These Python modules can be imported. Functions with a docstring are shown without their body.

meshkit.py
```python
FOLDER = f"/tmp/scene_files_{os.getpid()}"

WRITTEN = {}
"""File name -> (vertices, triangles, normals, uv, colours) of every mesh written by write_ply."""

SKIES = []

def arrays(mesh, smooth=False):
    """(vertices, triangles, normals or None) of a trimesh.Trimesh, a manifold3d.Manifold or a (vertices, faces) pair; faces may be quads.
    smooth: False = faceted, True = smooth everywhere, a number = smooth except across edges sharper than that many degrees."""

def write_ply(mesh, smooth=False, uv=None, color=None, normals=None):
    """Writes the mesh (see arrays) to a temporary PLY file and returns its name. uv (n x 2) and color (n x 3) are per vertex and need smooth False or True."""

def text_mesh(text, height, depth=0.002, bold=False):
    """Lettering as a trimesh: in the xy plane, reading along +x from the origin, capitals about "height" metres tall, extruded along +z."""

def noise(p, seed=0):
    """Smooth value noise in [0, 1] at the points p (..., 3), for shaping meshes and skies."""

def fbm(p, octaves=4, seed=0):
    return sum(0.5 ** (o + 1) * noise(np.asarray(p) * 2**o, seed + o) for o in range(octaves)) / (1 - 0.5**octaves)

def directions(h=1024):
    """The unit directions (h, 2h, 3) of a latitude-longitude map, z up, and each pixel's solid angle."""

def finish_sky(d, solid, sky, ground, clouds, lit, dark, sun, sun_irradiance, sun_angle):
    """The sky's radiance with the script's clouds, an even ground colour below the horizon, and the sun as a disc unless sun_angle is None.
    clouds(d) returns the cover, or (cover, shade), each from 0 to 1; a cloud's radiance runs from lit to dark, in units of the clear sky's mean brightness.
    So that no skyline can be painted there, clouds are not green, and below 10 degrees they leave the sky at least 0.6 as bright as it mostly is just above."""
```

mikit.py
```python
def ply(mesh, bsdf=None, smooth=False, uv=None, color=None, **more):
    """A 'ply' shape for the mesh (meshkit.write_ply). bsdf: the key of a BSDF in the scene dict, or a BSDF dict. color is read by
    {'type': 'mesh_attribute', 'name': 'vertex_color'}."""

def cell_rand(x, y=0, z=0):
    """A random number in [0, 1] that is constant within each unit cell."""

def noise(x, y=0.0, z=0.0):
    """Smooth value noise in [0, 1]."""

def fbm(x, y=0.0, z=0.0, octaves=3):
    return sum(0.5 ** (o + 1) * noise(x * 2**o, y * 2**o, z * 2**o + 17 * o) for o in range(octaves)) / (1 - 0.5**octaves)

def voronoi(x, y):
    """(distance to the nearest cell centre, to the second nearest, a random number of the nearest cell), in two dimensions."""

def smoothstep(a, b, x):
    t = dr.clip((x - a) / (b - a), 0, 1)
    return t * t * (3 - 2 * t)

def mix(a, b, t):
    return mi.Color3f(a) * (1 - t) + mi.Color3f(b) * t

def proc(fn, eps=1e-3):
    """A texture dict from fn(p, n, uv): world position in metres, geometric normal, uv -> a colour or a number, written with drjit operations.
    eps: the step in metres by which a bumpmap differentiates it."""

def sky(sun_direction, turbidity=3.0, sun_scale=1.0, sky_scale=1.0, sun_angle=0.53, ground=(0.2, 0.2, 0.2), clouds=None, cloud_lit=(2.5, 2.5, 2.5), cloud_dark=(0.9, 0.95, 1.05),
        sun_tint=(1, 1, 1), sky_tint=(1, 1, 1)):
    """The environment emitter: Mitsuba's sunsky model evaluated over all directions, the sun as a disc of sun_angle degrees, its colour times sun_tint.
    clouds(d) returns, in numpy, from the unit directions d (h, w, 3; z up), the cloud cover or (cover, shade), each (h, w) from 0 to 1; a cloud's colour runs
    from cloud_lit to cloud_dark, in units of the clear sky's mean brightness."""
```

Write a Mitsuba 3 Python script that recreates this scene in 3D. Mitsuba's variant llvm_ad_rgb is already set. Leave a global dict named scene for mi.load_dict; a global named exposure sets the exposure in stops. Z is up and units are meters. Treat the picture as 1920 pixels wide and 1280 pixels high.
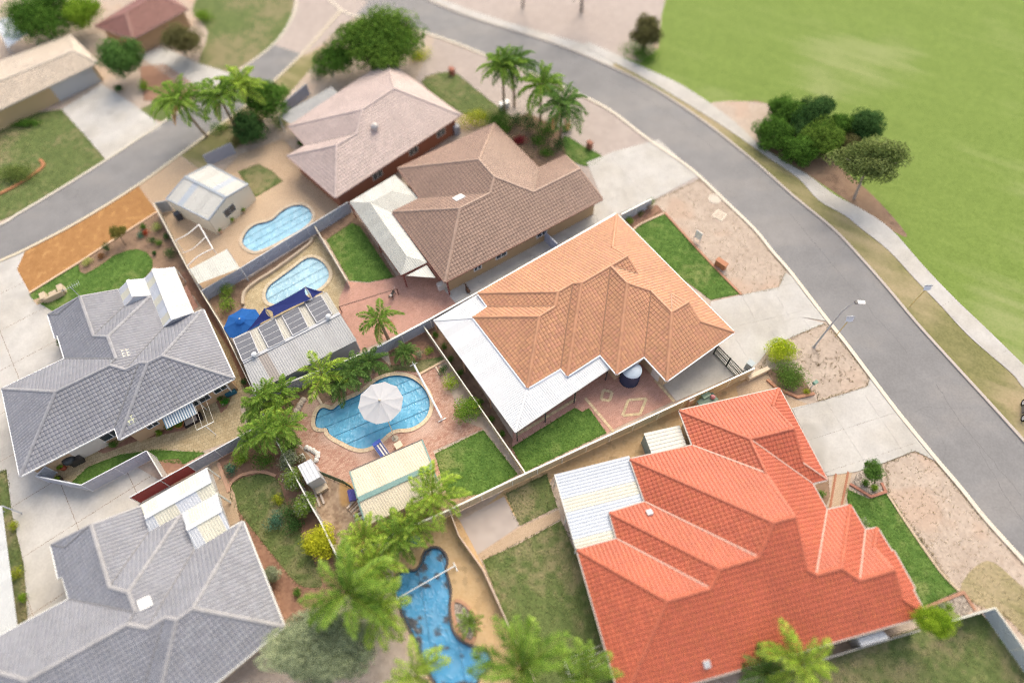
import math, random
import numpy as np
import trimesh, shapely
from shapely.geometry import Polygon, LineString, Point, MultiPolygon, box as sbox
from shapely.ops import unary_union
import drjit as dr
import mitsuba as mi
import mikit, meshkit
from mikit import proc, noise, fbm, voronoi, cell_rand, smoothstep, mix

# ------------------------------------------------------------------ camera, sky, exposure
H = 46.0                                   # the drone's height in metres
FPX, PITCH, ROLL = 1115.2, 1.02386, 0.0554   # focal length in photo pixels, pitch below the horizon, roll
_cp, _sp = math.cos(PITCH), math.sin(PITCH)
_fwd = np.array([0, _cp, -_sp]); _rt = np.array([1.0, 0, 0]); _dn = np.cross(_fwd, _rt)
_cr, _sr = math.cos(ROLL), math.sin(ROLL)
CAM = np.array([_cr * _rt + _sr * _dn, -_sr * _rt + _cr * _dn, _fwd])
T = mi.ScalarTransform4f
scene, labels = {}, {}
scene['camera'] = {'type': 'thinlens', 'fov': 2 * math.degrees(math.atan(960 / FPX)), 'fov_axis': 'x', 'near_clip': 1.0, 'far_clip': 3000.0,
                   'aperture_radius': 0.54, 'focus_distance': 50.0,
                   'to_world': T().look_at(origin=[0, 0, H], target=[0, _fwd[1], H + _fwd[2]], up=(-CAM[1]).tolist())}
def _clouds(d):
    n = meshkit.fbm(d * np.array([2.2, 2.2, 4.0]) + 3.1, 4, 5)
    return np.clip(0.62 + 0.5 * (n - 0.5), 0, 1)
SUN = (0.28, 0.80, 0.80)
scene['sky'] = mikit.sky(SUN, turbidity=3, sun_scale=1.05, sun_angle=50, clouds=_clouds, cloud_lit=(2.45, 2.45, 2.5), cloud_dark=(1.2, 1.2, 1.25), sun_tint=(0.93, 0.97, 1.03), sky_tint=(0.99, 1.0, 1.06))
exposure = 2.05

def G(x, y, z=0.0):
    """The point at height z that was surveyed at this spot of the drone picture."""
    d = CAM.T @ np.array([(x - 960) / FPX, (y - 640) / FPX, 1.0])
    t = (H - z) / -d[2]
    return np.array([d[0] * t, d[1] * t, z])
def mpp(x, y, z=0.0):
    """Metres per survey pixel there."""
    p = G(x, y, z)
    return float(CAM[2] @ (p - [0, 0, H])) / FPX
def gp(pts, z=0.0):
    return [G(x, y, z)[:2] for x, y in pts]

# ------------------------------------------------------------------ naming
_count = {}
def fresh(base):
    n = _count.get(base, 0)
    _count[base] = n + 1
    return base if n == 0 else f'{base}_{n:03d}'
def thing(name, label, cat, group=None):
    k = fresh(name)
    labels[k] = {'label': label, 'category': cat}
    if group: labels[k]['group'] = group
    return k
def put(key, d, M=None, **more):
    d = dict(d)
    if M is not None: d['to_world'] = T(np.asarray(M, float))
    key = fresh(key)
    scene[key] = d
    if more: labels.setdefault(key, {}).update(more)
    return key
def struct(name, label, d):
    return put(name, d, kind='structure', label=label)
def xf(loc=(0, 0, 0), rz=0.0, s=1.0, ry=0.0, rx=0.0):
    c, n = math.cos(rz), math.sin(rz)
    Z = np.array([[c, -n, 0], [n, c, 0], [0, 0, 1.0]])
    c, n = math.cos(ry), math.sin(ry)
    Y = np.array([[c, 0, n], [0, 1.0, 0], [-n, 0, c]])
    c, n = math.cos(rx), math.sin(rx)
    X = np.array([[1.0, 0, 0], [0, c, -n], [0, n, c]])
    m = np.eye(4); m[:3, :3] = Z @ Y @ X @ np.diag(np.broadcast_to(s, 3)); m[:3, 3] = loc
    return m

# ------------------------------------------------------------------ materials
# each face's own colour is packed into its uv (red and green in u, blue in v), so that thousands of meshes share a few materials
def f_face(p, n, uv):
    u, v = dr.floor(uv.x + 0.5), dr.floor(uv.y + 0.5)
    r = dr.floor(u / 256)
    return mi.Color3f(r, u - 256 * r, v) / 255.0
VC = proc(f_face)
def cply(v, f, color, mat, smooth=False):
    v, f = np.asarray(v, float), np.asarray(f, int)
    if f.shape[1] == 4: f = np.vstack([f[:, [0, 1, 2]], f[:, [0, 2, 3]]])
    c = np.clip(np.broadcast_to(np.asarray(color, float), (len(v), 3)), 0, 0.95)
    if smooth:
        c = np.broadcast_to(c.mean(0), c.shape)
    else:
        c = c[f].mean(1)
        if np.ptp(c, axis=0).max() < 1e-3: c = np.broadcast_to(c[0], (len(v), 3))
        else: v, f, c = v[f].reshape(-1, 3), np.arange(len(f) * 3).reshape(-1, 3), np.repeat(c, 3, 0)
    q = np.round(c * 255)
    return mikit.ply((v, f), mat, smooth=smooth, uv=np.stack([q[:, 0] * 256 + q[:, 1], q[:, 2]], 1))
def two(b): return {'type': 'twosided', 'bsdf': b}
scene['m_rough'] = two({'type': 'principled', 'base_color': VC, 'roughness': 0.8, 'specular': 0.25})
scene['m_tile'] = two({'type': 'principled', 'base_color': VC, 'roughness': 0.5, 'specular': 0.45})
scene['m_metal'] = two({'type': 'principled', 'base_color': VC, 'roughness': 0.38, 'specular': 0.5})
scene['m_gloss'] = two({'type': 'principled', 'base_color': VC, 'roughness': 0.16, 'specular': 0.6})
scene['m_fur'] = two({'type': 'principled', 'base_color': {'type': 'mesh_attribute', 'name': 'vertex_color'}, 'roughness': 0.8})
scene['m_cover'] = two({'type': 'principled', 'base_color': VC, 'roughness': 0.30, 'specular': 0.5})
scene['m_leaf'] = {'type': 'principledthin', 'base_color': VC, 'roughness': 0.55, 'diff_trans': 0.7, 'spec_trans': 0.0}
scene['m_cloth'] = {'type': 'principledthin', 'base_color': VC, 'roughness': 0.9, 'diff_trans': 0.5, 'spec_trans': 0.0}
scene['m_pane'] = two({'type': 'principled', 'base_color': {'type': 'rgb', 'value': [0.03, 0.045, 0.06]}, 'roughness': 0.06, 'specular': 0.8})
scene['m_water'] = two({'type': 'principled', 'base_color': {'type': 'rgb', 'value': [0.03, 0.20, 0.36]}, 'roughness': 0.05, 'specular': 0.6})

def ground(fn, rough=0.9, bump=None, eps=0.02):
    b = {'type': 'principled', 'base_color': proc(fn), 'roughness': rough, 'specular': 0.2}
    if bump:
        b = {'type': 'bumpmap', 'arbitrary': proc(bump, eps=eps), 'scale': 1.0, 'bsdf': b}
    return two(b)
def f_asphalt(p, n, uv):
    sp = noise(p.x * 9, p.y * 9); big = fbm(p.x * 0.22, p.y * 0.5, 3.0); st = noise(p.x * 0.9 + p.y * 0.6, p.y * 0.9 - p.x * 0.6)
    a, b, w = voronoi(p.x * 0.11 + 0.35 * noise(p.x * 0.5, p.y * 0.5), p.y * 0.11 + 0.35 * noise(p.y * 0.5, p.x * 0.5))
    crack = 1 - smoothstep(0.0, 0.012, b - a)
    v = 0.225 + 0.03 * (sp - 0.5) + 0.06 * (big - 0.5) + 0.022 * (st - 0.5)
    c = mix((0.975, 0.975, 1.02), (1.0, 0.98, 1.0), smoothstep(0.45, 0.7, big))
    return c * v * (1 - 0.10 * crack)
def f_concrete(p, n, uv):
    big = fbm(p.x * 0.35 + 5, p.y * 0.35, 1.0); st = fbm(p.x * 1.3, p.y * 1.3, 7.0); sp = noise(p.x * 11, p.y * 11)
    v = 0.455 + 0.10 * (big - 0.5) + 0.09 * (st - 0.5) + 0.05 * (sp - 0.5)
    oil = smoothstep(0.80, 0.95, noise(p.x * 0.55 + 9, p.y * 0.55)) * (0.5 + 0.5 * sp)
    return mix((1.0, 0.97, 0.92), (1.0, 0.985, 0.965), smoothstep(0.3, 0.7, big)) * v * (1 - 0.16 * oil)
def _brick(p, ang, bx, by):
    c, s = math.cos(ang), math.sin(ang)
    x = (p.x * c + p.y * s) / bx; y = (p.y * c - p.x * s) / by
    r = dr.floor(y); x = x + 0.5 * (r - 2 * dr.floor(r / 2))
    fx, fy = x - dr.floor(x), y - r
    return cell_rand(dr.floor(x), r, 3), dr.minimum(dr.minimum(fx, 1 - fx) * bx, dr.minimum(fy, 1 - fy) * by)
def f_redpave(p, n, uv):
    k, e = _brick(p, 0.53, 0.23, 0.115); big = fbm(p.x * 0.4, p.y * 0.4, 4.0); sp = noise(p.x * 3.4, p.y * 3.4)
    c = mix((0.34, 0.17, 0.125), (0.53, 0.36, 0.29), k * 0.65 + 0.35 * sp)
    c = mix(c, (0.56, 0.42, 0.36), 0.6 * smoothstep(0.4, 0.75, big))
    return c * (1 - 0.3 * (1 - smoothstep(0.003, 0.012, e)))
def f_pinkpave(p, n, uv):
    k, e = _brick(p, 0.53, 0.23, 0.115); big = fbm(p.x * 0.35, p.y * 0.35, 9.0); sp = noise(p.x * 2.8, p.y * 2.8)
    c = mix((0.40, 0.215, 0.17), (0.52, 0.32, 0.27), k * 0.5 + 0.5 * big)
    return c * (0.93 + 0.12 * sp) * (1 - 0.25 * (1 - smoothstep(0.003, 0.012, e)))
def f_creampave(p, n, uv):
    k, e = _brick(p, 0.3, 0.30, 0.30); big = fbm(p.x * 0.5, p.y * 0.5, 2.0); sp = noise(p.x * 2.5, p.y * 2.5)
    c = mix((0.36, 0.28, 0.165), (0.50, 0.42, 0.275), k * 0.5 + 0.5 * sp)
    return c * (0.88 + 0.3 * (big - 0.3)) * (1 - 0.35 * (1 - smoothstep(0.006, 0.02, e)))
def f_tanpave(p, n, uv):
    k, e = _brick(p, 0.53, 0.23, 0.115); big = fbm(p.x * 0.3, p.y * 0.3, 6.0)
    c = mix((0.40, 0.29, 0.20), (0.50, 0.39, 0.285), k * 0.4 + 0.6 * big)
    return c * (1 - 0.2 * (1 - smoothstep(0.003, 0.012, e)))
def f_yellowpeb(p, n, uv):
    sp = noise(p.x * 8, p.y * 8); big = fbm(p.x * 0.5, p.y * 0.5, 5.0); spot = smoothstep(0.72, 0.85, noise(p.x * 2.3, p.y * 2.3, 4))
    return mix((0.45, 0.30, 0.155), (0.54, 0.40, 0.25), 0.5 * sp + 0.5 * big) * (1 - 0.35 * spot * big)
def f_soil(p, n, uv):
    sp = noise(p.x * 6, p.y * 6); md = noise(p.x * 1.7, p.y * 1.7); big = fbm(p.x * 0.4, p.y * 0.4, 8.0)
    c = mix((0.13, 0.085, 0.06), (0.30, 0.205, 0.15), 0.5 * sp + 0.5 * md)
    return mix(c, (0.28, 0.19, 0.13), 0.6 * smoothstep(0.45, 0.75, big))
def f_redsoil(p, n, uv):
    sp = noise(p.x * 6, p.y * 6); big = fbm(p.x * 0.6, p.y * 0.6, 8.0)
    return mix((0.17, 0.09, 0.065), (0.36, 0.22, 0.16), 0.45 * sp + 0.55 * big)
def f_orange(p, n, uv):
    sp = noise(p.x * 7, p.y * 7); md = noise(p.x * 2.2, p.y * 2.2); big = fbm(p.x * 0.25, p.y * 0.25, 3.0)
    c = mix((0.26, 0.125, 0.045), (0.41, 0.225, 0.095), 0.45 * sp + 0.25 * md + 0.3 * big)
    return mix(c, (0.48, 0.28, 0.12), 0.5 * smoothstep(0.7, 0.95, md))
def f_sand(p, n, uv):
    sp = noise(p.x * 7, p.y * 7); md = noise(p.x * 1.9, p.y * 1.9, 2); big = fbm(p.x * 0.28, p.y * 0.28, 3.0)
    c = mix((0.33, 0.262, 0.215), (0.54, 0.462, 0.40), 0.4 * sp + 0.3 * md + 0.3 * big)
    c = mix(c, (0.44, 0.31, 0.235), 0.5 * smoothstep(0.55, 0.75, big))
    return mix(c, (0.33, 0.25, 0.19), 0.3 * smoothstep(0.70, 0.95, noise(p.x * 3.6, p.y * 3.6, 9)))
def f_pebble(p, n, uv):
    a, b, w = voronoi(p.x * 9, p.y * 9)
    return mix((0.14, 0.115, 0.10), (0.42, 0.37, 0.33), w) * (0.6 + 0.6 * smoothstep(0.0, 0.3, b - a))
def f_debris(p, n, uv):
    sp = noise(p.x * 6.5, p.y * 6.5); md = noise(p.x * 2.1, p.y * 2.1, 2); big = fbm(p.x * 0.45, p.y * 0.45, 13.0)
    c = mix((0.17, 0.11, 0.075), (0.47, 0.36, 0.27), 0.5 * sp + 0.5 * md)
    return mix(c, (0.48, 0.29, 0.115), 0.75 * smoothstep(0.45, 0.6, big))
def f_brownpink(p, n, uv):
    sp = noise(p.x * 2.2, p.y * 2.2); big = fbm(p.x * 0.12, p.y * 0.12, 13.0)
    return mix((0.34, 0.29, 0.27), (0.46, 0.405, 0.38), 0.4 * sp + 0.6 * big)
def grass(a, b, dry, lo, hi, sc, dirx=0.0):
    def f(p, n, uv):
        sp = noise(p.x * 7.5, p.y * 7.5); md = noise(p.x * 2.4, p.y * 2.4, 5)
        big = fbm(p.x * sc + 11, p.y * sc, 2.0); u = (p.x * 0.82 - p.y * 0.57)
        st = fbm(u * 0.14 + 3, (p.y * 0.82 + p.x * 0.57) * 1.1, 1) if dirx else md
        c = mix(a, b, 0.45 * sp + 0.3 * md + 0.25 * st)
        c = mix(c, dry, smoothstep(lo, hi, 0.72 * big + 0.28 * st) * (0.65 + 0.35 * sp))
        return c
    return f
def b_grass(p, n, uv):
    return 0.05 * noise(p.x * 8, p.y * 8) + 0.03 * noise(p.x * 19, p.y * 19)
def b_rough(p, n, uv):
    return 0.03 * noise(p.x * 9, p.y * 9)
scene['g_asphalt'] = ground(f_asphalt, 0.75)
scene['g_concrete'] = ground(f_concrete, 0.8)
scene['g_redpave'] = ground(f_redpave, 0.8)
scene['g_pinkpave'] = ground(f_pinkpave, 0.8)
scene['g_creampave'] = ground(f_creampave, 0.8)
scene['g_tanpave'] = ground(f_tanpave, 0.8)
scene['g_yellow'] = ground(f_yellowpeb)
scene['g_soil'] = ground(f_soil, 0.9, b_rough)
scene['g_redsoil'] = ground(f_redsoil, 0.9, b_rough)
scene['g_orange'] = ground(f_orange, 0.9, b_rough)
scene['g_sand'] = ground(f_sand, 0.9, b_rough)
scene['g_pebble'] = ground(f_pebble)
scene['g_debris'] = ground(f_debris, 0.9, b_rough)
scene['g_brownpink'] = ground(f_brownpink)
scene['g_lush'] = ground(grass((0.048, 0.110, 0.020), (0.125, 0.220, 0.048), (0.20, 0.235, 0.085), 0.48, 0.85, 0.35), 0.9, b_grass)
scene['g_lawn'] = ground(grass((0.080, 0.115, 0.038), (0.150, 0.195, 0.066), (0.25, 0.215, 0.125), 0.40, 0.74, 0.22), 0.9, b_grass)
scene['g_park'] = ground(grass((0.125, 0.190, 0.038), (0.205, 0.285, 0.070), (0.27, 0.31, 0.13), 0.50, 0.84, 0.09, 1.0), 0.9, b_grass)
scene['g_verge'] = ground(grass((0.145, 0.150, 0.060), (0.255, 0.240, 0.110), (0.38, 0.31, 0.20), 0.36, 0.66, 0.16, 1.0), 0.9, b_grass)
# mean colours that loose pieces (kerbs, caps, posts) use, linear
WHITE, OFFW, CREAM = (0.78, 0.80, 0.83), (0.68, 0.69, 0.68), (0.70, 0.63, 0.50)
CONC, TAN, STEEL, DARK = (0.55, 0.51, 0.45), (0.40, 0.29, 0.19), (0.42, 0.45, 0.50), (0.03, 0.03, 0.035)
FENCEBLUE, FENCETAN = (0.36, 0.40, 0.50), (0.55, 0.46, 0.32)

# ------------------------------------------------------------------ meshes
def mk(v, f, col, mat='m_rough', smooth=False):
    return cply(v, f, col, mat, smooth)
class MB:
    def __init__(s, col=(0.5, 0.5, 0.5)): s.v, s.f, s.c, s.n, s.col = [], [], [], 0, col
    def add(s, v, f, col=None):
        v = np.asarray(v, float); f = np.asarray(f, int)
        if f.shape[1] == 4: f = np.vstack([f[:, [0, 1, 2]], f[:, [0, 2, 3]]])
        s.v.append(v); s.f.append(f + s.n); s.c.append(np.broadcast_to(np.asarray(s.col if col is None else col, float), (len(v), 3))); s.n += len(v)
        return s
    def box(s, c, size, rz=0.0, col=None, m=None):
        b = trimesh.creation.box(size)
        v = np.array(b.vertices)
        if m is not None: v = v @ np.asarray(m)[:3, :3].T
        k, n = math.cos(rz), math.sin(rz)
        v = np.stack([v[:, 0] * k - v[:, 1] * n, v[:, 0] * n + v[:, 1] * k, v[:, 2]], 1)
        return s.add(v + np.asarray(c, float), b.faces, col)
    def bar(s, p, q, w, h, col=None, up=(0, 0, 1)):
        p, q = np.asarray(p, float), np.asarray(q, float)
        x = q - p; L = np.linalg.norm(x); x /= L
        y = np.cross(up, x); y /= np.linalg.norm(y) + 1e-9; z = np.cross(x, y)
        b = trimesh.creation.box((L, w, h))
        return s.add(np.array(b.vertices) @ np.array([x, y, z]) + (p + q) / 2, b.faces, col)
    def tube(s, pts, r, col=None, sides=8):
        p = np.asarray(pts, float); r = np.broadcast_to(np.asarray(r, float), (len(p),))
        t = np.gradient(p, axis=0); t /= np.linalg.norm(t, axis=1, keepdims=True)
        a = np.cross(t, np.where(np.abs(t[:, 2:]) < 0.9, [0, 0, 1.0], [1.0, 0, 0])); a /= np.linalg.norm(a, axis=1, keepdims=True)
        b = np.cross(t, a); an = np.arange(sides) * 2 * np.pi / sides
        v = (p[:, None] + r[:, None, None] * (np.cos(an)[None, :, None] * a[:, None] + np.sin(an)[None, :, None] * b[:, None])).reshape(-1, 3)
        f = []
        for i in range(len(p) - 1):
            for j in range(sides):
                k = (j + 1) % sides
                f.append([i * sides + j, i * sides + k, (i + 1) * sides + k, (i + 1) * sides + j])
        s.add(v, f, col)
        n = len(p) - 1
        s.add(np.vstack([v[:sides], p[:1]]), [[(j + 1) % sides, j, sides] for j in range(sides)], col)
        return s.add(np.vstack([v[n * sides:], p[-1:]]), [[j, (j + 1) % sides, sides] for j in range(sides)], col)
    def lathe(s, prof, c, col=None, sides=18, m=None):
        prof = np.asarray(prof, float); an = np.arange(sides) * 2 * np.pi / sides
        v = np.stack([prof[:, None, 0] * np.cos(an), prof[:, None, 0] * np.sin(an), np.broadcast_to(prof[:, None, 1], (len(prof), sides))], -1).reshape(-1, 3)
        f = [[i * sides + j, i * sides + (j + 1) % sides, (i + 1) * sides + (j + 1) % sides, (i + 1) * sides + j] for i in range(len(prof) - 1) for j in range(sides)]
        if m is not None: v = v @ np.asarray(m)[:3, :3].T
        return s.add(v + np.asarray(c, float), f, col)
    def prism(s, poly, z0, z1, col=None):
        for g in geoms(poly):
            m = trimesh.creation.extrude_polygon(g, z1 - z0, engine='earcut')
            s.add(np.array(m.vertices) + [0, 0, z0], m.faces, col)
        return s
    def poly(s, pts, col=None):
        pts = np.asarray(pts, float)
        return s.add(pts, [[0, i, i + 1] for i in range(1, len(pts) - 1)], col)
    def ply(s, mat='m_rough', smooth=False):
        return cply(np.vstack(s.v), np.vstack(s.f), np.vstack(s.c), mat, smooth)
def geoms(p):
    if p.is_empty: return []
    return [g for g in getattr(p, 'geoms', [p]) if g.geom_type == 'Polygon' and g.area > 1e-4]
def flat(poly, z, mat):
    vs, fs, n = [], [], 0
    for g in geoms(poly):
        v, f = trimesh.creation.triangulate_polygon(g, engine='earcut')
        vs.append(np.c_[v, np.full(len(v), z)]); fs.append(np.asarray(f) + n); n += len(v)
    return mikit.ply((np.vstack(vs), np.vstack(fs)), mat)
def spline(pts, n=8, closed=True):
    p = np.asarray(pts, float); out = []; N = len(p)
    for i in range(N if closed else N - 1):
        a, b, c, d = (p[(i + k) % N] if closed else p[min(max(i + k, 0), N - 1)] for k in (-1, 0, 1, 2))
        for t in np.arange(n) / n:
            out.append(0.5 * (2 * b + (c - a) * t + (2 * a - 5 * b + 4 * c - d) * t * t + (3 * b - a - 3 * c + d) * t ** 3))
    if not closed: out.append(p[-1])
    return np.array(out)
def PG(pts, z=0.0, smooth=0):
    q = gp(pts, z)
    if smooth: q = spline(q, smooth)
    return Polygon(q).buffer(0)

# ------------------------------------------------------------------ relief sheets: tiles and ribbed metal on a sloping polygon
def basis(p3, slope_dir=None):
    p3 = np.asarray(p3, float); c = p3.mean(0)
    N = np.linalg.svd(p3 - c)[2][2]
    if N[2] < 0: N = -N
    if slope_dir is None:
        U = np.cross([0, 0, 1.0], N)
        U = U / np.linalg.norm(U) if np.linalg.norm(U) > 1e-3 else np.array([1.0, 0, 0])
    else:
        V = np.asarray(slope_dir, float) - N * (N @ slope_dir); V /= np.linalg.norm(V); U = np.cross(V, N)
    V = np.cross(N, U)
    return c, U, V, N
def relief(poly, us, vs, tone, prof, lap=0.0, lift=0.0, jit=0.0, seed=0, whole=False):
    """Cells between the lines us x vs clipped to the polygon (all in the sheet's plane): quads with a height from prof at each u line and a lap along v.
    Returns triangles' vertices (n,3,3) in (u,v,h), their cell's (row, column // tone), and the cells that lie wholly inside."""
    us, vs = np.asarray(us), np.asarray(vs); nu, nv = len(us) - 1, len(vs) - 1
    I, J = np.meshgrid(np.arange(nu), np.arange(nv), indexing='ij'); I, J = I.ravel(), J.ravel()
    B = shapely.box(us[I], vs[J], us[I + 1], vs[J + 1])
    shapely.prepare(poly)
    inn = shapely.contains_properly(poly, B); edge = shapely.intersects(poly, B) & ~inn
    def h(u, v, i, j):
        t = (u - us[i]) / (us[i + 1] - us[i]); w = (v - vs[j]) / (vs[j + 1] - vs[j])
        return prof[i] * (1 - t) + prof[i + 1] * t + lap * (1 - w) + lift
    tris, ids = [], []
    i, j = I[inn], J[inn]
    if len(i):
        cs = [(us[i], vs[j]), (us[i + 1], vs[j]), (us[i + 1], vs[j + 1]), (us[i], vs[j + 1])]
        q = np.stack([np.stack([u, v, h(u, v, i, j)], -1) for u, v in cs], 1)
        tris += [q[:, [0, 1, 2]], q[:, [0, 2, 3]]]; ids += [np.stack([j, i // tone], 1)] * 2
        if lap:
            d = q[:, [0, 1]].copy(); d[:, :, 2] -= lap + 0.004
            r = np.stack([d[:, 0], d[:, 1], q[:, 1], q[:, 0]], 1)
            tris += [r[:, [0, 1, 2]], r[:, [0, 2, 3]]]; ids += [np.stack([j, i // tone], 1)] * 2
    if edge.any():
        cut = shapely.intersection(B[edge], poly)
        for g0, i, j in zip(cut, I[edge], J[edge]):
            for g in geoms(g0):
                c = np.array(g.exterior.coords)[:-1]
                if not g.exterior.is_ccw: c = c[::-1]
                q = np.c_[c, h(c[:, 0], c[:, 1], i, j)]
                for k in range(1, len(q) - 1):
                    tris.append(q[[0, k, k + 1]][None]); ids.append(np.array([[j, i // tone]]))
    if not tris: return np.zeros((0, 3, 3)), np.zeros((0, 2), int)
    return np.concatenate(tris), np.concatenate(ids)
def rnd2(a, b, s=0):
    h = (np.asarray(a, np.int64) * 374761393 + np.asarray(b, np.int64) * 668265263 + s * 97531) & 0xFFFFFFFF
    h = ((h ^ (h >> 13)) * 1274126177) & 0xFFFFFFFF
    return ((h ^ (h >> 16)) & 0xFFFF) / 65535.0
def tris_mesh(mb, tr, cols, c, U, V, N):
    v = c + tr[..., 0:1] * U + tr[..., 1:2] * V + tr[..., 2:3] * N
    mb.add(v.reshape(-1, 3), np.arange(len(tr) * 3).reshape(-1, 3), np.repeat(cols, 3, 0))
def ribbed(key, part, p3, col, slope=None, pitch=0.19, depth=0.03, sheet=None, thick=0.03, mat='m_metal', groups=None, label=None):
    """A ribbed metal sheet on the polygon p3 (3D); ribs run up the slope. groups: [(part name, colour, set of sheet numbers modulo n, n)]."""
    p3 = np.asarray(p3, float)
    c, U, V, N = basis(p3, slope)
    q = np.stack([(p3 - c) @ U, (p3 - c) @ V], 1); poly = Polygon(q).buffer(0)
    u0, v0 = q.min(0); u1, v1 = q.max(0)
    nb = max(2, int(math.ceil((u1 - u0) / pitch)))
    us, pr = [], []
    for k in range(nb):
        for a, hh in ((0, 0), (0.55, 0), (0.68, depth), (0.87, depth)):
            us.append(u0 + (k + a) * pitch); pr.append(hh)
    us.append(u0 + nb * pitch); pr.append(0)
    tr, ids = relief(poly, us, [v0 - 0.001, v1 + 0.001], 16, np.array(pr))
    out = []
    sh = ids[:, 1]
    for name, cl, take in (groups or [(part, col, None)]):
        m = np.ones(len(sh), bool) if take is None else np.array([take(x) for x in sh])
        if not m.any(): continue
        mb = MB(); k = 0.94 + 0.12 * rnd2(sh[m], 7)
        tris_mesh(mb, tr[m], np.asarray(cl)[None] * k[:, None], c, U, V, N)
        out.append(put(f'{key}__{name}', mb.ply(mat)))
    return c, U, V, N
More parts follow.
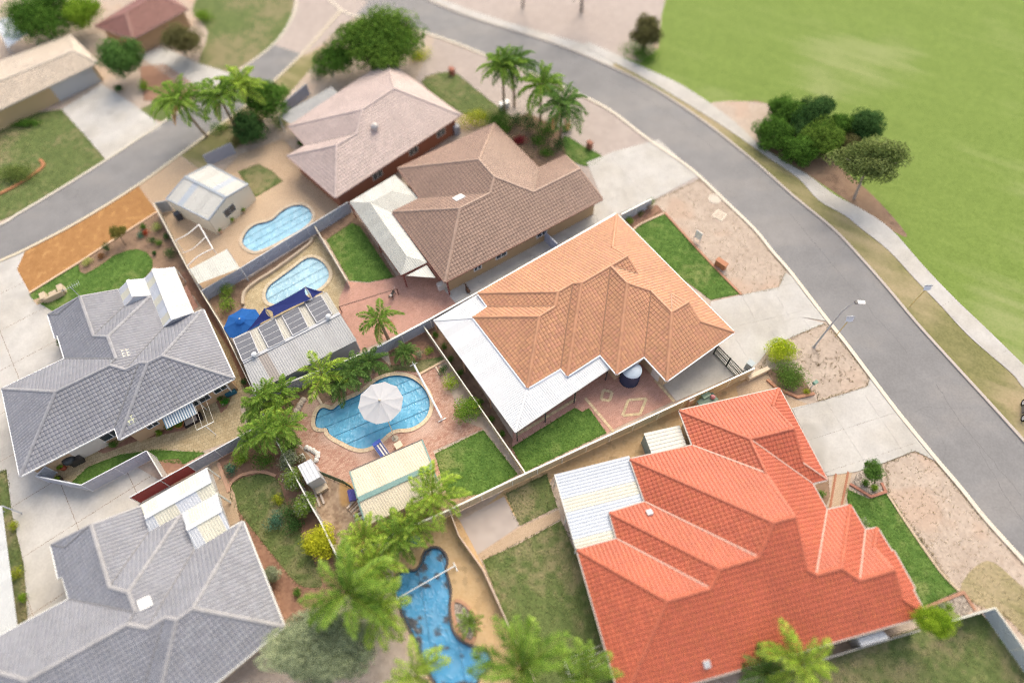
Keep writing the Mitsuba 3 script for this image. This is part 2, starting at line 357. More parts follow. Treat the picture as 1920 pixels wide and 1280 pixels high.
# ------------------------------------------------------------------ tiled houses (corner and ridge points surveyed, metres)
ROOF = {
 'central': ({"A":[-2.85,31.87,2.35],"B":[10.95,40.45,2.35],"C":[19.02,26.26,2.35],"D":[12.48,21.99,2.34],"E":[11.01,24.39,2.35],"F":[8.49,22.87,2.35],"G":[7.35,24.81,2.36],"H":[4.41,22.96,2.35],"I":[3.93,23.72,2.35],"J":[1.05,22.05,2.35],"K":[-3.32,29.31,2.35],"L":[-1.98,30.32,2.35],"n1":[4.16,29.93,4.54],"n2":[3.83,28.71,4.17],"n3":[2.42,27.8,4.13],"n4":[5.52,30.75,4.55],"n5":[6.24,30.57,4.77],"n6":[8.98,32.25,4.77],"n7":[10.55,33.19,4.79],"n8":[11.4,31.77,3.99],"n9":[10.13,30.3,4.76],"n10":[12.2,29.8,4.1],"n11":[13.57,27.54,4.08],"n12":[15.14,28.44,4.04],"n13":[16.01,26.96,3.3],"n14":[9.6,34.97,3.97],"n15":[14.09,29.89,3.4]},
  ["A B n14 n7 n6 n5 n4 n1", "A n1 n2 L", "L n2 n3 K", "K n3 J", "J n3 n2 n1 n4 I", "I n4 n5 H", "H n5 n6 G", "G n6 n9 F", "F n9 n10 E", "E n10 n11 D", "D n11 n12 n13 C", "B C n13 n15 n11 n10 n9 n6 n8 n14", "n6 n7 n8", "n11 n15 n12"]),
 'red': ({"a":[13.0,19.27,2.35],"b":[21.33,20.73,2.35],"d":[22.74,13.11,2.35],"e":[21.53,12.9,2.36],"f":[22.0,10.87,2.34],"g":[23.79,11.14,2.35],"h":[24.21,9.32,2.35],"i":[25.11,9.43,2.38],"j":[25.52,7.83,2.35],"k":[25.7,7.87,2.31],"l":[26.16,5.38,2.31],"m":[25.99,5.32,2.36],"n":[26.24,3.75,2.36],"o":[5.6,-0.24,2.35],"p":[3.79,9.07,2.35],"q":[6.69,9.68,2.35],"r":[6.41,11.54,2.35],"s":[9.11,12.19,2.35],"t":[8.51,15.49,2.35],"u":[13.45,16.32,2.35],"c1":[20.12,18.97,2.94],"c2":[20.75,16.66,3.86],"c3":[17.28,16.01,3.87],"c4":[21.07,14.28,2.92],"c5":[17.76,13.34,3.91],"R1":[18.21,9.78,5.43],"R2":[16.7,9.5,5.44],"R3":[15.41,7.5,4.73],"R4":[12.74,6.9,4.69],"R5":[11.98,5.81,4.31],"R6":[9.03,5.22,4.3],"S1":[18.57,6.68,4.15],"S2":[19.13,6.34,3.96],"S3":[20.93,6.67,3.96],"S4":[22.04,5.92,3.57],"S5":[24.53,6.43,3.58],"S6":[24.14,8.08,2.86],"S7":[24.8,4.74,2.87]},
  ["a b c1 c2 c3", "b d c4 c1", "c3 c2 c4 d e", "a c3 c5 u", "u c5 R1 R2 t", "t R2 R3 s", "s R3 R4 r", "r R4 R5 q", "q R5 R6 p", "p R6 o", "o R6 R5 R4 R3 R2 R1 S1 S2 S3 S4 S5 S7 n", "c3 e f S2 S1 c5", "f g S3 S2", "g h S4 S3", "h i S6 S5 S4", "i j k l m n S7 S6"]),
 'greyA': ({"e1":[-43.09,24.7,2.35],"e2":[-38.58,16.9,2.35],"e3":[-32.34,20.56,2.35],"e4":[-31.69,19.51,2.35],"e5":[-23.5,24.48,2.35],"e6":[-27.74,31.74,2.35],"f1":[-30.81,30.02,2.34],"f2":[-32.98,33.64,2.35],"f3":[-35.1,32.6,2.35],"f4":[-36.21,34.54,2.36],"g1":[-38.46,32.98,3.66],"g2":[-41.91,32.15,2.34],"g4":[-40.36,29.58,2.31],"g5":[-40.18,29.8,2.39],"g6":[-38.71,27.33,2.36],"g3":[-40.61,31.82,2.7],"n1":[-29.02,26.01,4.1],"n2":[-30.06,25.39,4.1],"n3":[-30.92,25.57,3.87],"n4":[-31.91,24.99,3.87],"n5":[-33.03,25.29,4.22],"n6":[-36.77,23.09,4.21],"n7":[-32.9,26.0,4.01],"n8":[-34.28,28.25,4.03],"n9":[-35.91,28.69,3.58]},
  ["e6 e5 n1", "e5 n1 n2 e4", "e4 n2 n3 e3", "e3 n3 n4 n5 n6 e2", "e1 n6 e2", "e1 g6 n7 n5 n6", "g2 g3 g1 n9 n8 n7 g6 g5 g4", "g2 g1 g3", "g1 f4 f3 n9", "f3 f2 n8 n9", "f2 f1 n4 n5 n7 n8", "f1 e6 n1 n2 n3 n4"]),
 'greyB': ({"e1":[-38.01,4.28,2.35],"e2":[-32.67,-3.03,2.35],"e3":[-24.97,1.06,2.35],"e4":[-23.8,-0.65,2.35],"e5":[-16.37,5.19,2.36],"e6":[-20.5,12.38,2.36],"f1":[-23.62,10.51,2.35],"f2":[-25.25,13.16,2.34],"f3":[-27.29,11.98,2.36],"f4":[-28.39,13.96,2.37],"g1":[-30.8,12.37,3.71],"g2":[-34.27,11.48,2.34],"g4":[-32.93,9.11,2.29],"g5":[-32.57,9.2,2.38],"g6":[-31.65,7.69,2.36],"g3":[-32.86,11.14,2.73],"n1":[-21.83,6.34,4.23],"n2":[-22.75,5.71,4.26],"n3":[-23.69,5.92,3.98],"n4":[-24.71,5.33,3.96],"n5":[-25.86,5.59,4.31],"n6":[-31.32,2.68,4.3],"n7":[-25.69,6.33,4.08],"n8":[-26.53,7.59,4.09],"n9":[-28.22,8.08,3.61]},
  ["e6 e5 n1", "e5 n1 n2 e4", "e4 n2 n3 e3", "e3 n3 n4 n5 n6 e2", "e1 n6 e2", "e1 g6 n7 n5 n6", "g2 g3 g1 n9 n8 n7 g6 g5 g4", "g2 g1 g3", "g1 f4 f3 n9", "f3 f2 n8 n9", "f2 f1 n4 n5 n7 n8", "f1 e6 n1 n2 n3 n4"]),
 'brown': ({"A":[-10.97,48.62,2.35],"B":[-0.63,54.83,2.35],"C":[3.76,47.41,2.36],"D":[6.71,49.14,2.35],"E":[9.83,42.65,2.35],"F":[-5.84,33.34,2.35],"G":[-11.15,42.44,2.35],"I":[-8.47,44.09,2.35],"n1":[-2.26,46.2,5.06],"n2":[-0.81,43.64,5.08],"n3":[2.91,42.58,3.85],"n4":[7.74,45.42,3.84],"n5":[-1.3,42.01,4.58],"n6":[-4.23,40.26,4.57]},
  ["A B n1", "B C n3 n2 n1", "A n1 n2 n5 I", "I n5 n6 G", "G n6 F", "F n6 n5 n2 n3 n4 E", "C D n4 n3"]),
 'pink': ({"A":[-23.6,56.29,2.35],"B":[-13.32,67.45,2.35],"C":[-4.38,56.61,2.35],"D":[-17.16,44.86,2.35],"E":[-23.04,51.48,2.35],"I":[-21.24,52.92,2.36],"r1":[-14.68,55.14,4.82],"r2":[-11.39,58.38,4.89],"k1":[-17.15,50.58,4.11],"k2":[-15.19,52.27,4.07]},
  ["A B r2 r1", "B C r2", "E D k1", "E I k2 k1", "A I k2 r1", "D C r2 r1 k2 k1"]),
 'cream': ({"A":[-55.08,76.78,2.34],"B":[-49.43,70.32,2.36],"C":[-54.67,65.53,2.35],"D":[-61.03,59.67,2.34],"E":[-66.79,68.54,2.36],"ra":[-60.0,65.29,3.4],"rb":[-52.28,71.65,3.25]},
  ["B C D ra rb", "A B rb", "A rb ra E", "D E ra"]),
 'maroon': ({"L":[-52.41,78.47,2.35],"F":[-46.43,75.02,2.35],"R":[-40.83,81.27,2.35],"T":[-46.5,87.43,2.35],"a":[-47.73,78.81,3.51],"b":[-44.61,82.79,3.62]},
  ["L F a", "F R b a", "R T b", "T L a b"]),
}
TW, TG = 0.30, 0.335
TU = np.array([0, 0.03, 0.09, 0.15, 0.21, 0.27]); TP = np.array([0, 0.025, 0.037, 0.038, 0.037, 0.025])
LAP = 0.043
def unit_tile(col):
    mb = MB(col); us = np.r_[TU, TW]; ps = np.r_[TP, 0]
    for a in range(6):
        z0, z1 = ps[a], ps[a + 1]
        mb.add([(us[a], 0, z0 + LAP), (us[a + 1], 0, z1 + LAP), (us[a + 1], TG, z1), (us[a], TG, z0)], [[0, 1, 2, 3]])
        mb.add([(us[a], 0, z0 - 0.004), (us[a + 1], 0, z1 - 0.004), (us[a + 1], 0, z1 + LAP), (us[a], 0, z0 + LAP)], [[0, 1, 2, 3]])
    return mb.ply('m_tile')
def house(name, label, roofname, tones, cap, wallcol, gutter, gables=(), named=300, seed=1, tiled=True, jit=0.10):
    k = thing(name, label, 'house')
    pts, facets = ROOF[roofname]
    pts = {a: np.array(b) for a, b in pts.items()}
    F = [f.split() for f in facets]
    planes = [basis([pts[a] for a in f]) for f in F]
    tones = np.asarray(tones, float); tones = tones * 0.5 + tones.mean(0) * 0.5
    deck = MB(tones[0] * 0.5)
    stuff, cand = MB(), []
    for fi, f in enumerate(F):
        p3 = np.array([pts[a] for a in f]); c, U, V, N = planes[fi]
        q = np.stack([(p3 - c) @ U, (p3 - c) @ V], 1); poly = Polygon(q).buffer(0)
        for g in geoms(poly):
            v, fc = trimesh.creation.triangulate_polygon(g, engine='earcut')
            deck.add(c + v[:, :1] * U + v[:, 1:] * V - N * 0.05, fc)
        u0, v0 = q.min(0) - 0.001; u1, v1 = q.max(0) + 0.001
        nt, nr = int(math.ceil((u1 - u0) / TW)), int(math.ceil((v1 - v0) / TG))
        us = np.concatenate([u0 + t * TW + TU for t in range(nt)] + [[u0 + nt * TW]]); vs = v0 + TG * np.arange(nr + 1)
        pr = np.concatenate([np.tile(TP, nt), [0]])
        tr, ids = relief(poly, us, vs, 6, pr, LAP)
        if not len(tr): continue
        pick = rnd2(ids[:, 0], ids[:, 1], seed * 31 + fi)
        drop = np.zeros(len(tr), bool)
        if named:
            J, Tt = np.meshgrid(np.arange(nr), np.arange(nt), indexing='ij'); J, Tt = J.ravel(), Tt.ravel()
            shapely.prepare(poly)
            ok = shapely.contains_properly(poly, shapely.box(u0 + Tt * TW, vs[J], u0 + (Tt + 1) * TW, vs[J] + TG))
            for j, t in zip(J[ok], Tt[ok]):
                o = c + (u0 + t * TW) * U + vs[j] * V
                view = np.array([0, 0, H]) - o; d = np.linalg.norm(view)
                pr2 = CAM @ (o - [0, 0, H]); px, py = 960 + FPX * pr2[0] / pr2[2], 640 + FPX * pr2[1] / pr2[2]
                if 12 < px < 1908 and 12 < py < 1268: cand.append((-(view @ N) / d ** 3, fi, j, t, o))
        stuff_rows = (tr, ids, pick, fi)
        cand_key = {}
        F[fi] = f
        planes[fi] = (c, U, V, N)
        planes_extra = stuff_rows
        _store.setdefault(k, []).append(stuff_rows)
    cand.sort(key=lambda t: t[0]); chosen = cand[:named]
    sel = {}
    for _, fi, j, t, o in chosen: sel.setdefault(fi, set()).add((int(j), int(t)))
    def tone(pick, row, colm):
        m = np.floor(pick * 0.9999 * len(tones)).astype(int)
        return tones[m] * (1 + jit * (rnd2(row, colm, seed + 5) - 0.5))[:, None]
    for tr, ids, pick, fi in _store.pop(k):
        if fi in sel:
            code = ids[:, 0] * 4096 + ids[:, 1]
            m = ~np.isin(code, [a * 4096 + b for a, b in sel[fi]])
            tr, ids, pick = tr[m], ids[m], pick[m]
        if len(tr):
            cw = planes[fi][0] + tr[:, 0, 0:1] * planes[fi][1] + tr[:, 0, 1:2] * planes[fi][2]
            wear = 0.88 + 0.24 * meshkit.fbm(np.c_[cw[:, :2] * 0.55, np.full(len(cw), seed)], 3, 11)
            tris_mesh(stuff, tr, tone(pick, ids[:, 0], ids[:, 1]) * wear[:, None], *planes[fi])
    rk = put(f'{k}__roof', deck.ply('m_rough'))
    put(f'{rk}__tiling', stuff.ply('m_tile'), kind='stuff')
    var = [unit_tile(np.clip(t * s, 0, 0.9)) for t in tones for s in (0.94, 1.06)]
    for n, (_, fi, j, t, o) in enumerate(chosen):
        c, U, V, N = planes[fi]
        m = np.eye(4); m[:3, 0], m[:3, 1], m[:3, 2], m[:3, 3] = U, V, N, o
        put(f'{rk}__tile', var[int(rnd2(j, t, seed * 31 + fi) * 0.9999 * len(tones)) * 2 + int(rnd2(j, t, 3) > 0.5)], m)
    # ridges, hips, valleys, gutters
    edges = {}
    for fi, f in enumerate(F):
        for a, b in zip(f, f[1:] + f[:1]): edges.setdefault(frozenset((a, b)), []).append(fi)
    caps, val, gut = MB(), MB((0.52, 0.33, 0.27) if roofname == 'red' else np.asarray(cap) * 0.6), MB(gutter)
    for e, fs in edges.items():
        a, b = sorted(e); A, B = pts[a], pts[b]; L = np.linalg.norm(B - A)
        if L < 0.15: continue
        d = (B - A) / L
        if len(fs) == 2:
            n1, n2 = planes[fs[0]][3], planes[fs[1]][3]
            cen = np.mean([pts[x] for x in F[fs[1]]], 0)
            convex = (cen - A) @ n1 < -0.02
            up = n1 + n2; up /= np.linalg.norm(up); s = np.cross(d, up)
            if convex or True:
                if not convex:
                    put(f'{rk}__valley_flashing', MB(val.col).bar(A + up * 0.085, B + up * 0.085, 0.11 if roofname == 'red' else 0.10, 0.012, up=up).ply('m_metal')); continue
                n = max(1, int(round(L / 0.40)))
                if B[2] < A[2] - 0.05: A, B, d, s = B, A, -d, -s
                for i in range(n):
                    p, q = A + (B - A) * i / n, A + (B - A) * (i + 1.06) / n
                    ang = math.acos(np.clip(n1 @ n2, -1, 1)) / 2
                    def ring(o, w, hh):
                        return [o + s * (-w) + up * (hh - w * math.tan(ang)), o + s * (-w * 0.45) + up * (hh + 0.035), o + s * (w * 0.45) + up * (hh + 0.035), o + s * w + up * (hh - w * math.tan(ang))]
                    r0, r1 = ring(p, 0.135, 0.075), ring(q, 0.16, 0.088)
                    col = np.asarray(cap) * (0.92 + 0.16 * random.Random(n * 7 + i + seed).random())
                    caps.add(r0 + r1, [[0, 1, 5, 4], [1, 2, 6, 5], [2, 3, 7, 6], [3, 2, 1, 0], [4, 5, 6, 7]], col)
        else:
            cen = np.mean([pts[x] for x in F[fs[0]]], 0); out = np.cross(d, [0, 0, 1.0])
            if out @ (cen - A) > 0: out = -out
            if A[2] < 2.7 and B[2] < 2.7:
                gut.bar(A + out * 0.05 + [0, 0, -0.03], B + out * 0.05 + [0, 0, -0.03], 0.12, 0.13)
            else:
                caps.bar(A + [0, 0, 0.05], B + [0, 0, 0.05], 0.14, 0.06, np.asarray(cap))
    if caps.n: put(f'{rk}__ridge_capping', caps.ply('m_tile'), kind='stuff')
    if gut.n: put(f'{k}__gutter', gut.ply('m_metal'))
    for gi, g in enumerate(gables):
        q = np.array([pts[x] for x in g.split()])
        nn = np.cross(q[1] - q[0], q[2] - q[0]); nn /= np.linalg.norm(nn); nn[2] = 0
        inw = np.mean(q, 0)
        m = MB(np.asarray(cap) * 0.75).add(np.vstack([q, q - nn * 0.06]), [[0, 1, 2], [5, 4, 3]])
        put(f'{k}__gable', m.ply('m_rough'))
    foot = unary_union([Polygon([pts[x][:2] for x in f]).buffer(0.01) for f in F]).buffer(-0.5, join_style=2)
    w = MB(wallcol).prism(foot, 0, 2.28)
    put(f'{k}__wall', w.ply('m_rough'))
    return k, foot, planes, pts, F
_store = {}
def wall_item(k, foot, part, px, w, hgt, zc, col=(0.7, 0.7, 0.72), pane=True):
    """A window or door on the wall of the footprint nearest to the survey point at height zc."""
    p = Point(*G(*px, zc)[:2]); best = None
    for g in geoms(foot):
        c = list(g.exterior.coords)
        for a, b in zip(c, c[1:]):
            l = LineString([a, b])
            if l.length > w + 0.1 and (best is None or l.distance(p) < best[0]): best = (l.distance(p), l, g)
    _, l, g = best
    s = min(max(l.project(p), w / 2 + 0.05), l.length - w / 2 - 0.05)
    o = np.array(l.interpolate(s).coords[0]); a, b = np.array(l.coords); d = (b - a) / np.linalg.norm(b - a)
    n = np.array([d[1], -d[0]])
    if g.contains(Point(*(o + n * 0.05))): n = -n
    D3, N3 = np.array([*d, 0]), np.array([*n, 0])
    O = np.array([*o, zc])
    fr = MB(col)
    if pane:
        for sgn in (-1, 1):
            fr.bar(O + D3 * sgn * w / 2 - [0, 0, hgt / 2], O + D3 * sgn * w / 2 + [0, 0, hgt / 2], 0.06, 0.09, up=D3)
            fr.bar(O - D3 * w / 2 + [0, 0, sgn * hgt / 2], O + D3 * w / 2 + [0, 0, sgn * hgt / 2], 0.09, 0.06)
        fr.bar(O - [0, 0, hgt / 2], O + [0, 0, hgt / 2], 0.05, 0.08, up=D3)
    else:
        fr.bar(O - D3 * w / 2, O + D3 * w / 2, 0.07, hgt)
    key = put(f'{k}__{part}', fr.ply('m_metal'))
    if pane:
        m = MB(); m.bar(O - D3 * w / 2 + N3 * 0.008, O + D3 * w / 2 + N3 * 0.008, 0.02, hgt)
        put(f'{key}__pane', mikit.ply((np.vstack(m.v), np.vstack(m.f)), 'm_pane'))
def on_roof(pts, F, planes, px, facet):
    """The point of that roof facet seen at the survey point, with the facet's axes."""
    c, U, V, N = planes[facet]
    d = CAM.T @ np.array([(px[0] - 960) / FPX, (px[1] - 640) / FPX, 1.0]); o = np.array([0, 0, H])
    return o + d * ((c - o) @ N) / (d @ N), U, V, N
def roof_box(k, part, hs, px, facet, size, col, mat='m_metal', pane=False):
    o, U, V, N = on_roof(hs[3], hs[4], hs[2], px, facet)
    m = MB(col); R = np.stack([U, V, N], 1)
    m.box(o + N * (size[2] / 2 - 0.02), size, m=R)
    put(f'{k}__{part}', m.ply(mat))

TERRA = [(0.42, 0.215, 0.125), (0.48, 0.245, 0.14), (0.47, 0.25, 0.135), (0.44, 0.21, 0.137)]
hc = house('tiled_house', 'house under an orange terracotta tiled hip roof with a white patio roof along two sides', 'central', TERRA, (0.50, 0.26, 0.155), (0.47, 0.38, 0.27), WHITE,
           ['n14 n7 n8', 'n15 n12 n13'], seed=1)
wall_item(hc[0], hc[1], 'door', (1228, 700), 0.9, 2.0, 1.0, (0.6, 0.6, 0.62), pane=False)
wall_item(hc[0], hc[1], 'window', (1242, 715), 1.2, 1.0, 1.4)
RED = [(0.445, 0.110, 0.060), (0.418, 0.103, 0.057), (0.43, 0.116, 0.056), (0.44, 0.107, 0.063)]
hr = house('tiled_house', 'large house under a bright coral red tiled roof at the lower right', 'red', RED, (0.46, 0.125, 0.07), (0.50, 0.40, 0.29), (0.5, 0.45, 0.42),
           ['c1 c2 c4', 'c5 R1 S1', 'S6 S5 S7'], seed=2, jit=0.1)
for i, (px, fc) in enumerate([((1324, 1243), 10), ((1218, 962), 6)]):
    roof_box(hr[0], 'roof_vent', hr, px, fc, (0.42, 0.42, 0.22), (0.5, 0.52, 0.55))
for px in [(1449, 760), (1505, 866), (1434, 892), (1512, 1069), (1690, 1121)]:
    pass
GREY = [(0.200, 0.210, 0.252), (0.220, 0.230, 0.272), (0.208, 0.216, 0.25), (0.232, 0.24, 0.276)]
ha = house('tiled_house', 'blue grey tiled house with two white gabled patio roofs beside the bean shaped lawn', 'greyA', GREY, (0.30, 0.305, 0.335), (0.46, 0.33, 0.21), WHITE, seed=3)
roof_box(ha[0], 'skylight', ha, (245, 787), 1, (0.62, 0.66, 0.07), (0.60, 0.62, 0.45)); roof_box(ha[0], 'skylight', ha, (235, 662), 10, (0.9, 0.66, 0.06), (0.58, 0.56, 0.46))
for px, w, hh, z in [((206, 815), 1.8, 1.3, 1.35), ((285, 798), 0.9, 0.9, 1.5), ((412, 727), 1.2, 1.0, 1.5), ((372, 752), 1.8, 1.1, 1.4)]:
    wall_item(ha[0], ha[1], 'window', px, w, hh, z)
wall_item(ha[0], ha[1], 'garage_door', (165, 840), 2.4, 2.0, 1.02, (0.6, 0.56, 0.52), pane=False)
hb = house('tiled_house', 'light grey tiled house at the lower left with two ridged white patio roofs', 'greyB', [np.array(t) * (1.08, 1.08, 1.07) for t in GREY], (0.33, 0.33, 0.35), (0.46, 0.36, 0.26), OFFW, seed=4)
roof_box(hb[0], 'skylight', hb, (272, 1131), 10, (0.75, 0.75, 0.16), (0.66, 0.68, 0.70))
BROWN = [(0.265, 0.178, 0.142), (0.29, 0.195, 0.155), (0.28, 0.19, 0.15), (0.255, 0.17, 0.14)]
hw = house('tiled_house', 'brown tiled house with a pale L shaped patio roof, next to the terracotta roof', 'brown', BROWN, (0.38, 0.27, 0.215), (0.42, 0.30, 0.18), (0.22, 0.10, 0.08), ['D n4 E'], seed=5)
roof_box(hw[0], 'skylight', hw, (861, 372), 3, (1.0, 1.0, 0.16), (0.75, 0.77, 0.78))
for px, w in [((1020, 440), 1.2), ((945, 482), 1.2), ((900, 505), 0.8)]:
    wall_item(hw[0], hw[1], 'window', px, w, 1.0, 1.5)
PINK = [(0.44, 0.36, 0.345), (0.47, 0.385, 0.365), (0.46, 0.37, 0.355)]
hp = house('tiled_house', 'dusty pink tiled house behind the brown roof, with a whirling roof vent', 'pink', PINK, (0.50, 0.41, 0.39), (0.26, 0.11, 0.07), (0.42, 0.31, 0.29), seed=6)
for px in [(712, 330), (780, 285), (830, 250)]:
    wall_item(hp[0], hp[1], 'window', px, 1.2, 1.0, 1.4, (0.5, 0.5, 0.5))
o, U, V, N = on_roof(hp[3], hp[4], hp[2], (704, 243), 5)
put(f'{hp[0]}__roof_ventilator', MB((0.45, 0.43, 0.43)).lathe([(0.0, -0.1), (0.25, -0.1), (0.22, 0.25), (0.42, 0.32), (0.42, 0.5), (0.3, 0.66), (0, 0.72)], o).ply('m_metal', True))
CRM = [(0.48, 0.41, 0.34), (0.51, 0.44, 0.37)]
hd = house('tiled_house', 'cream tiled house with a double garage at the upper left edge', 'cream', CRM, (0.54, 0.48, 0.41), (0.50, 0.38, 0.22), (0.5, 0.45, 0.4), seed=7)
wall_item(hd[0], hd[1], 'garage_door', (122, 163), 3.0, 2.0, 1.02, (0.42, 0.43, 0.45), pane=False)
wall_item(hd[0], hd[1], 'garage_door', (158, 148), 3.0, 2.0, 1.02, (0.42, 0.43, 0.45), pane=False)
hm = house('tiled_house', 'house under a dark red brown tiled roof at the top left', 'maroon', [(0.22, 0.10, 0.085), (0.25, 0.115, 0.10)], (0.28, 0.14, 0.12), (0.42, 0.28, 0.17), (0.3, 0.2, 0.18), seed=8)
# ------------------------------------------------------------------ pools: outlines first, the ground has holes there
def zc(bx, by, s, pts): return [(bx + x / s, by + y / s) for x, y in pts]
POOL_MAIN = PG(zc(480, 640, 4, [(445, 600), (458, 540), (486, 503), (520, 498), (572, 512), (640, 462), (780, 395), (850, 340), (920, 290), (1000, 262), (1080, 257), (1160, 275), (1230, 320), (1280, 380), (1305, 450), (1300, 520), (1270, 580), (1210, 630), (1150, 655), (1060, 662), (1000, 688), (940, 742), (880, 785), (800, 808), (730, 795), (660, 762), (590, 725), (545, 690), (532, 656), (480, 655), (450, 640)]), -0.05, 4)
POOL_MID = PG(zc(480, 320, 4, [(75, 920), (100, 868), (180, 805), (290, 725), (350, 678), (400, 655), (452, 660), (502, 690), (540, 740), (551, 790), (530, 840), (480, 885), (390, 935), (280, 985), (190, 1010), (115, 1000), (80, 970)]), -0.05, 5)
POOL_TOP = PG([(455, 455), (459, 441), (470, 428), (485, 420), (500, 417), (513, 411), (526, 399), (540, 390), (560, 385), (577, 390), (586, 403), (583, 416), (568, 430), (545, 443), (515, 459), (492, 469), (477, 472.5), (463, 466)], -0.05, 5)
POOL_LOW = PG(zc(540, 1000, 3.4286, [(905, 100), (965, 95), (1010, 135), (1022, 185), (1010, 230), (1030, 300), (1045, 370), (1035, 460), (1040, 550), (1060, 630), (1110, 690), (1190, 730), (1260, 745), (1300, 790), (1290, 860), (1230, 920), (1200, 980), (1120, 1030), (1010, 1010), (950, 960), (905, 880), (860, 780), (800, 640), (745, 530), (715, 440), (690, 390), (680, 330), (705, 270), (760, 238), (820, 240), (860, 190), (875, 130)]), -0.05, 4)
POOLS = [POOL_MAIN, POOL_MID, POOL_TOP, POOL_LOW]
HOLES = unary_union(POOLS)

# ------------------------------------------------------------------ ground sheets
def sheet(name, label, poly, mat, layer):
    poly = poly.difference(HOLES)
    k = struct(name, label, flat(poly, 0.004 * layer, mat))
    if mat in ('g_lush', 'g_lawn') and poly.centroid.y < 62: LAWNS.append((k, poly, mat))
    if name == 'verge' and mat == 'g_sand': VERGES.append((k, poly))
    return k
LAWNS, VERGES = [], []
far = sbox(-700, -260, 700, 900)
sheet('ground', 'bare sandy ground between the gardens, houses and streets', far, 'g_sand', 0)
ROAD_L = [(560, -60), (640, 20), (700, 35), (760, 50), (811, 67), (860, 84), (909, 104), (1000, 140), (1080, 175), (1144, 208), (1211, 259), (1280, 306), (1313, 333), (1360, 378), (1414, 430), (1448, 472), (1478, 506), (1512, 550), (1549, 598), (1590, 650), (1629, 702), (1683, 773), (1754, 860), (1800, 914), (1848, 974), (1918, 1051), (2010, 1150)]
ROAD_R = [(700, -60), (801, 0), (875, 30), (952, 55), (1020, 76), (1077, 97), (1161, 133), (1220, 163), (1280, 201), (1347, 249), (1424, 312), (1488, 369), (1562, 430), (1616, 487), (1666, 544), (1717, 605), (1784, 679), (1851, 752), (1918, 826), (2030, 950)]
rl, rr = np.array(spline(gp(ROAD_L), 4, False)), np.array(spline(gp(ROAD_R), 4, False))
road_poly = Polygon(np.vstack([rl, rr[::-1]])).buffer(0)
LSTREET_A = [(-120, 545), (0, 490), (47, 469), (150, 415), (260, 347), (336, 292), (400, 245), (460, 200), (517, 150), (568, 101), (605, 60), (640, 20)]
LSTREET_B = [(-120, 475), (0, 423), (34, 402), (118, 352), (201, 300), (302, 233), (370, 188), (443, 138), (514, 84), (545, 40), (557, 0), (560, -60)]
la, lb = np.array(spline(gp(LSTREET_A), 4, False)), np.array(spline(gp(LSTREET_B), 4, False))
lstreet = Polygon(np.vstack([la, lb[::-1]])).buffer(0)
sheet('road', 'grey asphalt road curving past the park and the front gardens', road_poly, 'g_asphalt', 2)
sheet('road', 'grey asphalt side street running down the left edge', lstreet, 'g_asphalt', 1)
sheet('street_paving', 'pinkish brick paved mouth of the side street at the top', PG([(512, 84), (545, 40), (557, -20), (640, -30), (690, 5), (655, 40), (640, 45), (600, 85), (568, 103)]), 'g_brownpink', 3)
def kerb(label, line, w=0.3, h=0.11, col=CONC):
    l = LineString(line)
    struct('kerb', label, MB(col).prism(l.buffer(w / 2, cap_style=2, join_style=1), 0, h).ply())
kerb('pale concrete kerb along the house side of the road', rl, 0.34, 0.11, (0.62, 0.57, 0.49))
kerb('concrete kerb along the park side of the road', rr, 0.26, 0.12, (0.44, 0.40, 0.37))
kerb('cream kerb along the near side of the side street', la, 0.32, 0.10, (0.56, 0.50, 0.40))
kerb('concrete kerb along the far side of the side street', lb, 0.32, 0.10)
# the park side
PATH_R = [(1100, 78), (1150, 100), (1200, 124), (1280, 161), (1364, 218), (1421, 269), (1468, 302), (1515, 329), (1565, 366), (1616, 393), (1670, 430), (1727, 494), (1784, 554), (1851, 618), (1920, 685), (2020, 780)]
PATH_L = [(1100, 92), (1150, 117), (1200, 143), (1280, 190), (1360, 240), (1441, 296), (1495, 333), (1535, 376), (1582, 403), (1616, 430), (1666, 470), (1713, 521), (1764, 574), (1817, 631), (1895, 699), (1918, 726), (2000, 810)]
pr_, pl_ = np.array(spline(gp(PATH_R), 4, False)), np.array(spline(gp(PATH_L), 4, False))
park = Polygon(np.vstack([pr_, [G(2150, 900)[:2]], [(420, 10)], [(420, 500)], [(30, 560)], [G(1250, -70)[:2]], [G(1240, 30)[:2]], [G(1235, 90)[:2]], [G(1200, 118)[:2]]])).buffer(0)
sheet('park_lawn', 'wide mown green of the park beyond the footpath', park, 'g_park', 1)
verge = Polygon(np.vstack([rr[36:], pl_[::-1]])).buffer(0).difference(road_poly)
sheet('verge', 'dry patchy grass verge between the road and the footpath', verge, 'g_verge', 1)
sheet('bare_ground', 'pinkish brown bare ground under the trees across the road at the top', PG([(875, 22), (960, 45), (1090, 85), (1165, 110), (1225, 85), (1245, 10), (1265, -60), (830, -60), (840, 5)]), 'g_brownpink', 2)
sheet('soil_bed', 'brown bare soil under the trees at the park edge', PG([(1375, 205), (1440, 195), (1560, 300), (1640, 370), (1700, 440), (1672, 432), (1612, 392), (1515, 328), (1420, 266)], 0, 4), 'g_soil', 2)
sheet('soil_bed', 'sandy bare patch beside the footpath at the park shrubs', PG([(1330, 195), (1390, 190), (1450, 200), (1460, 240), (1430, 272), (1370, 222)], 0, 4), 'g_sand', 3)
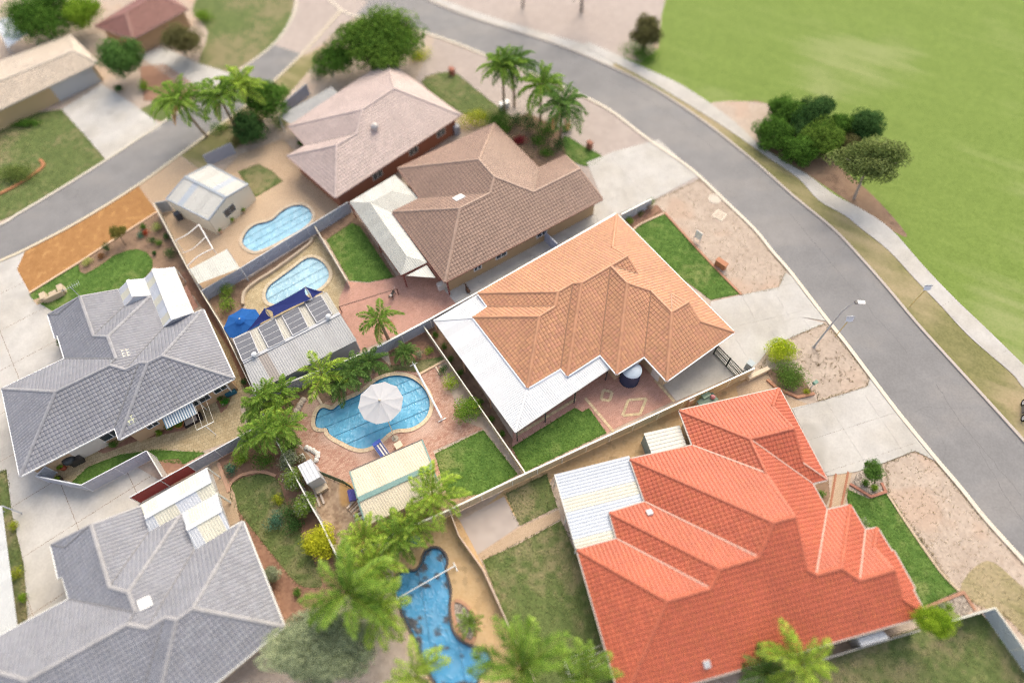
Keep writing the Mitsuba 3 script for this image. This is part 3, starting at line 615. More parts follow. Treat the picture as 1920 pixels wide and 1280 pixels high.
def slabs(name, label, poly, base_layer, origin, along, du, dv, col_mat='g_concrete', gap=0.014, jut=0.03):
    """A slab paved piece of the setting: a dark bed and each slab a child."""
    key = sheet(name, label, poly, 'g_soil', base_layer)
    o = G(*origin)[:2]; d = G(*along)[:2] - o; d /= np.linalg.norm(d); e = np.array([-d[1], d[0]])
    R = np.array([d, e])
    q = shapely.transform(poly, lambda c: (c - o) @ R.T)
    u0, v0, u1, v1 = q.bounds
    rng = random.Random(len(name) + int(abs(u0 * 100)))
    for i in range(math.floor(u0 / du), math.ceil(u1 / du)):
        for j in range(math.floor(v0 / dv), math.ceil(v1 / dv)):
            c = q.intersection(sbox(i * du + gap / 2, j * dv + gap / 2, (i + 1) * du - gap / 2, (j + 1) * dv - gap / 2))
            for g in geoms(c):
                if g.area < 0.05: continue
                w = shapely.transform(g, lambda c: c @ R + o)
                m = trimesh.creation.extrude_polygon(w, jut * rng.uniform(0.87, 1.13), engine='earcut')
                put(f'{key}__slab', mikit.ply((np.array(m.vertices) + [0, 0, 0.004 * base_layer + 0.002], m.faces), col_mat))
    return key
foot = Polygon(np.vstack([pr_, pl_[::-1]])).buffer(0)
slabs('footpath', 'pale concrete footpath between the dry verge and the park', foot, 4, (1764, 574), (1895, 699), 6.0, 50.0)
sheet('footpath', 'pale concrete strip along the far kerb at the top', PG([(801, -12), (875, 17), (952, 42), (1020, 62), (1100, 84), (1150, 108), (1150, 125), (1077, 95), (952, 53), (875, 28), (801, -2)]), 'g_concrete', 4)

# front strips, driveways on the road side (from the top down)
sheet('front_paving', 'wide pale paved forecourt beside the road in front of the brown and pink houses', PG([(770, 170), (815, 72), (909, 107), (1080, 178), (1144, 211), (1280, 309), (1313, 335), (1235, 375), (1170, 400), (1155, 405), (1090, 440), (1040, 455), (1030, 430), (1120, 380), (1060, 290), (1140, 300), (1000, 270), (985, 215), (880, 215), (860, 215), (800, 160)]), 'g_brownpink', 2)
slabs('driveway', 'pale concrete driveway in front of the brown tiled house', PG([(1100, 305), (1150, 285), (1235, 262), (1310, 330), (1230, 372), (1150, 405), (1085, 440), (1035, 455), (1030, 430), (1130, 375)]), 3, (1150, 300), (1240, 265), 6.0, 5.0)
sheet('front_lawn', 'green front lawn of the pink house by the tall palms', PG([(790, 155), (845, 135), (885, 162), (920, 190), (960, 220), (1000, 260), (990, 300), (930, 232), (870, 215)], 0, 3), 'g_lawn', 4)
sheet('front_lawn', 'small bright lawn corner in front of the brown house', PG([(1058, 255), (1095, 275), (1130, 295), (1100, 312), (1060, 292)], 0, 3), 'g_lush', 4)
sheet('garden_bed', 'planted bed under the tall palms in front of the brown house', PG([(935, 235), (990, 212), (1050, 240), (1062, 290), (1010, 315)]), 'g_soil', 5)
sheet('verge', 'dry reddish front verge with two drain covers outside the terracotta roofed house', PG([(1170, 402), (1230, 375), (1313, 336), (1360, 380), (1414, 432), (1448, 476), (1473, 505), (1460, 540), (1390, 555), (1300, 460), (1240, 395), (1190, 430)]), 'g_sand', 3)
sheet('garden_bed', 'orange brown mulch bed at the front corner behind the terracotta roof', PG([(1160, 408), (1232, 384), (1246, 400), (1188, 430)]), 'g_redsoil', 5)
sheet('front_lawn', 'lush green front lawn beside the terracotta tiled roof', PG([(1186, 432), (1200, 422), (1245, 400), (1300, 460), (1345, 508), (1388, 551), (1332, 562), (1310, 545), (1275, 520), (1240, 485)]), 'g_lush', 6)
kerb('pale brick edging between the front lawn and the verge', spline(gp([(1246, 399), (1300, 459), (1345, 507), (1390, 553)]), 4, False), 0.22, 0.10, (0.40, 0.22, 0.15))
kerb('cream edging curving along the house side of the front lawn', spline(gp([(1245, 400), (1200, 421), (1187, 432)]), 4, False), 0.2, 0.09, (0.58, 0.43, 0.33))
slabs('driveway', 'cream concrete driveway in front of the terracotta roofed house', PG([(1332, 566), (1390, 553), (1460, 538), (1472, 512), (1484, 518), (1512, 556), (1549, 602), (1500, 594), (1440, 612), (1368, 640), (1350, 660), (1330, 610)]), 3, (1390, 553), (1470, 535), 3.1, 3.1)
slabs('driveway', 'light concrete side driveway leading to the black slatted gate', PG([(1350, 660), (1368, 640), (1440, 612), (1500, 594), (1546, 606), (1494, 628), (1445, 650), (1412, 692), (1390, 700)]), 3, (1440, 612), (1500, 594), 3.4, 3.4)
sheet('verge', 'sandy verge with dry tufts around the street lamp', PG([(1546, 606), (1590, 655), (1629, 706), (1625, 725), (1535, 752), (1530, 735), (1500, 725), (1440, 700), (1425, 690), (1450, 650), (1494, 628)]), 'g_sand', 4)
slabs('driveway', 'pale grey concrete driveway beside the coral red roof', PG([(1484, 765), (1535, 753), (1592, 735), (1626, 724), (1632, 708), (1683, 777), (1754, 864), (1715, 845), (1660, 866), (1605, 884), (1548, 892)]), 3, (1546, 750), (1622, 868), 2.75, 3.4)
sheet('verge', 'dry sandy verge below the pale grey driveway along the road', PG([(1660, 868), (1715, 846), (1756, 868), (1848, 978), (1918, 1056), (2010, 1155), (1960, 1230), (1880, 1150), (1840, 1140), (1790, 1105), (1720, 1000), (1665, 925)]), 'g_sand', 2)
sheet('dry_grass', 'thin faded grass at the low end of the sandy verge', PG([(1800, 1110), (1850, 1050), (1918, 1100), (2010, 1170), (1960, 1230), (1890, 1160)], 0, 4), 'g_verge', 3)
sheet('front_lawn', 'curved front lawn along the coral red roof', PG([(1590, 945), (1585, 915), (1630, 935), (1662, 925), (1700, 980), (1760, 1070), (1795, 1108), (1725, 1140), (1700, 1090), (1650, 1010)]), 'g_lush', 4)
kerb('thin pale edging along the curved front lawn', spline(gp([(1664, 927), (1702, 985), (1760, 1068), (1797, 1107)]), 4, False), 0.16, 0.08, (0.5, 0.4, 0.3))
sheet('garden_path', 'cream paved path with red brick edges leading to the coral roofed house', PG([(1551, 960), (1562, 890), (1598, 882), (1584, 950)]), 'g_tanpave', 4)
kerb('red brick edge left of the cream path', gp([(1555, 957), (1567, 888)]), 0.14, 0.07, (0.36, 0.16, 0.10))
kerb('red brick edge right of the cream path', gp([(1577, 951), (1590, 884)]), 0.14, 0.07, (0.36, 0.16, 0.10))
sheet('garden_bed', 'pebbled bed with a brick edge beside the cream path', PG([(1597, 905), (1610, 882), (1650, 880), (1660, 920), (1632, 930)]), 'g_pebble', 6)
kerb('brick edging around the pebbled bed', gp([(1593, 907), (1632, 931), (1660, 922), (1652, 905)]), 0.2, 0.12, (0.36, 0.17, 0.12))
sheet('garden_bed', 'small planted bed between the garage roof and the cream path', PG([(1525, 912), (1553, 892), (1556, 930), (1548, 950)]), 'g_soil', 6)
sheet('garden_bed', 'pebbled corner bed at the low end of the curved lawn', PG([(1730, 1143), (1805, 1113), (1826, 1143), (1790, 1160), (1740, 1168)]), 'g_pebble', 5)
kerb('brick edging of the pebbled corner bed', gp([(1730, 1140), (1806, 1110), (1827, 1143)]), 0.2, 0.1, (0.36, 0.2, 0.14))
sheet('back_lawn', 'shaded green lawn inside the fence at the lower right corner', PG([(1545, 1240), (1640, 1205), (1735, 1172), (1840, 1150), (1880, 1190), (1940, 1280), (1960, 1360), (1300, 1400), (1400, 1290)]), 'g_lawn', 2)
# beside the coral roof: the narrow yard with paving
sheet('side_yard', 'tan sandy side yard between the long fence and the coral red roof', PG([(870, 985), (960, 905), (1100, 845), (1250, 775), (1420, 700), (1470, 725), (1480, 770), (1300, 800), (1280, 830), (1180, 860), (1040, 890), (1000, 960)]), 'g_yellow', 1)
sheet('paving', 'orange tan paved corner by the planted front bed', PG([(1380, 725), (1410, 705), (1440, 700), (1450, 730), (1520, 760), (1480, 770), (1440, 735), (1385, 748)]), 'g_tanpave', 3)
sheet('garden_bed', 'planted front bed edged with brick near the street lamp', PG([(1432, 690), (1500, 700), (1524, 738), (1495, 743), (1455, 725)]), 'g_soil', 6)
kerb('red brick edging around the planted front bed', gp([(1438, 712), (1456, 728), (1495, 745), (1526, 738)]), 0.25, 0.16, (0.42, 0.22, 0.14))
kerb('pale masonry ledge at the end of the long fence', gp([(1400, 712), (1438, 694)]), 0.35, 0.5, (0.62, 0.52, 0.40))
sheet('back_lawn', 'small lawn square below the long fence', PG([(948, 925), (1025, 888), (1045, 950), (975, 985)], 0, 0), 'g_lawn', 3)
sheet('back_lawn', 'worn back lawn beside the coral red roof', PG([(905, 1050), (975, 1018), (1052, 975), (1085, 1050), (1150, 1270), (1160, 1400), (1010, 1400), (985, 1270), (945, 1150)]), 'g_lawn', 3)
sheet('paving', 'pinkish cement slab beside the low fence', PG([(862, 975), (945, 930), (974, 985), (895, 1038)]), 'g_brownpink', 3)
sheet('garden_path', 'tan paved path crossing the back garden', PG([(895, 1040), (975, 988), (1048, 955), (1052, 972), (975, 1014), (905, 1050)]), 'g_tanpave', 4)
sheet('pool_paving', 'yellow pebbled surround of the leaf strewn pool', PG([(780, 985), (845, 955), (870, 985), (905, 1060), (950, 1170), (1005, 1290), (1010, 1400), (840, 1400), (810, 1290), (740, 1090), (735, 1050), (770, 1020)]), 'g_yellow', 2)
sheet('garden_bed', 'pebbled leaf shaped bed beside the leaf strewn pool', PG(zc(540, 1000, 3.4286, [(1075, 430), (1130, 450), (1180, 490), (1215, 560), (1210, 620), (1180, 690), (1120, 650), (1075, 570), (1060, 490)])), 'g_pebble', 5)
kerb('brick edging of the leaf shaped bed', spline(gp(zc(540, 1000, 3.4286, [(1075, 430), (1150, 465), (1215, 560), (1210, 620), (1180, 695), (1105, 640), (1060, 500)])), 4, True), 0.22, 0.1, (0.42, 0.24, 0.16))
# the middle garden with the big pool
sheet('pool_paving', 'red brick paving around the pool with the white parasol', PG([(548, 770), (590, 733), (605, 757), (640, 735), (700, 695), (790, 690), (818, 683), (832, 700), (848, 740), (870, 790), (906, 803), (812, 845), (828, 890), (770, 925), (655, 905), (600, 885), (582, 850), (560, 830), (548, 800)]), 'g_redpave', 4)
sheet('garden_bed', 'dark planted bed along the fence under the palms', PG([(478, 742), (560, 712), (700, 655), (735, 690), (700, 705), (660, 735), (605, 760), (590, 734), (550, 765), (548, 800), (560, 835), (585, 860), (560, 870), (500, 790)]), 'g_soil', 3)
sheet('garden_bed', 'reddish soil bed in the corner by the white patio roof', PG([(725, 650), (800, 612), (832, 670), (815, 678), (775, 690), (735, 690)]), 'g_redsoil', 3)
sheet('lawn', 'narrow mossy lawn strip above the pool', PG([(705, 690), (760, 682), (830, 668), (834, 676), (795, 698), (745, 694), (712, 706)]), 'g_lawn', 5)
kerb('cream edging at the end of the lawn strip', gp([(783, 704), (834, 676)]), 0.2, 0.12, (0.6, 0.45, 0.32))
kerb('pale edging beside the clipped bushes', gp([(817, 688), (826, 703)]), 0.16, 0.12, (0.6, 0.5, 0.4))
kerb('cream kerb stones beside the palm bed', gp([(589, 734), (604, 758)]), 0.2, 0.12, (0.6, 0.5, 0.4))
sheet('back_lawn', 'green back lawn left of the low dividing fence', PG([(816, 850), (906, 806), (971, 889), (905, 925), (842, 935), (830, 905)]), 'g_lush', 5)
sheet('yard_ground', 'littered earth yard behind the cream roofed shed', PG([(575, 905), (600, 885), (660, 905), (680, 960), (720, 1000), (700, 1040), (645, 1062), (615, 1010)]), 'g_debris', 3)
sheet('garden_bed', 'tan earth strip under the palms by the long fence', PG([(680, 985), (850, 920), (905, 925), (842, 952), (700, 1040), (650, 1062)]), 'g_debris', 2)
# courtyard of the terracotta roofed house
sheet('courtyard_paving', 'red brick courtyard with cream diamond patterns', PG([(960, 850), (962, 800), (1060, 740), (1110, 690), (1130, 660), (1240, 670), (1235, 720), (1262, 752), (1150, 805), (1138, 812)]), 'g_pinkpave', 4)
sheet('back_lawn', 'bright green lawn between the white patio roof and the long fence', PG([(960, 838), (1078, 764), (1092, 772), (1104, 765), (1137, 811), (985, 884)]), 'g_lush', 6)
sheet('driveway', 'sandy concrete carport floor behind the black slatted gate', PG([(1240, 715), (1250, 700), (1350, 645), (1392, 697), (1268, 752)]), 'g_concrete', 6)
sheet('garden_bed', 'soil bed under the edge of the white patio roof', PG([(795, 612), (820, 600), (985, 860), (975, 880)]), 'g_soil', 3)
def brick_line(key, a, b, col, w=0.23, l=0.23, gap=0.02, z=0.03):
    A, B = G(*a), G(*b); L = np.linalg.norm(B - A); n = max(1, int(L / (l + gap))); d = (B - A) / L
    for i in range(n):
        c = A + d * (i + 0.5) * L / n; s = 0.85 + 0.3 * rnd2(i, int(a[0]), int(a[1]))
        put(f'{key}__brick', MB(np.asarray(col) * s).box(c + [0, 0, z / 2 + 0.016], (L / n - gap, w, z), math.atan2(d[1], d[0])).ply())
ck = 'courtyard_paving'
CB = (0.56, 0.46, 0.30)
for a, b in [((1131, 731), (1148, 735)), ((1148, 735), (1143, 751)), ((1143, 751), (1127, 749)), ((1127, 749), (1131, 731)),
             ((1178, 750), (1212, 747)), ((1212, 747), (1200, 776)), ((1200, 776), (1167, 779)), ((1167, 779), (1178, 750)),
             ((1097, 746), (1150, 809)), ((1228, 712), (1264, 753)), ((968, 816), (1080, 748))]:
    brick_line(ck, a, b, CB)
# the gardens on the left
slabs('driveway', 'broad pale concrete drive around the grey roofed houses', PG([(-120, 545), (0, 492), (47, 471), (32, 505), (57, 550), (100, 586), (150, 590), (260, 700), (230, 860), (300, 900), (345, 930), (420, 870), (440, 930), (300, 1010), (200, 1150), (20, 1230), (-120, 1290), (-200, 900)]), 0.25, (0, 620), (130, 553), 4.6, 4.6, gap=0.035, jut=0.003)
sheet('verge', 'orange gravel verge between the side street and the bean shaped lawn', PG([(47, 471), (150, 417), (260, 349), (295, 398), (175, 475), (56, 549), (32, 505)]), 'g_orange', 3)
sheet('garden_bed', 'brown soil front garden with mixed shrubs', PG([(56, 550), (175, 476), (295, 400), (310, 430), (352, 504), (372, 550), (340, 560), (330, 510), (285, 500), (225, 545), (150, 560), (100, 585)]), 'g_soil', 2)
sheet('front_lawn', 'bean shaped green lawn in front of the blue grey roof', PG(zc(0, 320, 4, [(222, 932), (400, 815), (588, 705), (598, 758), (640, 775), (740, 720), (850, 640), (950, 600), (1030, 590), (1100, 612), (1145, 670), (1142, 735), (1090, 800), (1000, 850), (880, 905), (600, 950), (400, 1055), (250, 968)])), 'g_lush', 4)
kerb('cream edging between the orange gravel verge and the garden', gp([(56, 550), (150, 492), (225, 443), (296, 398)]), 0.2, 0.12, (0.62, 0.46, 0.33))
sheet('paving', 'cream entry pad beside the cream seat on the lawn', PG([(62, 563), (85, 553), (92, 562), (70, 572)]), 'g_tanpave', 5)
sheet('garden_bed', 'red mulch strip beside the white gabled patio roof', PG([(335, 515), (352, 506), (400, 590), (480, 740), (462, 735), (430, 655), (385, 585)]), 'g_redsoil', 3)
sheet('garden_path', 'terracotta path along the white gabled patio roof', PG([(340, 540), (350, 535), (372, 575), (362, 582)]), 'g_pinkpave', 5)
sheet('paving', 'cream paved side path and rear court of the blue grey roofed house', PG([(382, 585), (400, 600), (475, 735), (458, 755), (450, 765), (462, 800), (445, 820), (370, 850), (330, 842), (240, 850), (140, 905), (90, 890), (220, 800), (300, 760)]), 'g_creampave', 2)
sheet('garden_bed', 'dark red mulch bed under the rear eave', PG([(180, 845), (225, 830), (265, 805), (345, 790), (350, 805), (260, 825), (195, 850)]), 'g_redsoil', 4)
sheet('garden_bed', 'small mulch bed at the rear corner of the blue grey roof', PG([(402, 745), (438, 735), (425, 765), (414, 775), (408, 760)]), 'g_redsoil', 4)
sheet('lawn', 'curved grass strip along the corrugated court fence', PG([(133, 905), (165, 875), (225, 852), (290, 843), (385, 848), (345, 870), (280, 862), (270, 850), (205, 885), (155, 908)]), 'g_lush', 4)
sheet('lawn', 'shaded grass wedge beside the palms', PG([(460, 760), (478, 745), (500, 790), (480, 800), (455, 808), (464, 795)]), 'g_lawn', 4)
sheet('garden_bed', 'red mulch corner behind the court fence', PG([(298, 862), (335, 860), (350, 875), (305, 890)]), 'g_redsoil', 4)
sheet('back_lawn', 'worn lawn behind the light grey house', PG([(430, 920), (445, 900), (490, 888), (520, 900), (540, 950), (570, 1010), (600, 1080), (600, 1100), (560, 1095), (520, 1050), (480, 1000), (450, 960)], 0, 3), 'g_lawn', 3)
sheet('garden_path', 'orange tan path beside the ridged white patio roofs', PG([(392, 868), (408, 862), (440, 925), (450, 975), (432, 985)]), 'g_tanpave', 4)
sheet('garden_bed', 'brown garden soil around the worn lawn', PG([(395, 872), (500, 795), (560, 870), (640, 1070), (660, 1100), (620, 1150), (520, 1170), (450, 980)]), 'g_redsoil', 2)
kerb('curved pink edging around the worn lawn', spline(gp([(428, 922), (434, 905), (455, 890), (490, 884), (518, 892)]), 4, False), 0.25, 0.1, (0.46, 0.28, 0.20))
kerb('pale pink edging along the planted corner', gp([(410, 868), (430, 922)]), 0.25, 0.1, (0.5, 0.32, 0.24))
sheet('garden_strip', 'narrow strip of greenery along the left edge', PG([(-10, 890), (12, 880), (22, 960), (45, 1060), (52, 1160), (20, 1190), (5, 1000)]), 'g_lawn', 4)
# far left gardens
sheet('driveway', 'pale concrete driveway of the cream house at the upper left', PG([(115, 205), (190, 158), (250, 195), (305, 237), (252, 268), (200, 301), (160, 255)]), 'g_concrete', 3)
sheet('front_lawn', 'dry front lawn across the side street', PG([(-60, 260), (60, 212), (115, 206), (160, 255), (198, 300), (118, 352), (34, 400), (-60, 440)]), 'g_lawn', 2)
sheet('driveway', 'pale concrete driveway of the dark red roofed house', PG([(262, 105), (305, 88), (370, 118), (440, 140), (400, 166), (350, 170)]), 'g_concrete', 3)
sheet('front_lawn', 'rounded green lawn at the top left across the side street', PG([(372, 125), (390, 60), (360, 20), (400, -20), (556, -20), (552, 30), (520, 80), (430, 135)], 0, 3), 'g_lawn', 2)
sheet('garden_bed', 'rusty mulch bed between the two upper left driveways', PG([(262, 125), (310, 120), (375, 165), (360, 185), (270, 190)]), 'g_redsoil', 3)
sheet('lawn', 'small grass corner beside the upper left driveway', PG([(262, 205), (320, 180), (345, 190), (310, 230), (285, 222)]), 'g_lawn', 4)
kerb('rusty edging of the hedge bed on the dry lawn', spline(gp([(-20, 372), (20, 355), (60, 330), (82, 312), (76, 300)]), 4, False), 0.35, 0.15, (0.38, 0.18, 0.09))
sheet('paving', 'tan paved yard around the topmost pool', PG([(292, 385), (330, 390), (410, 330), (450, 290), (530, 260), (640, 370), (650, 385), (450, 505), (376, 545), (350, 500)]), 'g_tanpave', 2)
sheet('driveway', 'cream pad between the side street and the gabled shed', PG([(260, 348), (336, 293), (372, 318), (320, 375), (295, 395)]), 'g_tanpave', 3)
sheet('verge', 'dry strip under the palms beside the side street', PG([(340, 292), (470, 195), (560, 110), (620, 80), (600, 110), (530, 190), (440, 280), (375, 318)]), 'g_verge', 1)
sheet('lawn', 'small green lawn behind the gabled shed', PG([(446, 322), (485, 308), (512, 322), (530, 340), (480, 370)]), 'g_lawn', 4)
sheet('pool_paving', 'cream pebble paving around the oblong pool', PG([(455, 560), (478, 530), (585, 456), (592, 440), (650, 522), (640, 560), (632, 600), (560, 650), (470, 600)]), 'g_creampave', 3)
sheet('garden_bed', 'brown bed below the corrugated fence of the oblong pool', PG([(470, 520), (584, 446), (584, 458), (480, 528), (455, 560), (440, 560), (378, 552), (400, 545)]), 'g_soil', 2)
sheet('garden_bed', 'planted soil behind the blue parasol', PG([(380, 552), (440, 530), (458, 545), (456, 580), (420, 610)]), 'g_soil', 4)
kerb('curved masonry edging around the oblong pool yard', spline(gp([(457, 572), (460, 550), (480, 531), (520, 505), (580, 460), (586, 446)]), 4, False), 0.25, 0.3, (0.46, 0.38, 0.30))
sheet('back_lawn', 'rectangular back lawn beside the pale L shaped patio roof', PG([(612, 450), (660, 418), (675, 425), (738, 520), (690, 529), (655, 526)]), 'g_lush', 4)
sheet('paving', 'brown soil path beside the rectangular back lawn', PG([(592, 440), (655, 395), (670, 405), (745, 520), (738, 522), (675, 425), (660, 418), (612, 450)]), 'g_soil', 3)
sheet('court_paving', 'pink brick court below the brown tiled house', PG([(650, 528), (690, 531), (740, 520), (800, 490), (855, 530), (870, 560), (856, 575), (780, 612), (670, 660), (636, 590), (636, 560)]), 'g_pinkpave', 4)
slabs('side_path', 'grey concrete side path between the brown house and the long white capped wall', PG([(830, 540), (1040, 430), (1080, 440), (900, 548), (858, 573)]), 5, (840, 545), (1040, 438), 3.0, 3.0)
# ------------------------------------------------------------------ metal patio roofs, carports, sheds
ADIR = np.array([0.857, 0.515, 0.0]); BDIR = np.array([-0.53, 0.848, 0.0])
RDIR = np.array([0.982, 0.19, 0.0])
def pz(pts): return [G(x, y, z) for x, y, z in pts]
def posts(k, pts, z, col, w=0.09):
    for x, y in pts:
        b = G(x, y, z)
        put(f'{k}__post', MB(col).bar([b[0], b[1], 0], [b[0], b[1], z], w, w, up=(1, 0, 0)).ply('m_metal'))
def edge_beam(k, a, b, col, w=0.08, h=0.14, dz=-0.07):
    A, B = G(*a) + [0, 0, dz], G(*b) + [0, 0, dz]
    put(f'{k}__beam', MB(col).bar(A, B, w, h).ply('m_metal'))
WR = (0.56, 0.59, 0.64)
k = thing('patio_roof', 'white ribbed patio roof wrapped around two sides of the terracotta tiled roof', 'patio roof')
ribbed(k, 'sheet', pz([(813, 600, 2.08), (895, 552, 2.08), (914, 574, 2.24), (887, 595, 2.26)]), WR, -BDIR)
ribbed(k, 'sheet', pz([(813, 600, 2.08), (887, 595, 2.26), (989, 727.5, 2.26), (966, 810, 2.08)]), WR, ADIR)
ribbed(k, 'sheet', pz([(966, 810, 2.08), (989, 727.5, 2.26), (1051, 691.5, 2.26), (1063, 705, 2.24), (1124.5, 666, 2.25), (1144, 690, 2.08)]), WR, BDIR)
for a, b in [((813, 600, 2.1), (966, 810, 2.1)), ((966, 810, 2.1), (1144, 690, 2.1))]: edge_beam(k, a, b, (0.5, 0.52, 0.55))
put(f'{k}__flashing', MB((0.46, 0.52, 0.62)).bar(G(887, 595, 2.31), G(989, 727.5, 2.31), 0.35, 0.02).bar(G(989, 727.5, 2.312), G(1051, 691.5, 2.312), 0.35, 0.02).bar(G(1063, 705, 2.31), G(1124.5, 666, 2.31), 0.3, 0.02).ply('m_metal'))
put(f'{k}__hip_flashing', MB((0.54, 0.57, 0.62)).bar(G(966, 810, 2.13), G(989, 727.5, 2.31), 0.2, 0.03).bar(G(813, 600, 2.13), G(887, 595, 2.31), 0.2, 0.03).ply('m_metal'))
posts(k, [(969, 808), (1023, 772), (1079, 735), (1140, 691)], 2.05, (0.06, 0.06, 0.065), 0.1)
posts(k, [(815, 604), (868, 676), (918, 745)], 2.05, (0.42, 0.25, 0.17), 0.1)

k = thing('patio_roof', 'flat ribbed patio roof with cream translucent stripes beside the coral red roof', 'patio roof')
ribbed(k, 'sheet', pz([(1040, 889, 2.12), (1179.5, 854, 2.16), (1210.5, 942, 2.2), (1141, 961, 2.16), (1156, 1009.5, 2.2), (1080, 1028, 2.12)]), WR, RDIR, pitch=0.25, depth=0.035,
       groups=[('sheet', (0.47, 0.52, 0.60), lambda s: s not in (2, 5)), ('translucent_sheet', (0.60, 0.59, 0.52), lambda s: s in (2, 5))])
posts(k, [(1042, 892), (1062, 965), (1081, 1025)], 2.1, OFFW)
edge_beam(k, (1040, 889, 2.13), (1080, 1028, 2.13), OFFW)

def gable_roof(name, label, left, ridge, right, zl, zr, col, slope, groups=None, end=True):
    """left/right eave lines and ridge line (each two survey points: far end, house end)."""
    k = thing(name, label, 'patio roof')
    L = [G(*p, zl) for p in left]; Rg = [G(*p, zr) for p in ridge]; R = [G(*p, zl) for p in right]
    ribbed(k, 'sheet', [L[0], Rg[0], Rg[1], L[1]], col, slope, pitch=0.2, groups=groups)
    ribbed(k, 'sheet', [Rg[0], R[0], R[1], Rg[1]], col, -np.asarray(slope), pitch=0.2, groups=groups)
    put(f'{k}__ridge_cap', MB((0.74, 0.76, 0.79)).bar(Rg[0] + [0, 0, 0.045], Rg[1] + [0, 0, 0.045], 0.3, 0.02).ply('m_metal'))
    for e in (0, 1):
        q = np.array([L[e], R[e], Rg[e]]) - [0, 0, 0.03]
        n = np.cross(q[1] - q[0], q[2] - q[0]); n /= np.linalg.norm(n)
        put(f'{k}__gable_end', MB((0.52, 0.55, 0.60)).add(np.vstack([q - n * 0.02, q + n * 0.02]), [[0, 1, 2], [5, 4, 3]]).ply('m_metal'))
    g = MB(OFFW)
    for S in (L, R): g.bar(S[0] - [0, 0, 0.05], S[1] - [0, 0, 0.05], 0.1, 0.1)
    put(f'{k}__gutter', g.ply('m_metal'))
    posts(k, [left[0], right[0]], zl - 0.06, OFFW)
    return k
GW = [('sheet', (0.57, 0.60, 0.66), lambda s: s % 3 != 1), ('translucent_sheet', (0.62, 0.61, 0.52), lambda s: s % 3 == 1)]
gable_roof('patio_roof', 'short white gabled patio roof by the lawn, left of the longer one', [(222, 542.5), (234, 574.5)], [(240, 525), (251, 556)], [(271, 522), (282, 554)], 2.42, 3.0, WR, ADIR, GW)
gable_roof('patio_roof', 'long white gabled patio roof at the right side of the blue grey roof', [(271, 521), (307, 613)], [(287.5, 504.5), (325, 599)], [(326, 501), (362.5, 586)], 2.42, 3.05, WR, ADIR, GW)
GX = [('sheet', (0.54, 0.57, 0.63), lambda s: s % 4 in (0, 3)), ('translucent_sheet', (0.63, 0.62, 0.53), lambda s: s % 4 in (1, 2))]
gable_roof('patio_roof', 'long ridged white patio roof next to the red fence panels', [(388, 877), (264, 947)], [(396, 901), (272, 970)], [(406.5, 924), (279, 997)], 2.42, 2.85, WR, -BDIR, GX)
gable_roof('patio_roof', 'short ridged white patio roof nearest the worn lawn', [(407.5, 926), (341, 963)], [(416, 955), (350, 992)], [(431.5, 990), (366, 1030)], 2.42, 2.9, WR, -BDIR, GX)

PAT = (0.48, 0.49, 0.47)
k = thing('patio_roof', 'pale L shaped hipped patio roof with dark red beams against the brown tiled roof', 'patio roof')
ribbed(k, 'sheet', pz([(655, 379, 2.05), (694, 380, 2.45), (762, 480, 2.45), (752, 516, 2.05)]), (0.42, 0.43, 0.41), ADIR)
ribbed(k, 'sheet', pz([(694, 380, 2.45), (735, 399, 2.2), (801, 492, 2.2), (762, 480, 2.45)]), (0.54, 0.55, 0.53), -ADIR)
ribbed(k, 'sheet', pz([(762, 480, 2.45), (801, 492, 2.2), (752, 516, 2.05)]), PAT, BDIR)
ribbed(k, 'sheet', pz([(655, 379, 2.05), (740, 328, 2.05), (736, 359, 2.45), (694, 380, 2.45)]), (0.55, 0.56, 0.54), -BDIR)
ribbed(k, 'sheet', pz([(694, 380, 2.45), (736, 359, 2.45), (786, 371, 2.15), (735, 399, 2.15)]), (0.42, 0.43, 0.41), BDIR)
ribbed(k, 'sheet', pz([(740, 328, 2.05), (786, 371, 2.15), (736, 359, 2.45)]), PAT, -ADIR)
ribbed(k, 'lower_sheet', pz([(762, 517, 1.95), (800, 497, 2.05), (817, 521, 2.0)]), (0.55, 0.56, 0.54), BDIR)
MAR = (0.20, 0.05, 0.045)
edge_beam(k, (655, 379, 2.02), (752, 516, 2.02), MAR); edge_beam(k, (752, 516, 2.02), (801, 492, 2.18), MAR); edge_beam(k, (801, 492, 2.15), (825, 524, 2.1), MAR)
posts(k, [(756, 514), (658, 382), (707, 449)], 2.0, MAR, 0.11); posts(k, [(838, 527)], 2.2, MAR, 0.13)

k = thing('carport', 'light grey ribbed carport roof carrying four dark pool heating panels', 'carport')
ribbed(k, 'sheet', pz([(436, 635, 2.1), (612.5, 547, 2.1), (637, 587, 2.5), (455, 679, 2.5)]), (0.42, 0.41, 0.375), -BDIR, pitch=0.2)
ribbed(k, 'sheet', pz([(455, 679, 2.5), (637, 587, 2.5), (669, 638, 2.1), (477, 735, 2.1)]), (0.375, 0.385, 0.405), BDIR, pitch=0.2,
       groups=[('sheet', (0.375, 0.385, 0.405), lambda s: s != 2), ('weathered_sheet', (0.31, 0.285, 0.275), lambda s: s == 2)])
put(f'{k}__ridge_cap', MB((0.46, 0.48, 0.52)).bar(G(455, 679, 2.55), G(637, 587, 2.55), 0.3, 0.02).ply('m_metal'))
A_, B_, C_, D_ = (G(*p, 2.0) for p in [(440, 640), (610, 553), (664, 637), (478, 731)])
put(f'{k}__wall', MB((0.36, 0.37, 0.40)).bar(D_ * [1, 1, 0.5], C_ * [1, 1, 0.5], 0.06, 2.0).ply('m_metal'))
posts(k, [(440, 638), (525, 595), (610, 551), (664, 634), (479, 729)], 2.05, STEEL)
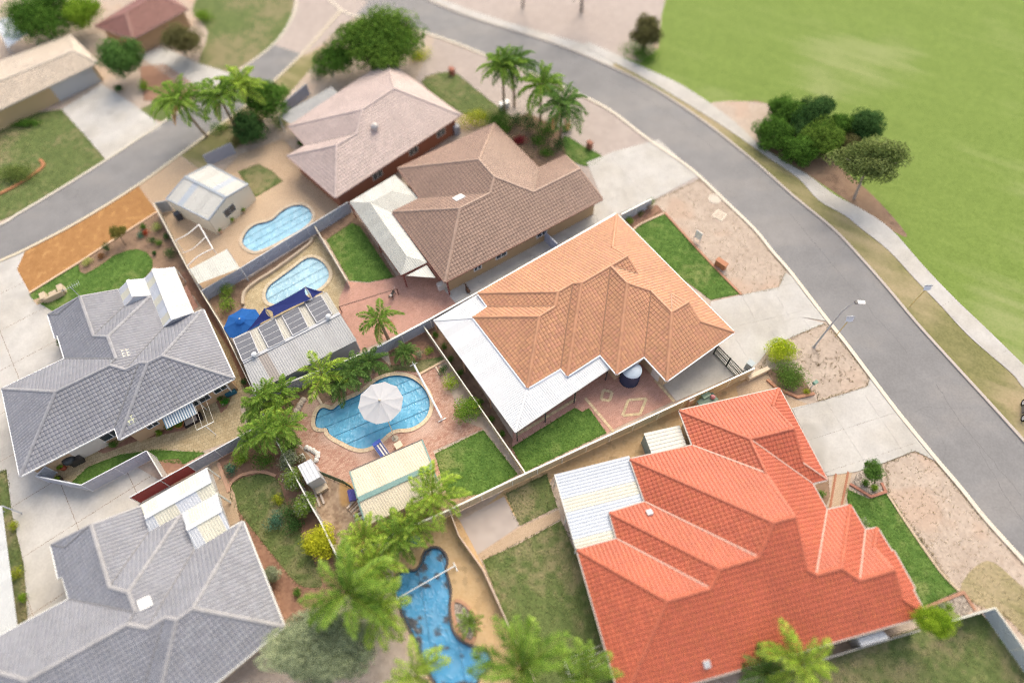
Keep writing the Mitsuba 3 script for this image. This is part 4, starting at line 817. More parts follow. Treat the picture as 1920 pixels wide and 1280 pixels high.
for i, q in enumerate([[(437.5, 636), (468.5, 622), (485.5, 662), (455, 677)], [(484, 614), (515.5, 597), (534, 638), (504, 652)], [(529, 592), (559.5, 576), (578, 613), (549, 628.5)], [(571, 566.5), (601.5, 553), (623, 588), (594.5, 605)]]):
    sk = thing('solar_collector', ['dark four strip pool heating panel at the low left end of the carport roof', 'dark four strip pool heating panel, second from the left on the carport roof', 'dark four strip pool heating panel, third from the left on the carport roof', 'dark four strip pool heating panel at the right end of the carport roof'][i], 'solar panel', 'pool heating panels on the carport roof')
    zz = [2.22, 2.22, 2.62, 2.62]; P4 = [G(x, y, z) for (x, y), z in zip(q, zz)]
    fr = MB((0.50, 0.51, 0.54))
    for a in range(4): fr.bar(P4[a], P4[(a + 1) % 4], 0.07, 0.07)
    put(f'{sk}__frame', fr.ply('m_metal'))
    for j in range(4):
        a, b = j / 4, (j + 1) / 4
        l0, l1 = P4[0] * (1 - a) + P4[3] * a, P4[0] * (1 - b) + P4[3] * b
        r0, r1 = P4[1] * (1 - a) + P4[2] * a, P4[1] * (1 - b) + P4[2] * b
        m = MB()
        for s in range(12):
            t0, t1 = s / 12, (s + 0.86) / 12
            m.bar((l0 * (1 - t0) + r0 * t0) * .93 + (l1 * (1 - t0) + r1 * t0) * .07 + [0, 0, 0.01], (l0 * (1 - t0) + r0 * t0) * .07 + (l1 * (1 - t0) + r1 * t0) * .93 + [0, 0, 0.01], 0.14, 0.035, (0.135, 0.14, 0.17))
        put(f'{sk}__panel', m.ply('m_metal'))
        if j: put(f'{sk}__rail', MB((0.46, 0.47, 0.51)).bar(l0, r0, 0.055, 0.06).ply('m_metal'))
for i, (px, lab) in enumerate([((480, 669), 'white roof ventilator at the left end of the carport ridge'), ((618, 598), 'white roof ventilator at the right end of the carport ridge')]):
    vk = thing('roof_ventilator', lab, 'ventilator')
    o = G(*px, 2.4)
    put(f'{vk}__pipe', MB((0.6, 0.63, 0.68)).lathe([(0.0, 0), (0.14, 0), (0.14, 0.42), (0, 0.42)], o).ply('m_metal'))
    put(f'{vk}__cap', MB((0.78, 0.8, 0.83)).lathe([(0, 0.4), (0.22, 0.4), (0.23, 0.5), (0.13, 0.6), (0, 0.63)], o).ply('m_metal', True))

SC = (0.58, 0.53, 0.43); TEAL = (0.16, 0.28, 0.27)
k = thing('garden_shed', 'long cream roofed shed with a teal ridge between the pool and the long fence', 'shed')
ribbed(k, 'roof_sheet', pz([(656, 884, 2.2), (791.7, 825, 2.2), (810, 870, 2.55), (671, 933, 2.55)]), SC, -BDIR)
ribbed(k, 'roof_sheet', pz([(673.5, 939, 2.55), (812, 877, 2.55), (828, 920, 2.2), (687, 985, 2.2)]), SC, BDIR)
r0, r1 = G(672, 936, 2.61), G(811.5, 873, 2.61)
put(f'{k}__ridge_cap', MB(TEAL).bar(r0, r1, 0.42, 0.05).ply('m_metal'))
W4 = [G(*p, 2.1) for p in [(659, 886), (790, 829), (826, 917), (688, 981)]]
for a, b in [(0, 1), (1, 2), (2, 3), (3, 0)]:
    put(f'{k}__wall', MB((0.50, 0.42, 0.33)).bar(W4[a] * [1, 1, 0.5], W4[b] * [1, 1, 0.5], 0.06, 2.1).ply('m_metal'))
tr_ = MB(TEAL)
for a, b in [((656, 884, 2.19), (671, 934, 2.54)), ((671, 937, 2.54), (687, 985, 2.19)), ((791.7, 825, 2.19), (810, 871, 2.54)), ((811, 876, 2.54), (828, 920, 2.19))]: tr_.bar(G(*a), G(*b), 0.1, 0.14)
put(f'{k}__barge_trim', tr_.ply('m_metal'))
g_ = MB((0.10, 0.09, 0.09)).bar(G(656, 883, 2.14), G(791.7, 824, 2.14), 0.1, 0.1)
put(f'{k}__gutter', g_.ply('m_metal'))

k = thing('gabled_shed', 'cream steel shed with a grey trimmed gable roof beside the topmost pool', 'shed')
fl, fr_, ff = G(391, 413, 2.2), G(465, 346, 2.2), G(423, 373, 2.85)
bl, br, bf = G(312, 373, 2.2), G(393, 309, 2.2), G(356, 332, 2.85)
ff = np.append(((fl + fr_) / 2)[:2], 2.85); bf = np.append(((bl + br) / 2)[:2], 2.85)
gd = fr_ - fl; gd[2] = 0; gd /= np.linalg.norm(gd)
GS = [('roof_sheet', (0.52, 0.52, 0.50), lambda s: s % 6 != 2), ('translucent_sheet', (0.44, 0.49, 0.56), lambda s: s % 6 == 2)]
ribbed(k, 'roof_sheet', [fl, ff, bf, bl], SC, gd, groups=GS); ribbed(k, 'roof_sheet', [ff, fr_, br, bf], SC, -gd, groups=GS)
tm = MB((0.30, 0.34, 0.40))
for a, b in [(fl, ff), (ff, fr_), (bl, bf), (bf, br), (fl, bl), (fr_, br)]: tm.bar(a, b, 0.13, 0.14)
tm.bar(ff + [0, 0, .05], bf + [0, 0, .05], 0.3, 0.03)
put(f'{k}__trim', tm.ply('m_metal'))
def wall_tri(pts, col): 
    q = np.array(pts); n = np.cross(q[1] - q[0], q[2] - q[0]); n /= np.linalg.norm(n)
    m = MB(col); N_ = len(q)
    m.add(np.vstack([q - n * 0.03, q + n * 0.03]), [[0, i, i + 1] for i in range(1, N_ - 1)] + [[N_, N_ + i + 1, N_ + i] for i in range(1, N_ - 1)]); return m.ply('m_metal')
z0 = np.array([1, 1, 0])
SW = (0.60, 0.57, 0.48)
for q in ([fl * z0, fr_ * z0, fr_, ff - [0, 0, .03], fl], [bl * z0, br * z0, br, bf - [0, 0, .03], bl], [fl * z0, bl * z0, bl, fl], [fr_ * z0, br * z0, br, fr_]): put(f'{k}__wall', wall_tri(q, SW))
fd = (fr_ - fl) * z0; wl = np.linalg.norm(fd); fd /= wl; fo = np.array([fd[1], -fd[0], 0]); fo = fo * np.sign(fo @ (fl - bl))
wk = put(f'{k}__window', MB((0.3, 0.33, 0.37)).bar(fl * z0 + fd * wl * 0.30 + [0, 0, 1.35], fl * z0 + fd * wl * 0.56 + [0, 0, 1.35], 0.08, 0.9).ply('m_metal'))
for a, b in ((0.31, 0.425), (0.435, 0.55)):
    m = MB(); m.bar(fl * z0 + fd * wl * a + fo * 0.045 + [0, 0, 1.35], fl * z0 + fd * wl * b + fo * 0.045 + [0, 0, 1.35], 0.02, 0.78)
    put(f'{wk}__pane', mikit.ply((np.vstack(m.v), np.vstack(m.f)), 'm_pane'))

def lean_to(name, label, q, z, wall, roofcol, slope, cat='shed', walls=True, pitch=0.19, dz=0.0):
    k = thing(name, label, cat)
    P = [G(x, y, z + (dz if i in (2, 3) else 0)) for i, (x, y) in enumerate(q)]
    ribbed(k, 'roof_sheet', P, roofcol, slope, pitch=pitch)
    if walls:
        c = np.mean(P, 0)
        for i in range(4):
            a, b = (c + (P[j] - c) * 0.94 for j in (i, (i + 1) % 4))
            put(f'{k}__wall', MB(wall).bar([a[0], a[1], z / 2 - 0.02], [b[0], b[1], z / 2 - 0.02], 0.05, z - 0.04).ply('m_metal'))
    else: posts(k, [tuple(p) for p in q], z - 0.03, STEEL)
    return k
lean_to('tool_shed', 'small white ribbed tool shed at the flowering hedge', [(558, 873), (583, 859.5), (601, 893), (576, 907)], 1.85, (0.42, 0.44, 0.48), WR, BDIR, pitch=0.3)
lean_to('tool_shed', 'small white roofed shed with teal walls between the long fence and the coral red roof', [(1207, 812), (1274, 797), (1287, 834), (1222, 851)], 1.85, (0.16, 0.24, 0.25), (0.56, 0.555, 0.52), RDIR, pitch=0.3)
lean_to('pergola', 'flat white ribbed pergola roof beside the corrugated fence of the topmost pool', [(355, 505), (425, 467.5), (450, 502.5), (372, 532)], 2.05, None, (0.52, 0.53, 0.50), BDIR, 'pergola', False)
lean_to('patio_roof', 'flat grey ribbed patio roof at the left side of the dusty pink roof', [(522, 218), (621, 163), (641, 181), (546, 233)], 2.25, None, (0.36, 0.365, 0.37), ADIR, 'patio roof', False)
lean_to('patio_roof', 'white patio roof of the cream house cut by the left edge', [(-12, 40), (28, 28), (56, 62), (14, 90)], 2.3, None, (0.62, 0.66, 0.72), ADIR, 'patio roof', False)
lean_to('carport', 'pale ribbed carport roof cut by the left edge of the picture', [(-30, 945), (4, 948), (34, 1182), (-30, 1200)], 2.1, None, (0.55, 0.57, 0.58), ADIR, 'carport', False)
lean_to('tool_shed', 'low white lean-to between the coral red roof and the lower fence', [(1607, 1196), (1655, 1182), (1668, 1196), (1616, 1211)], 1.5, (0.35, 0.36, 0.38), (0.70, 0.72, 0.76), RDIR)
# striped awning
k = thing('window_awning', 'blue and white striped awning over a rear window of the blue grey roofed house', 'awning')
aw = [G(303, 782.6, 2.1), G(359.7, 752, 2.1), G(369.7, 775, 1.55), G(312.2, 804, 1.55)]
for i in range(26):
    t0, t1 = i / 26, (i + 1) / 26
    a, b = aw[0] * (1 - t0) + aw[1] * t0, aw[0] * (1 - t1) + aw[1] * t1; d, c = aw[3] * (1 - t0) + aw[2] * t0, aw[3] * (1 - t1) + aw[2] * t1
    up = np.array([0, 0, 0.02 if i % 2 else 0.0])
    put(f'{k}__slat', MB((0.74, 0.76, 0.78) if i % 2 else (0.16, 0.27, 0.36)).add(np.array([a, b, c, d, a - [0, 0, .02], b - [0, 0, .02], c - [0, 0, .02], d - [0, 0, .02]]) + up, [[0, 1, 2, 3], [7, 6, 5, 4], [3, 2, 6, 7], [0, 4, 5, 1]]).ply('m_metal'))

# ------------------------------------------------------------------ fences
def rib_panel(L, h, col, pitch=0.2, depth=0.035):
    n = max(1, int(round(L / pitch))); pch = L / n; xs, ys = [], []
    for k_ in range(n):
        for a, hh in ((0, 0), (0.5, 0), (0.62, 1), (0.88, 1)): xs.append((k_ + a) * pch); ys.append(hh * depth - depth / 2)
    xs.append(L); ys.append(-depth / 2)
    v = [(x, y, z) for x, y in zip(xs, ys) for z in (0.03, h - 0.03)]
    return mk(v, [[2 * i, 2 * i + 2, 2 * i + 3, 2 * i + 1] for i in range(len(xs) - 1)], col, 'm_metal')
def fence(label, pts, h, col, cap, panel=2.35, special=None, cap_w=0.075, name='fence', postcol=None):
    k = thing(name, label, 'fence')
    P = [G(x, y, h) * [1, 1, 0] for x, y in pts]
    n_all = 0
    for a, b in zip(P, P[1:]):
        L = np.linalg.norm(b - a); n = max(1, int(round(L / panel))); l = L / n; ang = math.atan2(b[1] - a[1], b[0] - a[0])
        pd = [rib_panel(l - 0.05, h, np.asarray(col) * s) for s in (0.97, 1.03)]
        for i in range(n):
            o = a + (b - a) * (i + 0.025 / l) / n
            d = rib_panel(l - 0.05, h, special[0]) if special and n_all in special[1] else pd[i % 2]
            put(f'{k}__panel', d, xf(o, ang)); n_all += 1
        pst = MB(postcol or cap).box((0, 0, h / 2), (0.06, 0.07, h)).ply('m_metal')
        for i in range(n + 1): put(f'{k}__post', pst, xf(a + (b - a) * i / n, ang))
        for i in range(n):
            if special and n_all - n + i in special[1]: pass
            put(f'{k}__rail', MB(cap).bar(a + (b - a) * i / n + [0, 0, h], a + (b - a) * (i + 0.995) / n + [0, 0, h], cap_w, 0.05).ply('m_metal'))
    return k
FH = 1.5
fence('pale capped fence between the blue grey roofed house and the pool gardens', [(288, 381), (350, 500), (376, 545), (416.5, 611), (477, 739)], FH, (0.50, 0.46, 0.38), (0.66, 0.62, 0.54))
fence('grey blue corrugated fence between the topmost pool and the oblong pool', [(378, 545), (450, 503), (652, 379)], FH, FENCEBLUE, (0.55, 0.58, 0.64))
fence('low pale fence between the oblong pool and the rectangular lawn', [(590, 424), (650, 525)], 1.2, (0.50, 0.45, 0.37), (0.60, 0.56, 0.49))
fence('long grey corrugated fence with a white cap ending along the terracotta roof', [(479, 741), (697, 656), (806, 598), (905, 543), (1155, 400)], FH, (0.37, 0.40, 0.48), (0.80, 0.80, 0.80), cap_w=0.16)
fence('short grey fence end at the orange brown corner bed', [(1165, 402), (1222, 373)], 1.3, (0.40, 0.43, 0.50), (0.80, 0.80, 0.80), cap_w=0.12)
fence('long tan fence with a white cap between the terracotta and coral red roofed houses', [(646, 1046), (763, 990), (842, 955), (960, 899), (1190, 793.5), (1415, 690)], FH, FENCETAN, (0.80, 0.78, 0.73), cap_w=0.13)
fence('low cream fence dividing the pool garden from the white patio roof', [(792, 608), (985, 886)], 1.0, (0.46, 0.40, 0.31), (0.72, 0.70, 0.64), cap_w=0.1)
fence('white railed fence under the flowering hedge and the palms', [(480, 748), (500, 790), (540, 868), (581, 944), (601, 978), (641, 1062)], FH, (0.45, 0.46, 0.46), (0.76, 0.76, 0.74))
fence('grey corrugated fence with red panels at its lower end', [(243, 932), (300, 900), (500, 790)], FH, (0.36, 0.39, 0.47), (0.66, 0.68, 0.73), special=((0.33, 0.055, 0.055), (0, 1)))
fence('bent grey corrugated fence around the rear court of the blue grey roofed house', [(84, 874), (67, 892), (152, 909), (274, 845)], FH, (0.42, 0.45, 0.53), (0.60, 0.63, 0.70))
fence('short pale fence joining the bent court fence to the red panelled one', [(276, 846), (304, 893)], FH, (0.52, 0.53, 0.52), (0.60, 0.60, 0.60))
fence('pale blue fence around the lawn at the lower right corner', [(1787, 1163), (1866, 1139), (1920, 1215), (1985, 1305)], FH, (0.50, 0.55, 0.60), (0.66, 0.66, 0.60))
fence('low grey fence between the coral red roof and the shaded lawn', [(1400, 1274), (1540, 1236), (1725, 1181)], 1.1, (0.35, 0.36, 0.36), (0.48, 0.46, 0.42))
fence('low pinkish fence between the leaf strewn pool and the worn back lawn', [(845, 962), (860, 1003), (905, 1066), (962, 1190), (1010, 1290)], 0.9, (0.42, 0.33, 0.27), (0.55, 0.44, 0.37))
fence('grey blue fence at the corner of the dusty pink house by the side street', [(525, 198), (574, 157)], FH, (0.30, 0.33, 0.42), (0.40, 0.43, 0.50))
fence('grey blue fence under the palms beside the side street', [(380, 292), (432, 268)], FH, (0.30, 0.33, 0.42), (0.40, 0.43, 0.50))
fence('grey blue gate across the side path of the brown tiled house', [(1019, 432), (1045, 457)], 1.4, (0.33, 0.37, 0.50), (0.36, 0.40, 0.5), name='side_gate', panel=1.1)
fence('grey fence with a dark foot between the gabled shed and the orange gravel', [(290, 380), (312, 376)], FH, (0.30, 0.33, 0.38), (0.45, 0.47, 0.5))
# black slatted gate
k = thing('slatted_gate', 'black slatted gate across the carport drive of the terracotta roofed house', 'gate')
A, B = G(1346, 647, 1.5) * z0, G(1395, 696, 1.5) * z0; n = 24
gc = (0.018, 0.032, 0.026)
for i in range(n):
    p = A + (B - A) * (i + 0.5) / n
    put(f'{k}__slat', MB(gc).bar(p + [0, 0, 0.08], p + [0, 0, 1.42], 0.07, 0.025, up=(B - A) / np.linalg.norm(B - A)).ply('m_metal'))
f_ = MB(gc)
for z in (0.1, 0.75, 1.42): f_.bar(A + [0, 0, z], B + [0, 0, z], 0.06, 0.07)
for p in (A, (A + B) / 2, B): f_.bar(p, p + [0, 0, 1.55], 0.09, 0.09, up=(1, 0, 0))
put(f'{k}__frame', f_.ply('m_metal'))
# green pool fence
k = thing('pool_fence', 'low dark green mesh fence between the brick paving and the earth yard', 'fence')
q = [G(*p) for p in [(600, 889), (628, 900), (650, 909), (663, 918)]]; gc2 = (0.03, 0.065, 0.04)
for a, b in zip(q, q[1:]):
    m = MB(gc2); L = np.linalg.norm(b - a)
    for z in (0.1, 1.1): m.bar(a + [0, 0, z], b + [0, 0, z], 0.04, 0.04)
    n = int(L / 0.09)
    for i in range(n): p = a + (b - a) * (i + .5) / n; m.bar(p + [0, 0, 0.1], p + [0, 0, 1.1], 0.05, 0.014, up=(b - a) / L)
    put(f'{k}__panel', m.ply('m_metal')); put(f'{k}__post', MB(gc2).bar(a, a + [0, 0, 1.2], 0.06, 0.06, up=(1, 0, 0)).ply('m_metal'))

# ------------------------------------------------------------------ pools
def pool(label, poly, coping, wcol, cover, cover_label, seam_dir, nseam, lift=-0.10, litter=0.0, seed=0, cop_w=0.32):
    k = thing('swimming_pool', label, 'swimming pool')
    ring = np.array(poly.exterior.coords)[:-1]
    m = MB(wcol); n = len(ring)
    v = np.vstack([np.c_[ring, np.full(n, 0.02)], np.c_[ring, np.full(n, -1.3)]])
    m.add(v, [[i, (i + 1) % n, n + (i + 1) % n, n + i] for i in range(n)])
    put(f'{k}__wall', m.ply('m_rough'))
    put(f'{k}__water', flat(poly.buffer(0.004), -0.16, 'm_water'))
    put(f'{k}__floor', MB(wcol).prism(poly, -1.35, -1.3).ply())
    # coping stones
    L = poly.exterior.length; N_ = int(L / 0.42)
    out = poly.buffer(cop_w)
    for i in range(N_):
        s0, s1 = L * i / N_, L * (i + 0.96) / N_
        c = []
        for s in np.linspace(s0, s1, 3):
            p = np.array(poly.exterior.interpolate(s).coords[0]); e = np.array(poly.exterior.interpolate((s + 0.05) % L).coords[0]) - np.array(poly.exterior.interpolate((s - 0.05) % L).coords[0])
            e /= np.linalg.norm(e) + 1e-9; nn = np.array([e[1], -e[0]])
            if not poly.exterior.is_ccw: nn = -nn
            c.append((p - nn * 0.02, p + nn * cop_w))
        pl = [x[0] for x in c] + [x[1] for x in c[::-1]]
        g = Polygon(pl).buffer(0)
        for gg in geoms(g)[:1]:
            put(f'{k}__coping_stone', MB(np.asarray(coping) * (0.93 + 0.14 * rnd2(i, 3, seed))).prism(gg, 0.012, 0.075 + 0.006 * rnd2(i, 9, seed)).ply())
    # floating cover
    ck = thing('pool_cover', cover_label, 'pool cover')
    ins = poly.buffer(-0.06); x0, y0, x1, y1 = ins.bounds; st = 0.11
    d = np.asarray(seam_dir, float) / np.linalg.norm(seam_dir); e = np.array([-d[1], d[0]])
    cq = np.array(ins.exterior.coords) @ np.array([d, e]).T; qp = Polygon(cq).buffer(0)
    a0, b0, a1, b1 = qp.bounds
    us, vs = np.arange(a0, a1 + st, st), np.arange(b0, b1 + st, st)
    tr, ids = relief(qp, us, vs, 1, np.zeros(len(us)))
    w = tr[..., 0:1] * np.append(d, 0) + tr[..., 1:2] * np.append(e, 0)
    X = w.reshape(-1, 3)
    wr = meshkit.noise(np.c_[X[:, :2] * 1.3, np.full(len(X), seed)], 3); w2 = meshkit.noise(np.c_[X[:, :2] * np.array([3.2, 2.4]), np.full(len(X), seed + 9)], 4)
    X[:, 2] = lift + 0.03 * np.abs(wr - 0.5) * 2 * 0.7 + 0.022 * np.exp(-((w2 - 0.5) / 0.07) ** 2)
    t = meshkit.fbm(np.c_[X[:, :2] * 0.9, np.full(len(X), seed)], 3, 7)
    col = np.asarray(cover)[None] * (0.85 + 0.3 * t[:, None]) + 0.045 * np.clip((w2[:, None] - 0.62) / 0.1, 0, 1)
    if litter:
        de = shapely.distance(shapely.points(X[:, :2]), poly.exterior)
        nn = meshkit.fbm(np.c_[X[:, :2] * 1.7, np.full(len(X), 2.0)], 4, 5)
        mk_ = np.clip((nn - (0.49 + 0.17 * np.clip(de - 0.15, 0, 2.0))) / 0.10, 0, 1)[:, None] * litter
        col = col * (1 - mk_) + np.array([0.07, 0.055, 0.05]) * mk_
    mb = MB(); mb.add(X, np.arange(len(X)).reshape(-1, 3), col)
    put(f'{ck}__sheet', mb.ply('m_cover'))
    for i in range(nseam):
        v = b0 + (b1 - b0) * (i + 1) / (nseam + 1)
        s = qp.intersection(LineString([(a0, v), (a1, v)]))
        for g in getattr(s, 'geoms', [s]):
            if g.length < 0.3: continue
            p, r = (np.array(c_) @ np.array([d, e]) for c_ in (g.coords[0], g.coords[-1]))
            nseg = max(2, int(g.length / 0.4)); pts_ = [np.append(p + (r - p) * s_ / nseg, lift + 0.055 + 0.02 * math.sin(s_ * 1.7)) for s_ in range(nseg + 1)]
            put(f'{ck}__seam', MB(np.asarray(cover) * 0.65).tube(pts_, 0.018, sides=5).ply('m_metal'))
    return k
pd_ = G(1100, 560)[:2] - G(480, 860)[:2]
pool('large blue pool with a cream edge and one lobed end in the middle garden', POOL_MAIN, (0.62, 0.50, 0.36), (0.05, 0.28, 0.48), (0.105, 0.35, 0.55), 'wrinkled blue bubble cover on the pool under the white parasol', G(780, 720)[:2] - G(600, 795)[:2], 4, seed=1)
pool('oblong pale blue pool beside the blue parasol', POOL_MID, (0.54, 0.46, 0.34), (0.06, 0.25, 0.50), (0.30, 0.49, 0.61), 'pale blue bubble cover on the oblong pool', G(600, 510)[:2] - G(510, 560)[:2], 3, seed=2)
pool('topmost kidney shaped pool next to the gabled shed', POOL_TOP, (0.50, 0.42, 0.33), (0.05, 0.22, 0.48), (0.24, 0.46, 0.62), 'bright pale blue cover on the topmost kidney shaped pool', G(570, 400)[:2] - G(470, 455)[:2], 3, seed=3)
pool('winding blue pool strewn with leaf litter at the bottom of the picture', POOL_LOW, (0.10, 0.09, 0.09), (0.02, 0.10, 0.20), (0.07, 0.28, 0.52), 'blue cover with dark leaf litter on the winding pool', G(830, 1240)[:2] - G(800, 1060)[:2], 2, litter=0.9, seed=4, cop_w=0.14)
def roller(label, a, b, r=0.09, z=0.45):
    k = thing('cover_roller', label, 'pool cover roller')
    A, B = G(*a, z), G(*b, z); d = (B - A) / np.linalg.norm(B - A); s = np.cross(d, [0, 0, 1])
    put(f'{k}__tube', MB((0.74, 0.76, 0.80)).tube([A, B], r, sides=12).ply('m_metal', True))
    for p in (A, B):
        put(f'{k}__stand', MB((0.78, 0.79, 0.80)).bar(p - s * 0.35 - [0, 0, z - 0.04], p + s * 0.35 - [0, 0, z - 0.04], 0.08, 0.06).bar(p - [0, 0, z], p + [0, 0, 0.1], 0.09, 0.09, up=(1, 0, 0)).ply('m_metal'))
roller('white pool cover roller lying across the brick paving', (774, 679), (828, 783))
roller('thin white cover roller spanning the leaf strewn pool', (744, 1122), (853, 1060), 0.05, 0.4)

# ------------------------------------------------------------------ parasols and sails
def parasol(label, hub, z, rpx, sides, foot, col, polecol, tilt=0.0, drop=0.34, vent=False):
    k = thing('parasol', label, 'parasol')
    c = G(*hub, z); r = rpx * mpp(*hub, z); f0 = G(*foot)
    an = [2 * math.pi * (i + 0.3) / sides for i in range(sides)]
    tip = c + [0, 0, 0.05]; rim = [c + np.array([r * math.cos(a), r * math.sin(a), -drop + tilt * math.sin(a)]) for a in an]
    m = MB(col)
    for i in range(sides):
        a, b = rim[i], rim[(i + 1) % sides]; row = 6
        for j in range(row):
            t0, t1 = j / row, (j + 1) / row
            def pt(t, s): 
                e = (a * (1 - s) + b * s); q = tip * (1 - t) + e * t; q = q + [0, 0, -0.10 * math.sin(math.pi * t) * 0.5 - 0.05 * 4 * s * (1 - s) * t]; return q
            for s_ in range(4):
                s0, s1 = s_ / 4, (s_ + 1) / 4
                m.add([pt(t0, s0), pt(t1, s0), pt(t1, s1), pt(t0, s1)], [[0, 1, 2, 3]])
    put(f'{k}__canopy', m.ply('m_cloth'))
    for i in range(sides): put(f'{k}__rib', MB(polecol).tube([tip - [0, 0, .09], tip * .5 + rim[i] * .5 - [0, 0, .12], rim[i] - [0, 0, 0.03]], 0.014, sides=5).ply('m_metal'))
    top = tip + [0, 0, 0.03]
    put(f'{k}__pole', MB(polecol).tube([f0, f0 * .5 + (top - [0, 0, .05]) * .5, top - [0, 0, .05]], 0.032, sides=8).ply('m_metal', True))
    put(f'{k}__finial', MB(polecol).lathe([(0.0, 0), (0.09, 0.0), (0.10, 0.06), (0.0, 0.12)], top).ply('m_metal', True))
    put(f'{k}__base', MB((0.4, 0.36, 0.3)).lathe([(0, 0.0), (0.28, 0.0), (0.28, 0.07), (0.06, 0.1), (0.05, 0.3), (0, 0.3)], f0).ply())
    if vent:
        m = MB(np.asarray(col) * 1.1)
        for i in range(sides):
            a, b = (tip * 0.72 + rim[j % sides] * 0.28 + [0, 0, 0.10] for j in (i, i + 1)); m.add([tip + [0, 0, 0.14], a, b], [[0, 1, 2]])
        put(f'{k}__vent', m.ply('m_cloth'))
parasol('large white parasol leaning over the blue pool cover', (712, 751), 2.5, 43, 10, (741, 822), (0.58, 0.58, 0.61), (0.56, 0.49, 0.38), tilt=0.12)
parasol('bright blue parasol beside the carport with the dark panels', (450, 599), 2.3, 36, 8, (456, 612), (0.03, 0.13, 0.42), (0.5, 0.5, 0.5), vent=True, drop=0.6)
def sail(label, pts):
    k = thing('shade_sail', label, 'shade sail')
    P = [G(*p) for p in pts]; m = MB((0.030, 0.045, 0.17)); n = 10; c = np.mean(P, 0)
    N_ = len(P)
    for e in range(N_):
        a, b = P[e], P[(e + 1) % N_]
        def pt(t, s):
            q = a * (1 - s) + b * s; q = q + (c - q) * 0.28 * s * (1 - s) * 2; return c * (1 - t) + q * t - [0, 0, 0.18 * (1 - t)]
        for i in range(n):
            for j in range(4): m.add([pt(j / 4, i / n), pt((j + 1) / 4, i / n), pt((j + 1) / 4, (i + 1) / n), pt(j / 4, (i + 1) / n)], [[0, 1, 2, 3]])
    put(f'{k}__cloth', m.ply('m_cloth'))
    for p in P: put(f'{k}__post', MB(STEEL).bar([p[0], p[1], 0], p, 0.07, 0.07, up=(1, 0, 0)).ply('m_metal'))
sail('navy shade sail stretched along the edge of the oblong pool', [(497, 579, 2.2), (572, 538, 2.2), (584, 560, 2.5), (512, 594, 2.5)])
sail('small navy shade sail at the corner of the oblong pool', [(572, 537, 2.2), (606, 547, 2.2), (586, 559, 2.4)])
sail('navy shade sail between the blue parasol and the carport roof', [(462, 622, 2.2), (496, 577, 2.4), (508, 596, 2.4)])
# ------------------------------------------------------------------ plants
def leaves(rng, c, rad, n, leaf, cols, lumps=14, flat=0.0, droop=0.0, inner=0.25, lr=0.48, narrow=0.45, bottom=-0.55):
    """n small bent leaf shapes spread over lumps inside an ellipsoid: vertices, faces, colours."""
    rad = np.asarray(rad, float)
    d = rng.normal(size=(lumps, 3)); d /= np.linalg.norm(d, axis=1, keepdims=True); d[:, 2] = np.clip(d[:, 2], bottom, 1)
    ctr = d * rad * rng.uniform(0.25, 0.66, (lumps, 1)); ls = rng.uniform(0.75, 1.2, lumps) * lr; lt = rng.random(lumps)
    k = rng.integers(0, lumps, n)
    q = rng.normal(size=(n, 3)); q /= np.linalg.norm(q, axis=1, keepdims=True)
    rr = np.where(rng.random(n) < inner, rng.uniform(0.3, 0.9, n), rng.uniform(0.86, 1.08, n))
    p = ctr[k] + q * rad * (ls[k] * rr)[:, None]
    p[:, 2] = np.maximum(p[:, 2], bottom * rad[2])
    nrm = q * 0.8 + rng.normal(size=(n, 3)) * 0.55 + [0, 0, 0.35]; nrm /= np.linalg.norm(nrm, axis=1, keepdims=True)
    t = np.cross(nrm, rng.normal(size=(n, 3))); t[:, 2] -= droop; t -= nrm * (t * nrm).sum(1, keepdims=True); t /= np.linalg.norm(t, axis=1, keepdims=True)
    b = np.cross(nrm, t); L = leaf * rng.uniform(0.65, 1.35, n)[:, None]; w = L * narrow
    tip = p + t * L - nrm * L * 0.15; mid = p + t * L * 0.45
    v = np.stack([p, mid + b * w * 0.5, tip, mid - b * w * 0.5], 1) + np.asarray(c, float)
    a, bb = np.asarray(cols[0], float), np.asarray(cols[1], float)
    s = np.clip(0.55 * lt[k] + 0.45 * rng.random(n) , 0, 1)[:, None]
    col = (a * (1 - s) + bb * s) * rng.uniform(0.8, 1.2, (n, 1)) * 1.7
    if len(cols) > 2:
        m = rng.random(n) < cols[3]
        col[m] = cols[2]
    f = np.arange(n * 4).reshape(-1, 4)
    return v.reshape(-1, 3), f, np.repeat(col, 4, 0)
G1 = ((0.030, 0.075, 0.012), (0.10, 0.19, 0.035))          # mid green
G2 = ((0.055, 0.12, 0.012), (0.20, 0.30, 0.035))           # bright
G3 = ((0.018, 0.050, 0.014), (0.065, 0.125, 0.040))        # dark
G4 = ((0.12, 0.16, 0.012), (0.34, 0.36, 0.040))            # yellow green
G5 = ((0.10, 0.13, 0.075), (0.29, 0.32, 0.22))             # grey green
G6 = ((0.05, 0.055, 0.022), (0.15, 0.14, 0.06))            # olive brown
G7 = ((0.03, 0.075, 0.05), (0.09, 0.19, 0.13))             # blue green
GB = ((0.10, 0.07, 0.025), (0.22, 0.16, 0.06))             # bronze
_seed = [100]
